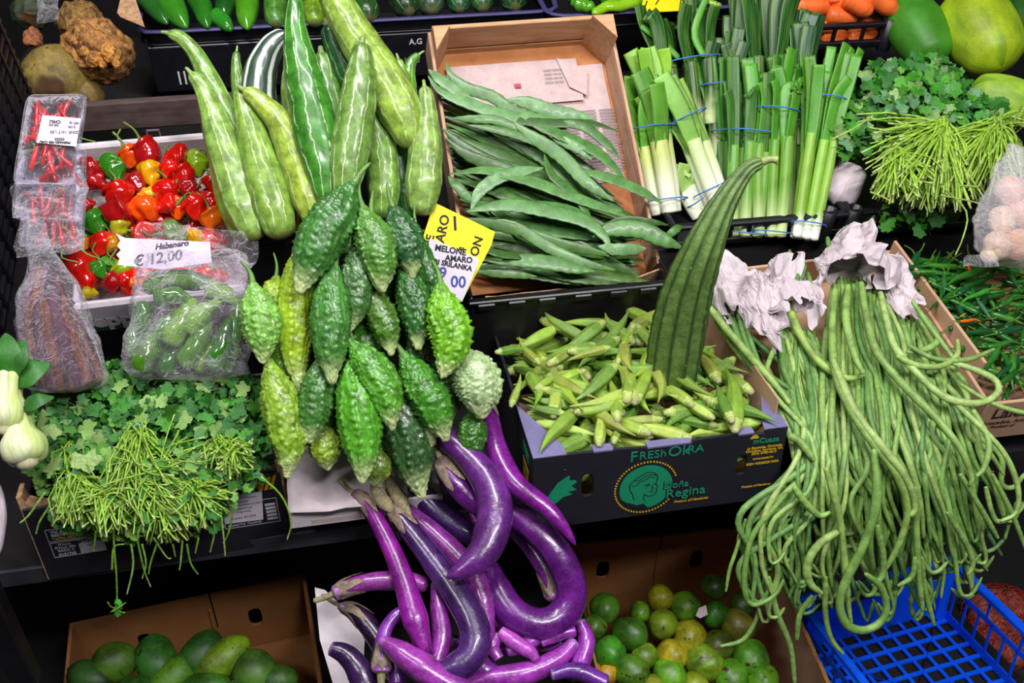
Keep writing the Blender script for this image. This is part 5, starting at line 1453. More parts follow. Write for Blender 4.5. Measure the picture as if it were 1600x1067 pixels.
G = 'long beans hanging from the '
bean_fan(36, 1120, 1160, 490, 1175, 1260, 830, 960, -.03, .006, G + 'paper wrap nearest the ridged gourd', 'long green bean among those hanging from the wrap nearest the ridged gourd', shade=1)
bean_fan(62, 1215, 1275, 520, 1200, 1400, 800, 960, -.03, .012, G + 'second paper wrap', 'long green bean among those hanging from the second paper wrap')
bean_fan(84, 1300, 1385, 440, 1300, 1520, 820, 960, -.025, .022, G + 'biggest paper wrap', 'long green bean among those hanging from the biggest paper wrap')
bean_fan(42, 1405, 1440, 500, 1440, 1570, 720, 900, -.02, .016, G + 'paper wrap by the chillies', 'long green bean among those hanging from the wrap by the chillies')
KL = [
    ([(1108, 480), (1140, 520), (1180, 565), (1215, 605), (1235, 632)], 13, .02, 'long bean ending in a brown tip just above the okra box corner'),
    ([(1232, 680), (1250, 690), (1273, 720)], 13, .02, 'short bean end lying over the okra box right corner'),
    ([(1118, 500), (1150, 545), (1195, 600), (1225, 650), (1245, 730), (1250, 800)], 12, -.005, 'leftmost long bean running down beside the okra box'),
    ([(1225, 430), (1240, 500), (1275, 560), (1320, 590), (1352, 585)], 13, .03, 'long bean with a kinked end in the middle of the fan'),
    ([(1305, 450), (1300, 520), (1310, 600), (1355, 680), (1400, 740), (1418, 800), (1400, 860), (1375, 900)], 13, .045, 'long bean bending over to the middle and back'),
    ([(1325, 445), (1322, 500), (1335, 555), (1350, 585)], 13, .05, 'stout bean straight down from the biggest wrap'),
    ([(1345, 440), (1355, 500), (1370, 550), (1410, 600), (1460, 650), (1500, 700), (1518, 745), (1515, 760)], 13, .052, 'long bean crossing diagonally towards the card wall, blunt tip hanging'),
    ([(1300, 560), (1335, 640), (1380, 700), (1415, 745), (1430, 790), (1422, 808)], 13, .050, 'bean with a thick blunt tip hanging at mid height'),
    ([(1375, 455), (1385, 500), (1400, 545), (1440, 590), (1480, 622), (1530, 630), (1560, 612), (1550, 590), (1500, 570), (1450, 560)], 12, .055, 'bean looping out to the right over the card wall'),
    ([(1400, 555), (1430, 570), (1470, 572), (1495, 555), (1496, 530)], 10, .06, 'thin bean curving up to a point before the card wall'),
    ([(1420, 540), (1460, 560), (1510, 562), (1555, 545)], 9, .06, 'thin bean stretching right with a dry brown tip'),
    ([(1425, 470), (1460, 520), (1490, 560), (1500, 575)], 9, .055, 'slender bean near the upper edge of the card wall'),
    ([(1440, 490), (1465, 530), (1440, 548), (1415, 550)], 11, .05, 'bean folded back under the wrap by the chillies'),
    ([(1470, 610), (1530, 665), (1570, 710), (1590, 760), (1588, 800), (1562, 815)], 9, .05, 'rightmost bean sweeping down round the chilli box'),
    ([(1500, 600), (1550, 630), (1600, 645), (1640, 650)], 8, .05, 'thin bean running off the right edge of the photo'),
    ([(1520, 640), (1545, 690), (1538, 730), (1525, 745)], 10, .05, 'short curled bean beside the chilli box corner'),
    ([(1540, 760), (1550, 800), (1562, 815), (1590, 800), (1605, 780)], 8, .045, 'thin curled bean over the bottom corner of the chilli box'),
    ([(1550, 740), (1580, 800), (1600, 850), (1612, 880)], 8, .045, 'thin bean pointing to the lower right corner'),
    ([(1365, 700), (1370, 780), (1350, 850), (1325, 900), (1312, 940), (1322, 975), (1350, 985), (1378, 970), (1385, 945), (1375, 915), (1350, 895)], 14, .055, 'thick bean forming the large round loop above the blue crate'),
    ([(1310, 830), (1280, 850), (1262, 880), (1265, 910), (1285, 928)], 13, .05, 'pale thick bean hooked left of the big loop'),
    ([(1290, 730), (1310, 800), (1318, 860), (1325, 940), (1330, 975)], 11, .045, 'straight bean hanging behind the big loop'),
    ([(1370, 820), (1380, 870), (1378, 900), (1362, 915)], 11, .052, 'short bean curving left above the big loop'),
    ([(1240, 760), (1258, 785), (1280, 805), (1298, 800)], 11, .03, 'bean bent upward like a hook below the okra box corner'),
    ([(1230, 770), (1180, 830), (1165, 880), (1165, 930), (1180, 945), (1210, 930), (1225, 905)], 9, .01, 'thin bean swinging left over the round fruit'),
    ([(1165, 810), (1150, 860), (1140, 890), (1134, 925)], 6, .0, 'very thin tapering bean at the far left of the drop'),
    ([(1195, 930), (1180, 970), (1160, 1000), (1125, 1010)], 8, -.02, 'bean lying down into the round fruit'),
    ([(1200, 900), (1215, 960), (1235, 1010), (1242, 1070)], 10, .0, 'bean hanging down along the right flap of the round fruit box'),
    ([(1270, 930), (1250, 960), (1245, 1000)], 9, .02, 'short bean end touching the cardboard flap tip'),
    ([(1290, 900), (1290, 960), (1300, 1000), (1318, 1022)], 9, .03, 'pointed bean hanging lowest over the blue crate'),
    ([(1430, 760), (1432, 830), (1436, 900), (1442, 955)], 10, .04, 'straight bean ending above the rear rim of the blue crate'),
    ([(1440, 870), (1445, 920), (1460, 978)], 9, .035, 'pointed bean over the blue rear wall, right of the others'),
    ([(1430, 870), (1425, 900), (1402, 916)], 9, .04, 'short bean pointing left over the blue rim'),
    ([(1480, 800), (1510, 850), (1520, 880), (1512, 900)], 10, .04, 'bean tip hanging right of the blue crate corner'),
    ([(1500, 740), (1530, 790), (1560, 842)], 9, .045, 'straight bean reaching down right beneath the chilli box'),
]
for p, w_, h_, lb in KL:
    longbean(p, w_, h_, vary(LBC[[0, 2, 5, 4][len(p) % 4]], .08, RL), lb, 'long beans singled out over the heap')

# paper wraps round the bean tops
def wrap(pts, wpx, h, label, seed, sq=.7, amp=.013, nr=34, ns=56):
    P = np.array([lb_hit(p[0], p[1], h) for p in pts])
    N = nrm(CAM - P[1])
    T = Tube(P, np.array(wpx) / 2 * 1.5 / 1500, N, n=30, squash=sq)
    rr = np.random.default_rng(seed)
    t = np.linspace(0, 1, nr)[:, None] + np.zeros((nr, ns))
    # ragged hems
    k_ = np.arange(ns) * 2 * PI / ns
    hem0 = .10 + .10 * np.sin(3 * k_ + seed) + .06 * np.sin(8 * k_ + 2 * seed) + rr.uniform(-.02, .02, ns)
    hem1 = .82 + .13 * np.sin(2 * k_ + 2 * seed) + .08 * np.sin(7 * k_ + seed) + rr.uniform(-.02, .02, ns)
    t = np.clip(hem0 + (hem1 - hem0) * t, 0, 1)
    a = np.linspace(0, 2 * PI, ns, endpoint=False)[None, :] + np.zeros((nr, ns))
    m = .88 + .16 * np.sin(3 * a + seed) * t + .10 * np.sin(7 * a + 5 * t)
    V = folds(folds(T.pos(t, a, m).reshape(-1, 3), .038, amp * 1.5, seed, 7), .013, amp * .35, seed + 50, 7)
    F = []
    for j in range(nr - 1):
        for i in range(ns):
            q = (j * ns + i, j * ns + (i + 1) % ns, (j + 1) * ns + (i + 1) % ns, (j + 1) * ns + i)
            F += [(q[0], q[1], q[2]), (q[0], q[2], q[3])] if (i + j) % 2 else [(q[0], q[1], q[3]), (q[1], q[2], q[3])]
    n = len(V)
    C = np.repeat(T.at(T.P, t.ravel()), 1, axis=0)
    Vi = V + nrm(C - V) * .0012
    F2 = [tuple(n + k for k in reversed(f)) for f in F]
    return put('paper_wrap', (np.vstack([V, Vi]), F + F2), M['paper'], label=label, cat='paper', group='crumpled paper wraps round the bean tops', smooth=False)


wrap([(1128, 402), (1135, 440), (1145, 480), (1150, 505)], [34, 56, 58, 46], .03, 'small crumpled paper wrap just right of the ridged gourd', 1)
wrap([(1175, 425), (1185, 460), (1205, 510), (1218, 552)], [50, 76, 56, 30], .022, 'crumpled paper hanging between the first and second bean wraps', 2)
wrap([(1230, 402), (1232, 435), (1240, 470), (1248, 505)], [40, 78, 92, 84], .038, 'second crumpled paper wrap with a torn flap pointing right', 3)
wrap([(1345, 362), (1338, 385), (1335, 415), (1333, 448)], [62, 110, 128, 104], .055, 'biggest crumpled paper wrap, highest and in the centre', 4, amp=.016)
wrap([(1385, 410), (1398, 440), (1412, 475), (1425, 500)], [40, 54, 58, 52], .02, 'crumpled paper wrap leaning on the card wall by the chillies', 5)
for k, (p, w_, lb) in enumerate((([(1322, 375), (1324, 352)], 11, 'bean tops poking out above the biggest wrap'), ([(1295, 385), (1293, 370)], 9, 'curled bean top left of the biggest wrap'), ([(1352, 372), (1357, 358)], 9, 'bean top behind the peak of the biggest wrap'),
        ([(1246, 440), (1247, 402)], 10, 'upright bean tops above the second wrap'), ([(1252, 436), (1258, 412)], 9, 'second upright bean top above the second wrap'), ([(1233, 410), (1234, 390)], 7, 'dry pointed bean top above the second wrap'), ([(1268, 450), (1262, 425)], 8, 'bean top leaning right above the second wrap'))):
    longbean(p, w_, .045, vary(LBC[3], .1, RL), lb, 'bean tops above the wraps', n=12)

# ---------------------------------------------------------------- herbs: lobed leaf shapes, stems, bunches
def leaf_mesh(kind, seed):
    rr = random.Random(seed)
    V = [(0, 0, 0)]; outline = []
    lobes = 5 if kind == 'c' else 7
    n = 26
    for i in range(n + 1):
        a = -2.5 + 5.0 * i / n
        lob = abs(math.cos(lobes * a / 2 * (1.0 if kind == 'c' else .95)))
        r = .54 + .36 * lob ** .6 + .035 * (1 if i % 2 else -1) + rr.uniform(-.04, .04)
        outline.append((math.sin(a) * r * .95, .30 + math.cos(a) * r * .85))
    for x, y in outline: V.append((x, y, .14 * math.sin(3.1 * x) + .22 * (x * x) - .22 * y * y + rr.uniform(-.03, .03)))
    V[0] = (0, .02, 0)
    mid = len(V); V.append((0, .35, -.05))
    F = [(mid, i + 2, i + 1) for i in range(n)] + [(mid, 1, 0), (mid, 0, n + 1)]
    # petiole
    b = len(V); w = .022
    V += [(-w, .05, 0), (w, .05, 0), (w, -.9, -.10), (-w, -.9, -.10), (0, .05, -.04), (0, -.9, -.14)]
    F += [(b, b + 1, b + 2, b + 3), (b + 1, b + 4, b + 5, b + 2), (b + 4, b, b + 3, b + 5)]
    return np.array(V), F


LEAVES = {k: [leaf_mesh(k, s) for s in range(6)] for k in 'cp'}
LMESH = {}
for k in 'cp':
    for s in range(6):
        me = mesh(LEAVES[k][s][0], LEAVES[k][s][1], None, True, 'leaf'); me.materials.append(M['leaf']); LMESH[k + str(s)] = me


def rand_rot(normal, rr, spread=.6):
    z = nrm(np.asarray(normal, float) + rr.normal(size=3) * spread)
    t = rr.normal(size=3); x = nrm(t - (t @ z) * z); y = np.cross(z, x)
    return np.stack([x, y, z], 1)


def herb_bunch(name, label, fr, tie, leafdir, kind, nleaf, nstuff, leafc, region, hr, stems, seed, tie_col=None, size=.0132, cat='herb', group=None, stemc='#84ae38'):
    """leaves over a pixel region, cut stems fanning from the tie"""
    rr = np.random.default_rng(seed)
    r = thing(name, label, cat, tuple(fr.hit(*tie, 0)), group)
    o = MW[r.name].to_translation()
    (cx, cy, rx, ry) = region
    for i in range(nleaf):
        a, q = rr.uniform(0, 2 * PI), math.sqrt(rr.uniform(0, 1))
        px, py = cx + rx * q * math.cos(a), cy + ry * q * math.sin(a)
        h = hr[0] + (hr[1] - hr[0]) * (1 - q * q) * rr.uniform(.75, 1.1) + rr.uniform(-.004, .008)
        p = fr.hit(px, py, h)
        R = rand_rot(fr.Z * .8 + np.array([0, -.45, .5]), rr, .5)
        s = size * rr.uniform(.7, 1.35)
        m = np.eye(4); m[:3, :3] = R * s; m[:3, 3] = p - np.array(o[:])
        c = bpy.data.objects.new('leaf', LMESH[kind + str(i % 6)]); col.objects.link(c); c.parent = r
        c.matrix_basis = Matrix(m.tolist())
        base = hx(leafc[int(rr.integers(len(leafc)))]); k = rr.uniform(.75, 1.25)
        c.color = (base[0] * k, base[1] * k, base[2] * k, 1)
    gs = []
    for i in range(nstuff):
        a, q = rr.uniform(0, 2 * PI), math.sqrt(rr.uniform(0, 1))
        px, py = cx + rx * 1.03 * q * math.cos(a), cy + ry * 1.03 * q * math.sin(a)
        h = hr[0] - .012 + (hr[1] - hr[0]) * (1 - q * q) * rr.uniform(.0, .9)
        R = rand_rot(fr.Z + np.array([0, -.3, .5]), rr, .9) * size * rr.uniform(.6, 1.1)
        lv = LEAVES[kind][i % 6]
        gs.append((lv[0] @ R.T + fr.hit(px, py, h), lv[1]))
    if gs:
        put('foliage', join(*gs), M['leaf'], r, color=hx(leafc[0]), kind='stuff')
    st = []
    for (n, dx, dy, ln, spread, hh, tip_h, th) in stems:
        T0 = fr.hit(tie[0], tie[1], hh)
        for i in range(n):
            a = rr.uniform(-spread, spread); l_ = ln * rr.uniform(.35, 1.1)
            ux, uy = dx * math.cos(a) - dy * math.sin(a), dx * math.sin(a) + dy * math.cos(a)
            z1 = tip_h * rr.uniform(-.9, 1.6)
            e = fr.hit(tie[0] + ux * l_, tie[1] + uy * l_, z1)
            s0 = T0 + rr.normal(size=3) * .006
            mid = (s0 + e) / 2 + fr.Z * rr.uniform(-.004, .014) + rr.normal(size=3) * .007
            R0 = th * rr.uniform(.7, 1.3)
            st.append(Tube([s0, mid, e], [R0, R0], fr.Z, n=6).geo(5, 6, e0=0, e1=0))
    if st: put('stems', join(*st), M['stem'], r, color=hx(stemc), kind='stuff')
    if tie_col:
        c = fr.hit(tie[0], tie[1], stems[0][5]); 
        d = nrm(fr.hit(tie[0] + stems[0][1] * 20, tie[1] + stems[0][2] * 20, stems[0][5]) - c)
        sx = nrm(np.cross(d, fr.Z))
        pts = [c + (sx * math.cos(a) + fr.Z * math.sin(a)) * .011 for a in np.linspace(0, 2 * PI, 15)]
        put('tie', Tube(pts, [.0014, .0014], d, n=20).geo(5, 20, e0=0, e1=0), M['band'], r)
    return r


FCo = Fr(230, 760, 1.325, 12, 26)
CG = ['#2f7a1c', '#3c8a22', '#1f5f1c', '#4a8f28', '#4f8a48', '#79a050', '#2a6a22']
herb_bunch('coriander_bunch', 'coriander bunch at the back left under the purple bag, mostly dark leaves', FCo, (110, 700), None, 'c', 130, 200, CG, (150, 660, 115, 95), (-.005, .035), [(60, .2, 1, 60, .9, .02, .02, .0011)], 51, group='coriander bunches in the crate')
herb_bunch('coriander_bunch', 'coriander bunch at the back in the middle, its stems fanning to the front', FCo, (215, 670), None, 'c', 120, 200, CG, (240, 640, 120, 75), (.005, .045), [(170, .1, 1, 100, .75, .045, .045, .0012)], 52, tie_col=1, group='coriander bunches in the crate')
herb_bunch('coriander_bunch', 'coriander bunch at the back right beside the tall bitter melon', FCo, (345, 690), None, 'c', 130, 220, CG, (345, 660, 75, 95), (.0, .045), [(110, .25, 1, 45, 1.3, .035, .05, .0012)], 53, group='coriander bunches in the crate')
herb_bunch('coriander_bunch', 'coriander bunch at the right end showing a round brush of cut stems', FCo, (362, 710), None, 'c', 14, 20, CG, (390, 700, 28, 60), (.0, .025), [(230, .25, .6, 58, 1.9, .045, .040, .0013)], 54, group='coriander bunches in the crate')
herb_bunch('coriander_bunch', 'coriander bunch at the front left with a green tie', FCo, (115, 745), None, 'c', 24, 30, CG, (95, 715, 45, 50), (.0, .03), [(170, .25, 1, 75, .9, .04, .03, .0012)], 55, tie_col=1, group='coriander bunches in the crate')
herb_bunch('coriander_bunch', 'coriander bunch at the front centre, cut stems hanging over the crate edge', FCo, (255, 775), None, 'c', 40, 160, ['#4f8a22', '#6fa032', '#3c7a1c'], (225, 795, 120, 44), (-.012, .03), [(240, -.15, 1, 72, 1.7, .035, .030, .0012)], 56, group='coriander bunches in the crate')
herb_bunch('coriander_bunch', 'coriander bunch at the front left of centre, its cut ends facing out over the rim', FCo, (165, 775), None, 'c', 16, 60, CG, (150, 800, 70, 35), (-.01, .02), [(280, -.3, .9, 62, 1.9, .035, .035, .0013)], 59, group='coriander bunches in the crate')
herb_bunch('coriander_bunch', 'coriander bunch at the front right of centre, cut ends spilling past the yellow oval', FCo, (305, 765), None, 'c', 16, 60, CG, (312, 785, 45, 36), (-.01, .02), [(280, .2, .9, 66, 1.9, .035, .03, .0013)], 60, group='coriander bunches in the crate')
# filler between
herb_bunch('coriander_bunch', 'coriander bunch in the middle of the crate, small pale leaves and crossing stems', FCo, (200, 730), None, 'c', 80, 140, ['#4f8f26', '#6f9f3a', '#2f7a1c'], (190, 730, 140, 60), (.005, .035), [(160, .4, 1, 90, 1.3, .04, .04, .0011), (120, 1, .4, 110, .8, .04, .04, .0011)], 57, group='coriander bunches in the crate')
herb_bunch('coriander_bunch', 'coriander leaves strewn over the cut stems in the middle of the crate', FCo, (240, 740), None, 'c', 90, 60, ['#4f8f26', '#3c7f22', '#6f9f4a', '#2f7420'], (235, 745, 160, 75), (.035, .055), [(60, 1, .2, 90, 3.1, .05, .05, .0011)], 75, group='coriander bunches in the crate', size=.0095)
# dangling stems in front of the crate
RS = random.Random(9)
FD = Fr(240, 850, 1.305, 12, 80)
for k, p in enumerate([[(178, 800), (178, 850), (182, 900), (183, 945)], [(205, 850), (208, 885), (198, 930)], [(215, 845), (225, 890), (236, 918)], [(245, 850), (235, 880), (232, 898)], [(285, 845), (282, 880), (280, 892)], [(292, 850), (298, 880), (310, 898)],
                      [(330, 800), (335, 830), (328, 864)], [(345, 800), (350, 845), (352, 870)], [(365, 790), (358, 830), (348, 850)], [(175, 890), (178, 855), (195, 850)], [(70, 770), (45, 805), (30, 818)], [(78, 790), (62, 815), (56, 835)],
                      [(100, 790), (108, 812)], [(145, 800), (155, 825), (165, 840)], [(150, 830), (148, 850), (146, 862)], [(408, 745), (440, 775), (455, 815), (448, 845)], [(222, 850), (228, 880), (222, 905)], [(270, 850), (274, 870)], [(310, 840), (305, 865)], [(240, 840), (260, 870), (268, 872)]]):
    P = np.array([FD.hit(a, b, .006 + .004 * (k % 3)) for a, b in p])
    T = Tube(P, [.0016, .0014, .0010], (0, -1, .3), n=14)
    o = put('loose_coriander', T.geo(6, 14, e0=0, e1=.05), M['stem'], color=hx(['#7fae3a', '#94bb58', '#6a9a2f'][k % 3]), label='loose coriander stem dangling over the front of the coriander crate' if k != 15 else 'long loose coriander stem hanging over the right crate corner', cat='stem', group='loose stems hanging from the coriander crate')
herb_bunch('coriander_sprig', 'small coriander sprig hanging lowest in front of the mango box', FD, (183, 940), None, 'c', 5, 6, ['#2f8a1c'], (184, 948, 5, 12), (.005, .008), [(3, 0, 1, 10, .3, .006, .006, .0008)], 58, size=.005)
# big pale leaves at the left of the crate
for k, (x, y, s) in enumerate(((78, 680, .022), (132, 710, .019), (85, 735, .016), (60, 660, .016))):
    herb_bunch('coriander_sprig', ('large pale coriander leaf beside the bok choy bulb', 'large pale serrated coriander leaf right of the bok choy', 'pale coriander leaf below the bok choy', 'grey green coriander leaf above the bok choy bulb')[k], FCo, (x + 8, y + 10), None, 'c', 1, 0, ['#8fae62'], (x, y, 1, 1), (.05, .055), [(1, .3, 1, 30, .1, .05, .045, .0009)], 70 + k, size=s)

FPa = Fr(1420, 290, 1.75, 10, 32)
PG = ['#3a8a1c', '#2a751a', '#4f9a26', '#5f9560', '#2a6f22', '#84a860']
PS = '#96c040'
herb_bunch('parsley_bunch', 'parsley bunch with dark leaves at the back beside the papayas', FPa, (1410, 215), None, 'p', 150, 220, PG, (1430, 150, 95, 60), (.0, .075), [(50, -.2, 1, 60, 1.0, .02, .03, .0012)], 61, group='parsley bunches', size=.0175)
herb_bunch('parsley_bunch', 'parsley bunch lying left with leaves against the spring onions', FPa, (1400, 240), None, 'p', 70, 110, PG, (1340, 195, 55, 50), (.0, .04), [(240, .3, .8, 85, 1.0, .05, .05, .0016)], 62, group='parsley bunches', size=.0165, stemc=PS)
herb_bunch('parsley_bunch', 'parsley bunch in the centre showing a brush of cut stems', FPa, (1470, 195), None, 'p', 30, 60, PG, (1480, 175, 60, 30), (.0, .05), [(330, -.55, .9, 120, 1.15, .06, .05, .0016), (150, .1, 1, 90, .6, .05, .04, .0016)], 63, group='parsley bunches', size=.0165, stemc=PS)
herb_bunch('parsley_bunch', 'parsley bunch at the right edge, stems tied and fanning right', FPa, (1555, 195), None, 'p', 20, 40, PG, (1540, 180, 30, 30), (.01, .04), [(330, -.3, 1, 105, 1.1, .05, .04, .0016), (60, 1, -.2, 60, .4, .05, .06, .0014)], 64, tie_col=1, group='parsley bunches', size=.0165, stemc=PS)
herb_bunch('parsley_bunch', 'parsley bunch behind the ribs of the black crate at the front', FPa, (1450, 270), None, 'p', 12, 30, PG, (1420, 340, 70, 20), (-.05, -.03), [(150, -.4, 1, 60, 1.2, .04, .02, .0014)], 65, group='parsley bunches', size=.015)
FP2 = Fr(1480, 330, 1.60, 10, 60)
for k, p in enumerate([[(1470, 290), (1510, 330), (1505, 370), (1492, 400)], [(1470, 305), (1520, 315), (1532, 320)], [(1360, 300), (1380, 308), (1392, 315)], [(1475, 290), (1474, 302)], [(1500, 290), (1525, 292), (1528, 296)], [(1300, 218), (1335, 200), (1365, 180)]]):
    P = np.array([FP2.hit(a, b, .0) for a, b in p])
    put('loose_parsley', Tube(P, [.0018, .0016, .0012], (0, -1, .3), n=16).geo(6, 16, e0=0, e1=.05), M['stem'], color=hx('#8cb04a'), label=('long curved parsley stem hanging over the black crate', 'parsley stem pointing right over the crate rim', 'short parsley stem over the front left rim', 'parsley stem stub over the rim', 'pale parsley stem end at the right', 'forked parsley stem over the leaves at the left')[k], cat='stem')

# ---------------------------------------------------------------- hot peppers in the foam box
RH = random.Random(3)
FH = Fr(240, 330, 1.55, 13, 33)


def pepper_proto(seed, L, R, lob):
    rr = np.random.default_rng(seed)
    bend = rr.uniform(-.004, .004)
    T = Tube([(0, 0, 0), (L * .4, bend, 0), (L, -bend, .002)], R * np.array([.72, 1.0, 1.05, .98, .85, .66, .38, .14]), (0, 0, 1), n=24, squash=rr.uniform(.8, 1))
    ph = rr.uniform(0, 6)
    prof = lambda t, a: 1 - .15 * np.abs(np.sin(lob / 2 * a + ph)) ** 6 + .10 * np.sin(2 * a + 9 * t + ph) * (t > .05) + .06 * np.sin(17 * t + 3 * a)
    r = thing('hot_pepper', 'hot pepper', 'pepper', Matrix.Identity(4), 'mixed hot peppers in the foam box')
    a = put('fruit', T.geo(26, 26, e0=.10, e1=.05, prof=prof), M['pepper'], r, color=(1, 1, 1, 1)); a['tint'] = 1
    S = Tube([(.002, 0, 0), (-.007, 0, 0), (-.016, rr.uniform(-.006, .006), .004), (-.026, rr.uniform(-.012, .012), .006)], [.0028, .0015, .0011, .0015], (0, 0, 1), n=14)
    put('stem', S.geo(7, 14, e0=.1, e1=.05), M['stalk'], r, color=hx('#5f7a26'))
    return r


hp = [pepper_proto(i, RH.uniform(.026, .036), RH.uniform(.0135, .0170), RH.choice((3, 4, 3))) for i in range(6)]
hu = [0] * 6
RED, DRED, ORG, GRN, YEL, LGR, YGR = '#d41409', '#a80f12', '#e8500a', '#2f7d14', '#e3a30c', '#8fb31a', '#a9a61a'


def hpep(base, d, sc, colr, label, k=None):
    k = RH.randrange(6) if k is None else k
    d = nrm(np.asarray(d, float)); z = FH.Z - (FH.Z @ d) * d
    z = nrm(z) if np.linalg.norm(z) > .1 else nrm(np.cross(d, FH.X)); y = np.cross(z, d)
    m = np.eye(4); m[:3, 0] = d * sc; m[:3, 1] = y * sc; m[:3, 2] = z * sc; m[:3, 3] = base
    Mx = Matrix(m.tolist()); c = vary(hx(colr), .12, RH)
    if not hu[k]:
        hu[k] = 1; o = hp[k]; o.matrix_world = Mx; MW[o.name] = Mx; o['label'] = label
        for ch in o.children:
            if ch.get('tint'): ch.color = c
        return o
    return clone(hp[k], Mx, label, c)


# lower layers
for i in range(90):
    px = RH.uniform(128, 345); py = RH.uniform(255, 450)
    th = RH.uniform(0, 2 * PI)
    hpep(FH.hit(px, py, RH.uniform(-.045, -.018)), FH.X * math.cos(th) + FH.Y * math.sin(th) + FH.Z * RH.uniform(-.3, .3), RH.uniform(.85, 1.05), RH.choice((RED, RED, DRED, ORG, RED, GRN, DRED)), 'shaded hot pepper in the lower layer of the foam box')
HP = [  # centre px, direction px, size, colour, label
    (150, 262, 1, 0, 34, DRED, 'dark red hot pepper in the top left corner, partly behind the tray'),
    (150, 286, 1, .3, 30, DRED, 'crimson round pepper at the left wall, second row'),
    (140, 318, 1, 0, 30, DRED, 'dull red pepper behind the chilli trays'),
    (182, 268, -.2, 1, 44, GRN, 'glossy dark green pepper at the upper left'),
    (200, 248, .3, 1, 34, ORG, 'orange pepper with dark stem at the top'),
    (226, 244, .3, 1, 42, DRED, 'big dark crimson pepper with an upright stem on the foam rim'),
    (205, 285, -1, .2, 44, DRED, 'maroon pepper under the orange one'),
    (234, 270, .2, 1, 34, YEL, 'yellow pepper between red ones, top centre'),
    (270, 247, -1, .1, 46, RED, 'bright scarlet pepper lying at the top centre'),
    (312, 262, -.4, 1, 42, LGR, 'lime green pepper at the upper right'),
    (262, 268, 0, 1, 30, RED, 'ribbed red pepper below the scarlet one'),
    (285, 280, .2, 1, 36, RED, 'slim red pepper left of the lime green one'),
    (330, 288, .1, .5, 28, RED, 'small ribbed red pepper at the right wall'),
    (258, 298, -1, .1, 46, RED, 'bright red pepper with a long thin stem in the centre'),
    (300, 300, .2, 1, 34, DRED, 'red pepper in the shade right of centre'),
    (337, 322, 0, 1, 38, RED, 'red pepper with wrinkled skin at the right wall'),
    (180, 308, 0, 1, 42, RED, 'pinkish red pepper left of centre'),
    (178, 328, -1, .1, 52, DRED, 'large crimson pepper lying across the left'),
    (228, 305, -1, .1, 36, YEL, 'yellow pepper half hidden under the orange red one'),
    (224, 324, -1, .1, 50, ORG, 'orange red pepper in the middle of the box'),
    (258, 324, -1, .4, 40, RED, 'pointed red pepper right of the orange red one'),
    (280, 330, -.5, 1, 38, ORG, 'orange pepper with a bent tip above the film'),
    (303, 328, .3, .5, 40, RED, 'lumpy red pepper with its green stem end facing out'),
    (330, 347, .2, 1, 36, '#e86a0a', 'bright orange pepper at the lower right'),
    (150, 352, .6, 1, 44, GRN, 'dark green pepper at the left wall below the crimson one'),
    (185, 355, -.2, 1, 32, YGR, 'yellow and green pepper in the lower left'),
    (132, 382, .2, 1, 26, '#d87a0c', 'small orange yellow pepper by the purple bag tip'),
    (118, 390, .1, .6, 32, RED, 'red pepper with green stem by the purple bag tip'),
    (155, 384, -.1, 1, 38, RED, 'vivid red pepper with a folded shoulder, lower left'),
    (172, 383, 0, 1, 24, '#d88a10', 'small orange pepper peeping out behind the vivid red one'),
    (135, 408, .5, .6, 24, ORG, 'small orange pepper above the long red one'),
    (128, 425, .4, 1, 56, RED, 'long bright red pepper at the box’s lower left corner'),
    (158, 425, .2, 1, 34, GRN, 'small green pepper beside the long red one'),
    (172, 410, 1, .1, 34, '#4f9a2c', 'light green pepper lying flat above the small green one'),
    (190, 427, .5, 1, 34, LGR, 'pale lime pepper near the front rim'),
    (175, 446, .3, .6, 32, DRED, 'dark red pepper by the front rim'),
    (200, 448, .5, 1, 44, RED, 'red pepper resting on the front foam rim'),
    (140, 457, 1, .1, 24, '#c9b414', 'little yellow pepper in the front left corner'),
    (215, 440, 1, 0, 26, '#e2681c', 'orange pepper seen through the film'),
    (228, 360, 1, 0, 40, RED, 'red pepper behind the price ticket, left'),
    (275, 365, 1, 0, 40, '#6a8a4a', 'greenish pepper under the film above the ticket'),
    (308, 373, 1, 0, 32, YEL, 'yellow pepper under the film'),
    (338, 378, 1, 0, 44, RED, 'red pepper under the film at the right'),
]
for i, (cx, cy, dx, dy, sz, c_, lb) in enumerate(HP):
    h = -.012 + .010 * ((i * 7) % 3) / 2
    n_ = math.hypot(dx, dy); ux, uy = dx / n_, dy / n_
    a = FH.hit(cx - ux * sz * .5, cy - uy * sz * .5, h + .004); b = FH.hit(cx + ux * sz * .5, cy + uy * sz * .5, h)
    L = np.linalg.norm(b - a)
    hpep(a, b - a, L / .031 * .98, c_, lb, i % 6)

# ---------------------------------------------------------------- chillies
RC = random.Random(13)
FCh = Fr(1560, 620, 1.52, 9, 17)


def chilli_proto(seed, L, R):
    rr = np.random.default_rng(seed)
    b = rr.uniform(-.010, .010)
    T = Tube([(0, 0, 0), (L * .35, b * .3, .0), (L * .7, b, .001), (L, b * .3, 0)], R * np.array([.8, 1, 1, .92, .8, .6, .3, .08]), (0, 0, 1), n=20)
    r = thing('green_chilli', 'chilli', 'chilli', Matrix.Identity(4), 'green chillies in the card box at the right')
    a = put('pod', T.geo(10, 18, e0=.05, e1=.03), M['chilli'], r, color=(1, 1, 1, 1)); a['tint'] = 1
    S = Tube([(.001, 0, 0), (-.012, rr.uniform(-.004, .004), 0), (-.026, rr.uniform(-.014, .014), .003)], [.0022, .0011, .0012], (0, 0, 1), n=10)
    put('stem', S.geo(6, 10, e0=.1, e1=.05), M['stalk'], r, color=hx('#4f7a1e'))
    return r


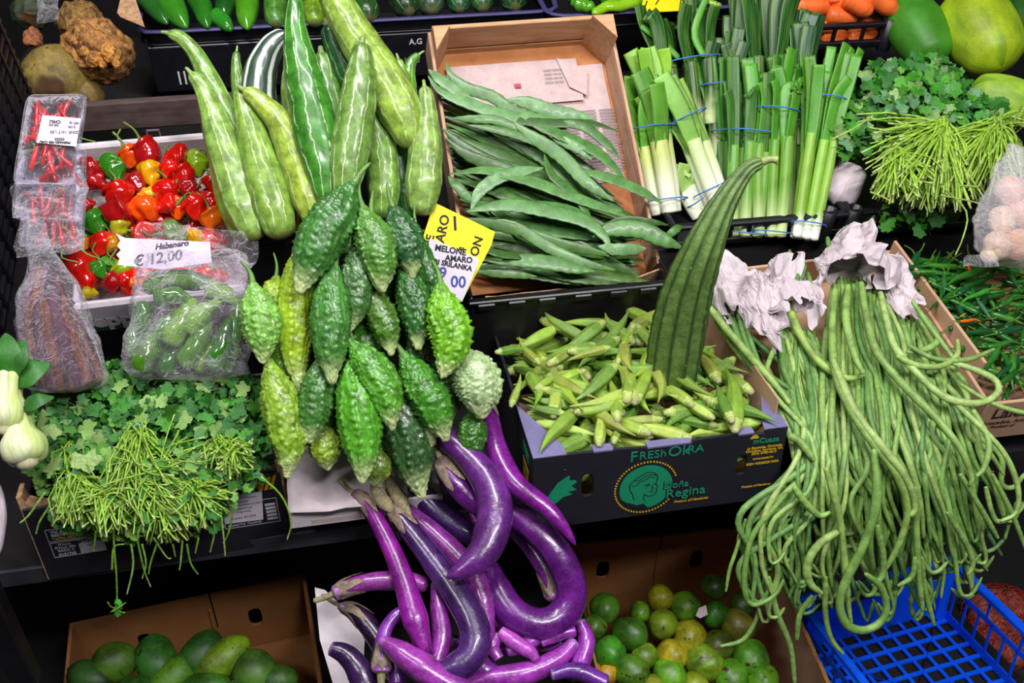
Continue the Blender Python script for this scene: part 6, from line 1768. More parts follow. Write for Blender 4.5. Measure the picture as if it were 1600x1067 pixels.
cp = [chilli_proto(90 + i, RC.uniform(.058, .085), RC.uniform(.0045, .0062)) for i in range(6)]
cu_ = [0] * 6


def chilli(base, d, colr, label, sc=1, k=None):
    k = RC.randrange(6) if k is None else k
    d = nrm(np.asarray(d, float)); z = nrm(FCh.Z - (FCh.Z @ d) * d); y = np.cross(z, d)
    m = np.eye(4); m[:3, 0] = d * sc; m[:3, 1] = y * sc; m[:3, 2] = z * sc; m[:3, 3] = base
    Mx = Matrix(m.tolist())
    if not cu_[k]:
        cu_[k] = 1; o = cp[k]; o.matrix_world = Mx; MW[o.name] = Mx; o['label'] = label
        for ch in o.children:
            if ch.get('tint'): ch.color = colr
        return o
    return clone(cp[k], Mx, label, colr)


for layer in range(4):
    for i in range(52):
        px = RC.uniform(1425, 1650); lo = 412
        hi = 608 if px > 1560 else 395 + (px - 1412) * 1.39
        py = RC.uniform(lo, max(lo + 5, hi))
        th = RC.gauss(.15, .7) + RC.choice((0, PI))
        d = FCh.X * math.cos(th) + FCh.Y * math.sin(th) * .9 + FCh.Z * RC.uniform(-.12, .15)
        base = FCh.hit(px, py, -.035 + layer * .013 + RC.uniform(-.004, .004)) - d * .035
        chilli(base, d, vary(hx(RC.choice(('#1d5a1e', '#256b20', '#174c22', '#3a7a22'))), .18, RC), 'dark green chilli in the heap in the card box at the right')
CL = [((1437, 425), (1475, 423), '#2f7a1c', 'green chilli pointing left at the top of the heap'), ((1545, 418), (1485, 445), '#2f6f22', 'long green chilli at the top pointing down left'), ((1513, 412), (1515, 432), '#e8500c', 'small orange red chilli at the top of the heap'),
      ((1500, 502), (1538, 504), '#f0580c', 'bright orange chilli lying across the middle of the heap'), ((1545, 452), (1505, 475), '#3a8a2c', 'light green chilli above the orange one'), ((1475, 430), (1475, 460), '#2a6a34', 'blue green chilli hanging down at the left'),
      ((1572, 420), (1600, 460), '#2a6f26', 'chilli pointing down at the right edge'), ((1528, 470), (1552, 500), '#356f4a', 'shiny chilli beside the orange one'), ((1500, 495), (1512, 488), '#c9a01c', 'yellowish stub beside the orange chilli'), ((1560, 480), (1610, 462), '#2c6a22', 'chilli running to the right edge')]
for i, (b_, t_, c_, lb) in enumerate(CL):
    A = FCh.hit(*b_, .024); B = FCh.hit(*t_, .026)
    chilli(A, B - A, hx(c_), lb, np.linalg.norm(B - A) / .070, i % 6)

# ---------------------------------------------------------------- round fruit generator
def blob(c, ax, L, R, mat, colr, name, label, cat, group=None, prof=None, seg=32, rings=36, sq=1.0, radii=None, N=None, stem=None, bend=0.0):
    ax = nrm(np.asarray(ax, float)); c = np.asarray(c, float)
    N = np.array([0, -.6, .8]) if N is None else N
    sd = nrm(np.cross(ax, N))
    T = Tube([c - ax * L / 2, c + sd * bend, c + ax * L / 2], R * np.array(radii or [.9, 1, 1, 1, .9]), N, n=30, squash=sq)
    g = T.geo(seg, rings, e0=.5 if not radii else .18, e1=.5 if not radii else .12, prof=prof)
    if stem:
        r = thing(name, label, cat, tuple(c), group)
        put('fruit', g, mat, r, color=hx(colr))
        S = Tube([T.P[0] + ax * .002, T.P[0] - ax * stem[0]], [stem[1], stem[1] * .7], N, n=8)
        put('stem', S.geo(8, 8, e0=0, e1=.1), M['cut'], r, color=hx('#5a4420'))
        return r
    return put(name, g, mat, color=hx(colr), label=label, cat=cat, group=group)


FMg = Fr(280, 1030, 1.58, 12, 17)
MG = [((180, 1033), (1, .2), 34, 28, '#476f16', 'round green mango with a dark scar at the left of the box'),
      ((245, 1030), (.3, 1), 42, 28, '#2f6a1c', 'dark green mango standing on end behind the middle one'),
      ((268, 1060), (.6, -.5), 44, 27, '#4f8214', 'bright green mango cut by the bottom edge in the middle'),
      ((345, 1030), (1, -.5), 48, 26, '#6f9216', 'yellow green mango tilted up to the right'),
      ((312, 1022), (.6, -.6), 40, 26, '#2c5c1a', 'dark mango hidden behind the yellow green one'),
      ((400, 1050), (.4, 1), 36, 30, '#466f22', 'blotchy green mango at the right of the box'),
      ((433, 1062), (1, .2), 32, 22, '#3d6a1c', 'small part of a mango in the right corner'),
      ((140, 1058), (1, .6), 36, 24, '#2c5618', 'shadowed mango in the left corner'),
      ((315, 1078), (1, 0), 44, 26, '#3f7a1a', 'mango top showing at the bottom edge'), ((215, 1085), (1, .3), 40, 28, '#2f5a18', 'mango at the bottom edge under the round one'), ((375, 1092), (1, .2), 40, 28, '#365f1a', 'mango at the bottom edge right of the middle')]
for (c, a, L, R, cl, lb) in MG:
    s = FMg.depth(*c) / 1500
    ax = FMg.X * a[0] - FMg.Y * a[1] + FMg.Z * .15
    blob(FMg.hit(*c, .0), ax, L * 2 * s * 1.05, R * 1.12 * s, M['mango'], cl, 'mango', lb, 'mango', 'green mangoes in the brown box', prof=lambda t, a_: 1 + .06 * np.sin(3 * t + a_), stem=(.006, .003))
FGu = Fr(1080, 1000, 1.62, 8, 24)
GU = [(945, 1 - 1 + 950, 21, '#4a7a1e'), (1000, 956, 15, '#5f8f22'), (1031, 934, 19, '#8f8f1a'), (1036, 975, 21, '#6f8a1e'), (1071, 947, 22, '#5c8a20'), (1078, 993, 23, '#94951c'), (984, 990, 25, '#3f6f1c'),
      (929, 978, 18, '#4f7a20'), (952, 1020, 24, '#3f8a1e'), (1007, 1025, 19, '#6a8f1e'), (1050, 1022, 23, '#a39c1c'), (949, 1052, 16, '#b08a14'), (985, 1050, 26, '#4c7a1c'), (1046, 1054, 25, '#5f9a1c'), (1100, 1035, 27, '#6f9420'),
      (1118, 960, 19, '#3c7a1c'), (1152, 978, 24, '#6c6a1c'), (1123, 1008, 22, '#4a5a18'), (1117, 917, 19, '#3f5f1a'), (1173, 1028, 27, '#4f8f1c'), (1143, 1058, 25, '#4f8a1c'), (1190, 1062, 24, '#5f9a1c'), (1085, 1072, 20, '#7a8a1c'), (1020, 1075, 20, '#6f7a1c'), (1160, 945, 18, '#3a5a18')]
for i, (x, y, rp, cl) in enumerate(GU):
    rr = random.Random(i + 40); s = FGu.depth(x, y) / 1500
    ax = FGu.X * rr.uniform(-.8, .8) - FGu.Y * rr.uniform(.2, 1) + FGu.Z * rr.uniform(.4, 1)
    c = FGu.hit(x, y, 0)
    dimp = lambda t, a_, q=rr.uniform(0, 6): 1 + .05 * np.sin(2 * a_ + q) * np.sin(4 * t) - .03 * np.cos(5 * a_ + q)
    r = blob(c, ax, rp * 2.5 * s, rp * 1.08 * s, M['plum'], cl, 'golden_apple', 'small round green fruit with brown speckles in the card box', 'fruit', 'small round green fruit in the card box', prof=dimp, stem=(.002, .0035), seg=24, rings=24)
    r['label'] = {0: 'round green fruit with a brown stem pit nearest the aubergine loop', 2: 'yellowish round fruit with brown pit at the top of the heap', 5: 'yellow green round fruit in the centre with a brown patch', 6: 'dark green round fruit with a split, left of centre', 10: 'yellowest oval fruit just below the centre', 11: 'small yellow fruit at the bottom by the left card wall', 14: 'green round fruit with a puckered end at bottom centre', 19: 'green fruit with a scarred end at the lower right', 18: 'dim round fruit at the back under the bean tips', 16: 'brownish round fruit at the right'}.get(i, r['label'])
put('golden_apple_scrap', (np.array([FGu.hit(*p, .03) for p in ((1087, 962), (1092, 950), (1103, 945), (1106, 960), (1094, 966))] + [FGu.hit(*p, .028) for p in ((1087, 962), (1092, 950), (1103, 945), (1106, 960), (1094, 966))]), [(0, 1, 2, 3, 4), (9, 8, 7, 6, 5), (0, 5, 6, 1), (1, 6, 7, 2), (2, 7, 8, 3), (3, 8, 9, 4), (4, 9, 5, 0)]), M['paper'], label='scrap of white paper lying on the round fruit', cat='paper', smooth=False)
# left inner flap of the round fruit box
q = [FGu.hit(x, y, h) for x, y, h in ((908, 965, .03), (922, 990, .03), (940, 1067, .03), (950, 1110, .03))]
V = np.vstack([np.array(q), np.array(q) - [0.004, 0, .0], np.array(q) - [0, 0, .06], np.array(q) - [0.004, 0, .06]])
F = [(i, i + 1, 9 + i, 8 + i) for i in range(3)] + [(4 + i, 12 + i, 13 + i, 5 + i) for i in range(3)] + [(i, 4 + i, 5 + i, i + 1) for i in range(3)]
put('card_divider', (V, F), M['card'], label='narrow brown card strip between aubergines and round fruit', cat='cardboard', smooth=False)

# papayas and mango at the top right
FPp = Fr(1500, 100, 2.02, 10, 30)
def pap(c, a, L, R, cl, lb, h=0, sq=.95):
    s = FPp.depth(*c) / 1500
    blob(FPp.hit(*c, h), FPp.X * a[0] - FPp.Y * a[1], L * s, R * s, M['papaya'], cl, 'papaya', lb, 'papaya', 'green papayas at the top right', radii=[.35, .72, .92, 1, 1.0, .95, .82, .62], prof=lambda t, a_: 1 - .045 * np.abs(np.sin(2.5 * a_)) ** 6, seg=48, rings=48, stem=(.008, .006), sq=sq)
pap((1529, 46), (.12, 1), 155, 56, '#a3bf1e', 'big pale green papaya at the top right', .03)
pap((1432, 45), (.12, 1), 140, 44, '#3f8a1e', 'darker green papaya behind the carrot crate corner', .0)
pap((1570, 158), (-1, -.5), 110, 40, '#9ac436', 'small light green papaya behind the parsley at the right edge', .02)
pap((1618, 30), (.1, 1), 130, 40, '#1f5a18', 'dark papaya at the right edge behind the big pale one', -.03)
# carrots
FCa = Fr(1320, 30, 2.075, 9, 62)
CA = [((1235, 8), (1297, 12), 17, 0), ((1300, 8), (1300, -25), 16, .0), ((1322, -8), (1362, 22), 17, .03), ((1362, -12), (1400, 22), 17, .04), ((1290, 22), (1340, 30), 14, .0), ((1320, 10), (1290, -12), 14, .0), ((1280, 60), (1325, 55), 13, -.03), ((1322, 62), (1372, 50), 15, -.03), ((1340, 42), (1378, 35), 12, -.02), ((1395, 10), (1405, -20), 12, .02), ((1270, 40), (1310, 45), 13, -.02)]
for i, (a, b, rp, h) in enumerate(CA):
    A, B = FCa.hit(*a, h), FCa.hit(*b, h); s = 2.03 / 1500
    T = Tube([A, (A + B) / 2 + FCa.Z * .002, B], rp * s * np.array([.85, 1, 1, .97, .9, .72, .45]), FCa.Z, n=26)
    g = T.geo(20, 26, e0=.12, e1=.14, prof=lambda t, a_: 1 + .02 * np.sin(50 * t + a_) + .015 * np.sin(90 * t))
    put('carrot', g, M['carrot'], color=vary(hx('#f0702e'), .05, random.Random(i)), label=['carrot lying across the left end, blunt end right', 'upright thick carrot at the left', 'rounded carrot tip hanging over the rim, left one of the pair', 'pointed carrot tip at the rim by the crate corner', 'carrot lying along the front rim', 'carrot crossing behind the left ones', 'carrot seen between the ribs at the left', 'carrot seen between the ribs in the middle', 'carrot deep behind the right rib', 'thin carrot end in the far corner', 'carrot low at the left end'][i], cat='carrot', group='carrots in the small black crate')

# green peppers and cucumbers in the top trays
FTp = Fr(540, 30, 2.04, 10.5, 20)
TP = [([(215, -20), (240, 10), (262, 38)], 16, '#2a6a22', 'dark green pepper end at the left of the top tray', 'p'), ([(238, -30), (265, 5), (292, 44)], 22, '#3a8a1e', 'broad glossy green pepper pointing down right in the top tray', 'p'), ([(300, -20), (315, 10), (325, 44)], 17, '#2c7a1c', 'narrow green pepper beside the broad one', 'p'),
      ([(335, 20), (350, 35), (362, 48)], 13, '#2f8a22', 'small green pepper end low in the top tray', 'p'), ([(388, -20), (386, 15), (386, 46)], 19, '#4f9a1c', 'bright upright green pepper with shiny blotches', 'p'), ([(432, -20), (430, 10), (432, 40)], 18, '#4f8a30', 'light green gourd shoulder behind the tall gourds', 'g'),
      ([(488, -20), (490, 10), (492, 38)], 18, '#6f9a1c', 'yellow green gourd shoulder right of the glossy gourd', 'g'), ([(355, -20), (352, 8), (350, 30)], 17, '#1f5a1c', 'dark green pepper in the shade of the tray', 'p'), 
      ([(560, -20), (570, 10), (580, 30)], 22, '#234f1c', 'dark cucumber end right of the slanting gourd', 'g'), ([(620, -20), (632, 5), (640, 20)], 22, '#1f3f1c', 'very dark cucumber at the middle of the tray', 'g'), ([(668, -30), (672, 0), (676, 18)], 22, '#3f5a3c', 'greyish cucumber in the right half of the tray', 'g'),
      ([(712, -30), (715, -5), (720, 16)], 19, '#1f5a2c', 'dark green cucumber near the tray end', 'g'), ([(750, -30), (752, 0), (755, 14)], 19, '#2f5f2c', 'streaky cucumber, second from the tray end', 'g'), ([(800, -30), (802, 0), (806, 12)], 22, '#1c4a24', 'last cucumber at the right end of the long tray', 'g')]
for i, (p, rp, cl, lb, k) in enumerate(TP):
    P = px_path(FTp, p, -.01); s = 2.04 / 1500
    T = Tube(P, rp * s * (np.array([.8, 1, 1.05, 1, .9, .7, .4]) if k == 'p' else np.array([.9, 1, 1, 1, .95, .85])), FTp.Z, n=24)
    g = T.geo(22, 26, e0=.1, e1=.22, prof=(lambda t, a_: 1 - .07 * np.abs(np.sin(1.5 * a_)) ** 5 + .04 * np.sin(9 * t + a_)) if k == 'p' else (lambda t, a_: 1 + .02 * np.cos(8 * a_)))
    put('green_pepper' if k == 'p' else 'cucumber', g, M['pepper'] if k == 'p' else M['gourd_dark'], color=hx(cl), label=lb, cat='pepper' if k == 'p' else 'cucumber', group='vegetables in the long top tray')
FT2 = Fr(1000, 10, 2.12, 10.5, 20)
for i, (p, rp, cl, lb) in enumerate([([(925, 22), (945, 12), (975, 8), (1000, 2), (1025, -12)], 9, '#8ac41e', 'pale lime pepper curving along the tray rim'), ([(895, 0), (910, 8), (930, 12)], 11, '#4f9a1c', 'bright green pepper in the corner of the right tray'),
        ([(885, -15), (900, -5), (912, 8)], 12, '#3a8a1e', 'green pepper against the curved tray corner'), ([(940, -15), (950, 0), (955, 10)], 12, '#2f7a1c', 'dark green pepper under the lime one'), ([(1105, 0), (1115, 6), (1128, 9)], 5, '#8ab836', 'thin pale chilli on the tray rim above the leeks'), ([(975, -15), (990, -8), (1010, -12)], 11, '#6aae1c', 'light green pepper behind the lime one')]):
    P = px_path(FT2, p, .004); s = 2.1 / 1500
    T = Tube(P, rp * s * np.array([.6, .9, 1, 1, .9, .75, .4]), FT2.Z, n=26)
    put('green_pepper', T.geo(18, 26, e0=.08, e1=.08, prof=lambda t, a_: 1 + .12 * np.sin(22 * t + 2 * np.sin(a_)) + .06 * np.cos(3 * a_)), M['pepper'], color=hx(cl), label=lb, cat='pepper', group='pale peppers in the right top tray')
fy = Fr(1003, 19, 2.06, 10.5, 25)
r = thing('yellow_card', 'yellow price card with black strokes standing in the right top tray', 'sign', fy.M())
P = [fy.loc(*q_) for q_ in ((1000, 20), (1012, -30), (1092, -38), (1086, 16))]
put('card', plate(P, [], .0015), M['yellow'], r, world=False, smooth=False)
for k, (a, b) in enumerate((((1005, 19), (1011, 2)), ((1024, 8), (1035, -8)), ((1062, 8), (1067, -8)))):
    A = np.array([*fy.loc(*a), .0012]); B = np.array([*fy.loc(*b), .0012])
    put('stroke', Tube([A, B], [.0013, .0013], (0, 0, 1), n=6, squash=.3).geo(6, 6, e0=0, e1=0), M['ink_black'], r, world=False)
# torn paper flap on the long tray's left end
q = [FTp.hit(*p, .01) for p in ((183, 20), (192, -20), (206, -20), (226, 42), (188, 26))]
put('torn_cardboard', (np.vstack([q, np.array(q) - FTp.Z * .002]), [(0, 1, 2, 3, 4), (9, 8, 7, 6, 5), (0, 5, 6, 1), (1, 6, 7, 2), (2, 7, 8, 3), (3, 8, 9, 4), (4, 9, 5, 0)]), M['edge'], label='torn pinkish cardboard flap at the left end of the long tray', cat='cardboard', smooth=False)

# ---------------------------------------------------------------- roots at the top left
FR = Fr(120, 120, 1.86, 10, 40)
def knob(c, rp, cl, name, label, mat, seed, amp, h=0, a=(0, 1), L=1.9, seg=64, cat='root vegetable'):
    s = FR.depth(*c) / 1500
    C = FR.hit(*c, h)
    ax = nrm(FR.X * a[0] - FR.Y * a[1] + FR.Z * .8)
    T = Tube([C - ax * rp * s * L / 2, C, C + ax * rp * s * L / 2], [rp * s] * 3, FR.Z * .5 + FR.Y, n=30)
    V, F, uv = T.geo(seg, 56, e0=.5, e1=.5)
    V = wob(wob(V, 28, amp * .6, seed, 1), 120, amp * .7, seed + 3, 3)
    return put(name, (V, F, uv), mat, color=hx(cl), label=label, cat=cat)
knob((128, 38), 36, '#8a6a30', 'celeriac', 'brown celeriac behind the knobbly one with a pale top', M['root'], 2, .007, -.02)
knob((152, 80), 52, '#a8763c', 'celeriac', 'big knobbly tan celeriac with a rooty orange middle', M['root'], 5, .006, .03)
bigc = [o for o in col.objects if o.name.startswith('celeriac')][-1]
for k, (x, y, rp) in enumerate(((148, 92, 12), (172, 84, 15), (132, 80, 8), (160, 100, 7), (180, 100, 6))):
    kb = knob((x, y), rp, '#c4883c', 'root_bump', None, M['root'], 10 + k, .003, .082, cat=None)
    kb.location = kb.location - bigc.location; kb.parent = bigc
knob((88, 122), 50, '#8a7636', 'swede', 'smooth brownish yellow swede with a brown stem scar', M['turnip'], 8, .002, .02, L=2.0)
knob((130, 148), 30, '#7a6430', 'swede', 'second swede half hidden behind the chilli tray', M['turnip'], 9, .002, .0)
knob((50, 62), 14, '#8a5434', 'ginger_root', 'small knobbly reddish root at the far upper left', M['root'], 12, .006, .0, L=3)
knob((48, 20), 26, '#2c3a20', 'dark_root', 'dark vegetable under a plastic film in the upper left corner', M['turnip'], 13, .004, .0)
def film_sheet(fr, corners, nx, ny, amp, seed, h, name, label, cat, mat, bulge=0.0, group=None):
    c = [fr.hit(p[0], p[1], h) for p in corners]
    U_, V_ = np.meshgrid(np.linspace(0, 1, nx), np.linspace(0, 1, ny)); U_, V_ = U_[..., None], V_[..., None]
    v = (c[0] * (1 - U_) + c[1] * U_) * (1 - V_) + (c[3] * (1 - U_) + c[2] * U_) * V_
    v = v + fr.Z * bulge * (np.sin(PI * U_) ** .6) * (np.sin(PI * V_) ** .6)
    rr = np.random.default_rng(seed)
    v = folds(wob(v.reshape(-1, 3), 60, amp * .6, seed, 2), .018, amp * 1.1, seed)
    F = [(j * nx + i, j * nx + i + 1, (j + 1) * nx + i + 1, (j + 1) * nx + i) for j in range(ny - 1) for i in range(nx - 1)]
    return put(name, (v, F), mat, label=label, cat=cat, group=group)
film_sheet(FR, [(60, -20), (95, -20), (92, 34), (58, 36)], 16, 16, .004, 3, .05, 'plastic_bag', 'clear plastic film over the dark root in the upper left corner', 'bag', M['film'], .01)

# ---------------------------------------------------------------- packed red chillies (trays in film) and bags, left
FTr = Fr(75, 330, 1.42, 8, 50)
def chilli_tray(quad, h, label, seed, lab=False):
    r = thing('chilli_tray', label, 'package', tuple(FTr.hit(*quad[3], h)), 'packed red chillies stacked at the left')
    rr = random.Random(seed)
    P = [FTr.hit(*q_, h) for q_ in quad]
    U_, V_ = np.meshgrid(np.linspace(0, 1, 14), np.linspace(0, 1, 20)); U_, V_ = U_[..., None], V_[..., None]
    v = (P[0] * (1 - U_) + P[1] * U_) * (1 - V_) + (P[3] * (1 - U_) + P[2] * U_) * V_
    edge = np.minimum(np.minimum(U_, 1 - U_) / .10, np.minimum(V_, 1 - V_) / .07).clip(0, 1)
    base = v - FTr.Z * .022 * edge
    top = v + FTr.Z * .004 * edge
    F = [(j * 14 + i, j * 14 + i + 1, (j + 1) * 14 + i + 1, (j + 1) * 14 + i) for j in range(19) for i in range(13)]
    put('tray_shell', (base.reshape(-1, 3), F), M['film_thick'], r)
    tv = wob(top.reshape(-1, 3), 70, .002, seed)
    put('tray_film', (tv, F), M['film_thick'], r)
    rim = [P[0], P[1], P[2], P[3], P[0]]
    path = []
    for a, b in zip(rim[:-1], rim[1:]): path += [a * .92 + b * .08, a * .5 + b * .5, a * .08 + b * .92]
    put('tray_rim', Tube(path + [path[0]], [.0026, .0026], FTr.Z, n=70, squash=.6).geo(8, 70, e0=0, e1=0), M['film_thick'], r)
    for i in range(26 if lab else 14):
        u, w_ = rr.uniform(.2, .8), rr.uniform(.12, .88)
        c = (P[0] * (1 - u) + P[1] * u) * (1 - w_) + (P[3] * (1 - u) + P[2] * u) * w_ - FTr.Z * rr.uniform(.002, .014)
        an = rr.gauss(PI / 2, .45); d = FTr.X * math.cos(an) + FTr.Y * math.sin(an)
        T = Tube([c - d * .024, c + FTr.Z * .003, c + d * .024], .0042 * np.array([.8, 1, 1, .8, .3]), FTr.Z, n=14)
        put('red_chilli', T.geo(9, 14, e0=.08, e1=.05), M['chilli'], r, color=vary(hx('#c01018'), .2, rr))
        if i % 4 == 0:
            T = Tube([c - d * .023, c - d * .036 + FTr.X * rr.uniform(-.01, .01), c - d * .045 + FTr.X * rr.uniform(-.02, .02)], [.0018, .0012, .0012], FTr.Z, n=8)
            put('chilli_stem', T.geo(6, 8, e0=0, e1=.1), M['stalk'], r, color=hx('#6a8a2a'))
    return r
chilli_tray([(42, 300), (132, 300), (128, 385), (30, 385)], .0, 'lower wrapped tray of red chillies, crushed under the upper ones', 5)
chilli_tray([(35, 235), (132, 235), (130, 345), (20, 340)], .016, 'middle wrapped tray of red chillies, mostly hidden', 6)
r = chilli_tray([(44, 150), (134, 150), (116, 288), (22, 288)], .040, 'top wrapped tray of red chillies with a white sticker', 7, True)
film_sheet(FTr, [(20, 285), (128, 275), (132, 392), (28, 400)], 22, 22, .006, 9, .032, 'plastic_wrap', 'crinkled clear plastic wrap hanging below the top chilli tray', 'wrap', M['film'])
fs = Fr(58, 222, FTr.depth(58, 222, .048), 8, 50)
P = [FTr.loc(*q_, .047) for q_ in ((66, 180), (127, 185), (119, 229), (57, 223))]
fm_ = Matrix(np.array(FTr.M(0, 0, .047)).tolist())
st_ = put('sticker', xf(plate(P, [], .0006), np.array(fm_)), M['white'], r, smooth=False, label='white printed sticker')
def small_text(txt, x, y, size, ang, fr, c, root, mat):
    a, b = fr.loc(x, y, c)
    return put('lettering', xf(words(txt, size, bold=.0001), np.array(fr.M(0, 0, c)) @ np.array(Matrix.Translation((a, b, 0)) @ Matrix.Rotation(math.radians(ang), 4, 'Z'))), mat, root, smooth=False)
small_text('CHILI', 86, 190, .0065, 176, FTr, .048, r, M['ink_black'])
small_text('PER KG', 84, 195, .0040, 176, FTr, .048, r, M['ink_grey'])
small_text('NET. kg', 116, 192, .0040, 176, FTr, .048, r, M['ink_grey'])
small_text('0.100', 112, 198, .0044, 176, FTr, .048, r, M['ink_grey'])
small_text('CONF. 1417 1,95', 102, 206, .0058, 176, FTr, .048, r, M['ink_grey'])
small_text('PREPARED PER CHILI', 86, 222, .0046, 175, FTr, .048, r, M['ink_black'])
small_text('88888', 93, 217, .0055, 175, FTr, .048, r, M['ink_grey'])

# purple bag
FPb = Fr(100, 560, 1.35, 8, 55)
r = thing('purple_vegetable_bag', 'cone shaped clear bag of long purple and brown pods beside the hot peppers', 'bag', tuple(FPb.hit(100, 600)))
RB2 = random.Random(4)
for i in range(15):
    f = (i + .5) / 15; xt = 40 + 70 * f; xb = 42 + 118 * f
    P = [FPb.hit(60 + 25 * f + RB2.uniform(-6, 6), 425 + RB2.uniform(-15, 20) , .008 + .02 * math.sin(PI * f)), FPb.hit(xt, 500, .012 + .02 * math.sin(PI * f) + RB2.uniform(-.006, .006)), FPb.hit(xb, 600 + 15 * math.sin(PI * f), .0 + .02 * math.sin(PI * f))]
    T = Tube(P, np.array([.005, .011, .013, .013, .010]) , FPb.Z, n=24)
    put('pod', T.geo(10, 24, e0=.05, e1=.1, prof=lambda t, a: 1 + .1 * np.sin(20 * t + a)), M['calyx'], r, color=hx(['#4c1e3a', '#6e3a58', '#6a3018', '#3a1830', '#743c22'][i % 5]))
T = Tube([FPb.hit(60, 345, .02), FPb.hit(62, 375, .025), FPb.hit(72, 430, .03), FPb.hit(82, 500, .03), FPb.hit(100, 570, .025), FPb.hit(108, 612, .015)], np.array([12, 22, 42, 52, 62, 60]) * 1.35 / 1500, FPb.Z, n=40, squash=.55)
g = T.geo(36, 46, e0=.02, e1=.08, prof=lambda t, a: 1 + .05 * np.sin(11 * a + 4 * t) + .04 * np.sin(23 * a - 9 * t))
put('clear_bag', (folds(wob(g[0], 50, .003, 6, 3), .025, .005, 6), g[1]), M['film'], r)
# bag of green peppers
FGb = Fr(300, 560, 1.38, 10, 50)
r = thing('green_pepper_bag', 'clear plastic bag full of long green peppers above the coriander', 'bag', tuple(FGb.hit(300, 580)))
RB3 = random.Random(8)
GB = [([(225, 455), (260, 435), (310, 440), (350, 448)], 13), ([(225, 470), (222, 500), (215, 540)], 12), ([(262, 540), (285, 500), (305, 465)], 14), ([(235, 560), (255, 520), (275, 480)], 14), ([(285, 575), (305, 540), (330, 500)], 14), ([(330, 580), (345, 545), (360, 495)], 13), ([(305, 580), (325, 555), (340, 530)], 10),
      ([(360, 565), (368, 520), (372, 470)], 12), ([(215, 580), (230, 550), (240, 520)], 13), ([(255, 585), (265, 560), (285, 540)], 12), ([(320, 450), (350, 460), (372, 475)], 12), ([(240, 470), (270, 462), (300, 470)], 12), ([(345, 580), (362, 560), (378, 530)], 11), ([(210, 560), (208, 530), (216, 500)], 10), ([(290, 520), (315, 490), (345, 470)], 12)]
for i, (p, rp) in enumerate(GB):
    T = Tube(px_path(FGb, p, .004 + .010 * (i % 3)), rp * 1.25 * 1.38 / 1500 * np.array([.6, .95, 1, 1, .9, .6, .25]), FGb.Z, n=26)
    put('long_pepper', T.geo(16, 26, e0=.08, e1=.05, prof=lambda t, a: 1 + .08 * np.sin(14 * t + 2 * a) + .05 * np.sin(3 * a + 5 * t)), M['pepper'], r, color=vary(hx(['#4f8a1c', '#2f6a16', '#6a9a22', '#3f7a1a'][i % 4]), .12, RB3))
T = Tube([FGb.hit(300, 395, .02), FGb.hit(300, 425, .022), FGb.hit(296, 480, .024), FGb.hit(292, 540, .022), FGb.hit(290, 592, .015)], np.array([78, 84, 88, 92, 90]) * 1.38 / 1500, FGb.Z, n=40, squash=.34)
g = T.geo(44, 50, e0=.02, e1=.08, prof=lambda t, a: 1 + .04 * np.sin(9 * a + 6 * t) + .03 * np.sin(21 * a - 9 * t))
put('clear_bag', (folds(wob(g[0], 55, .004, 16, 3), .025, .006, 16), g[1]), M['film'], r)
film_sheet(FGb, [(212, 345), (300, 350), (310, 420), (207, 430)], 20, 18, .006, 19, .045, 'plastic_wrap', 'crinkled clear film lying over the price ticket on the hot peppers', 'wrap', M['film'])
film_sheet(FGb, [(300, 350), (365, 362), (412, 385), (385, 440)], 18, 14, .006, 22, .045, 'plastic_wrap', 'open twisted end of the film reaching the black crate rim', 'wrap', M['film'])
film_sheet(FGb, [(300, 400), (385, 400), (384, 470), (300, 440)], 18, 14, .005, 25, .040, 'plastic_wrap', 'loose film fold at the top of the green pepper bag', 'wrap', M['film'])
FTk = Fr(255, 418, FGb.depth(255, 418, .030), 10, 50)
r = thing('price_ticket', 'white scalloped price ticket reading 12,00 euro under the film', 'sign', FTk.M())
P = [FTk.loc(*q_) for q_ in ((181, 365), (197, 372), (328, 378), (331, 410), (255, 421), (184, 414), (187, 404), (182, 398), (189, 391), (183, 384), (188, 376))]
put('card', plate(P, [], .0012), M['white'], r, world=False, smooth=False)
mark(r, FTk, 'Habanero', 268, 383, .0115, 3, M['ink_black'], .001, shear=.3)
mark(r, FTk, '€ 12,00', 246, 404, .021, 4, M['ink_black'], .001, shear=.2)

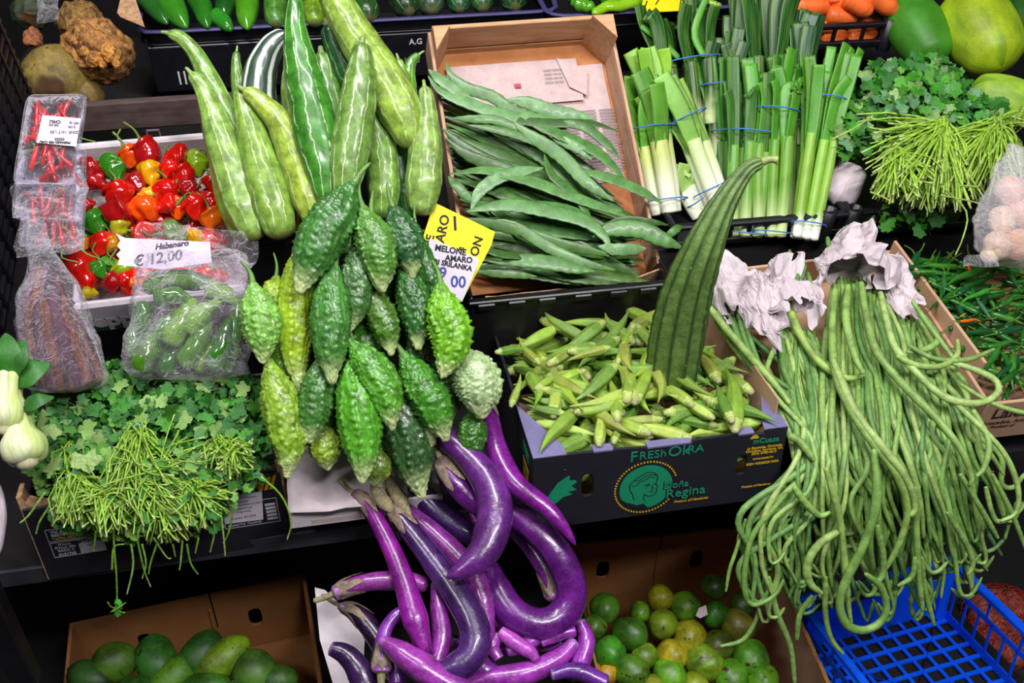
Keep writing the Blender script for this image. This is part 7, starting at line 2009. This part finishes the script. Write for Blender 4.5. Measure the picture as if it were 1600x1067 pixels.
# ---------------------------------------------------------------- bok choy at the left edge
FBk = Fr(30, 700, 1.26, 10, 45)
def bok(base, top, rp, label, h, leaves):
    s = FBk.depth(*base) / 1500
    A, B = FBk.hit(*base, h), FBk.hit(*top, h)
    r = thing('bok_choy', label, 'vegetable', tuple(A))
    ax = nrm(B - A); sx = nrm(np.cross(ax, FBk.Z)); L = np.linalg.norm(B - A); R = rp * s
    for k in range(7):
        an = k * 2.399; q = .45 + .08 * k
        off = sx * math.cos(an) * R * q * .8 + FBk.Z * math.sin(an) * R * q * .7
        T = Tube([A - ax * R * .3 + off * .2, A + ax * L * .2 + off * 1.0, A + ax * L * .55 + off * .75, A + ax * L * 1.0 + off * .9], R * np.array([.55, .85, .75, .45, .36, .34]), nrm(off + FBk.Z * .01), n=26, squash=.62)
        put('stalk', T.geo(16, 24, e0=.14, e1=.08), M['bokchoy'], r, color=hx(['#dfe6b8', '#c6d88a'][k % 2]))
    C = Tube([A - ax * R * .75, A + ax * R * .4], [R * .5, R * .7], FBk.Z, n=8)
    put('root_end', C.geo(14, 8, e0=.3, e1=.1), M['bokchoy'], r, color=hx('#d9cfae'))
    for (p0, p1, w_) in leaves:
        P = [FBk.hit(*p0, h + .004), FBk.hit((p0[0] + p1[0]) / 2, (p0[1] + p1[1]) / 2 - 4, h + .016), FBk.hit(*p1, h + .006)]
        T = Tube(P, w_ * s * np.array([.15, .6, .95, 1, .85, .5, .1]), nrm(FBk.Z + FBk.Y * .3), n=22, squash=.10)
        put('leaf', T.geo(18, 24, e0=.05, e1=.05, prof=lambda t, a: 1 + .06 * np.sin(16 * t + a)), M['leaf'], r, color=hx('#2f6f24'))
    return r
bok((40, 712), (22, 640), 30, 'bok choy with a pale bulb pointing down right of the other at the left edge', .02, [((18, 600), (78, 568), 24), ((30, 640), (85, 620), 14)])
bok((6, 660), (16, 580), 26, 'bok choy bulb cut by the left edge, leaves upward', .03, [((12, 590), (8, 520), 22), ((20, 590), (35, 530), 18)])

# ---------------------------------------------------------------- garlic or ginger in a cloudy bag at the right edge
FGa = Fr(1570, 350, 1.62, 9, 45)
r = thing('garlic_bag', 'cloudy plastic bag of pale bulbs at the right edge above the chillies', 'bag', tuple(FGa.hit(1570, 410)))
for i, (x, y, rp, cl) in enumerate(((1578, 300, 26, '#dcb8a4'), (1566, 345, 24, '#e2c8b0'), (1596, 335, 24, '#d8a888'), (1558, 385, 24, '#d8c0a0'), (1590, 385, 28, '#d8a078'), (1610, 300, 24, '#d0b0a0'), (1545, 400, 14, '#d8c8b0'))):
    C = FGa.hit(x, y, .02); s = 1.6 / 1500; ax = nrm(FGa.Y + FGa.X * (.3 if i % 2 else -.4))
    T = Tube([C - ax * rp * s, C, C + ax * rp * s], [rp * s * .9] * 3, FGa.Z, n=20)
    put('bulb', T.geo(24, 24, e0=.5, e1=.4, prof=lambda t, a: 1 - .08 * np.abs(np.sin(3 * a)) ** 4), M['garlic'], r, color=hx(cl))
T = Tube([FGa.hit(1590, 225, .02), FGa.hit(1585, 262, .02), FGa.hit(1582, 310, .02), FGa.hit(1575, 360, .02), FGa.hit(1568, 412, .02)], np.array([12, 30, 46, 52, 40]) * 1.62 / 1500, FGa.Z, n=36, squash=.7)
g = T.geo(32, 40, e0=.02, e1=.1, prof=lambda t, a: 1 + .05 * np.sin(9 * a + 4 * t))
put('clear_bag', (folds(wob(g[0], 45, .003, 26, 3), .03, .005, 26), g[1]), M['film_net'], r)
film_sheet(FGa, [(1515, 400), (1560, 395), (1560, 415), (1505, 418)], 12, 8, .003, 27, .03, 'plastic_wrap', 'loose lilac film corner lying on the chillies', 'wrap', M['film'])

# ---------------------------------------------------------------- red net sacks behind the blue crate
FN = Fr(1540, 980, 1.9, 17, 30)
for k, (x, y, rp, lb) in enumerate(((1560, 960, 58, 'red net sack of onions behind the blue crate, the upper one'), (1590, 1010, 60, 'red net sack of onions behind the blue crate at the right edge'), (1525, 1010, 45, 'red net sack seen through the blue crate side'), (1365, 952, 30, 'reddish sack glimpsed through the blue rear wall'))):
    r = thing('onion_sack', lb, 'sack', tuple(FN.hit(x, y)))
    for i in range(7):
        an = i * .9; C = FN.hit(x + math.cos(an) * rp * .5, y + math.sin(an) * rp * .35, -.03); R = rp * .38 * 1.9 / 1500
        T = Tube([C - [0, 0, R], C, C + [0, 0, R]], [R] * 3, FN.Z, n=12)
        put('onion', T.geo(16, 14, e0=.5, e1=.5), M['garlic'], r, color=hx('#8a3a1c'))
    # net: crossing spiral cords
    C = FN.hit(x, y, -.03); R = rp * 1.9 / 1500; cords = []
    for s_ in (1, -1):
        for j in range(14):
            ph = j * 2 * PI / 14
            P = []
            for t in np.linspace(.05, .95, 12):
                th = PI * t; a = ph + s_ * 2.2 * t
                P.append(C + np.array([math.cos(a) * math.sin(th) * R, math.sin(a) * math.sin(th) * R * .8, math.cos(th) * R * .9]))
            cords.append(Tube(P, [.0011, .0011], (0, 0, 1), n=16).geo(4, 16, e0=0, e1=0))
    put('net', join(*cords), M['rednet'], r, kind='stuff')

# ---------------------------------------------------------------- things in the dark at the lower left
FLw = Fr(30, 900, 1.35, 10, 50)
P = [FLw.hit(-8, 750, .02), FLw.hit(-2, 800, .02), FLw.hit(-6, 870, .02)]
put('white_radish', Tube(P, np.array([8, 12, 8]) * 1.33 / 1500, FLw.Z, n=20).geo(16, 20, e0=.2, e1=.2), M['garlic'], color=hx('#d9d4dc'), label='white radish end at the left edge beside the coriander crate', cat='vegetable')
fpst = Fr(20, 1080, 1.42, 10, 0)
put('crate_post', xf(box(0, .035, 0, .03, 0, .26, .003), np.array(fpst.M())), M['black'], label='black plastic crate corner post at the lower left', cat='post', smooth=False)
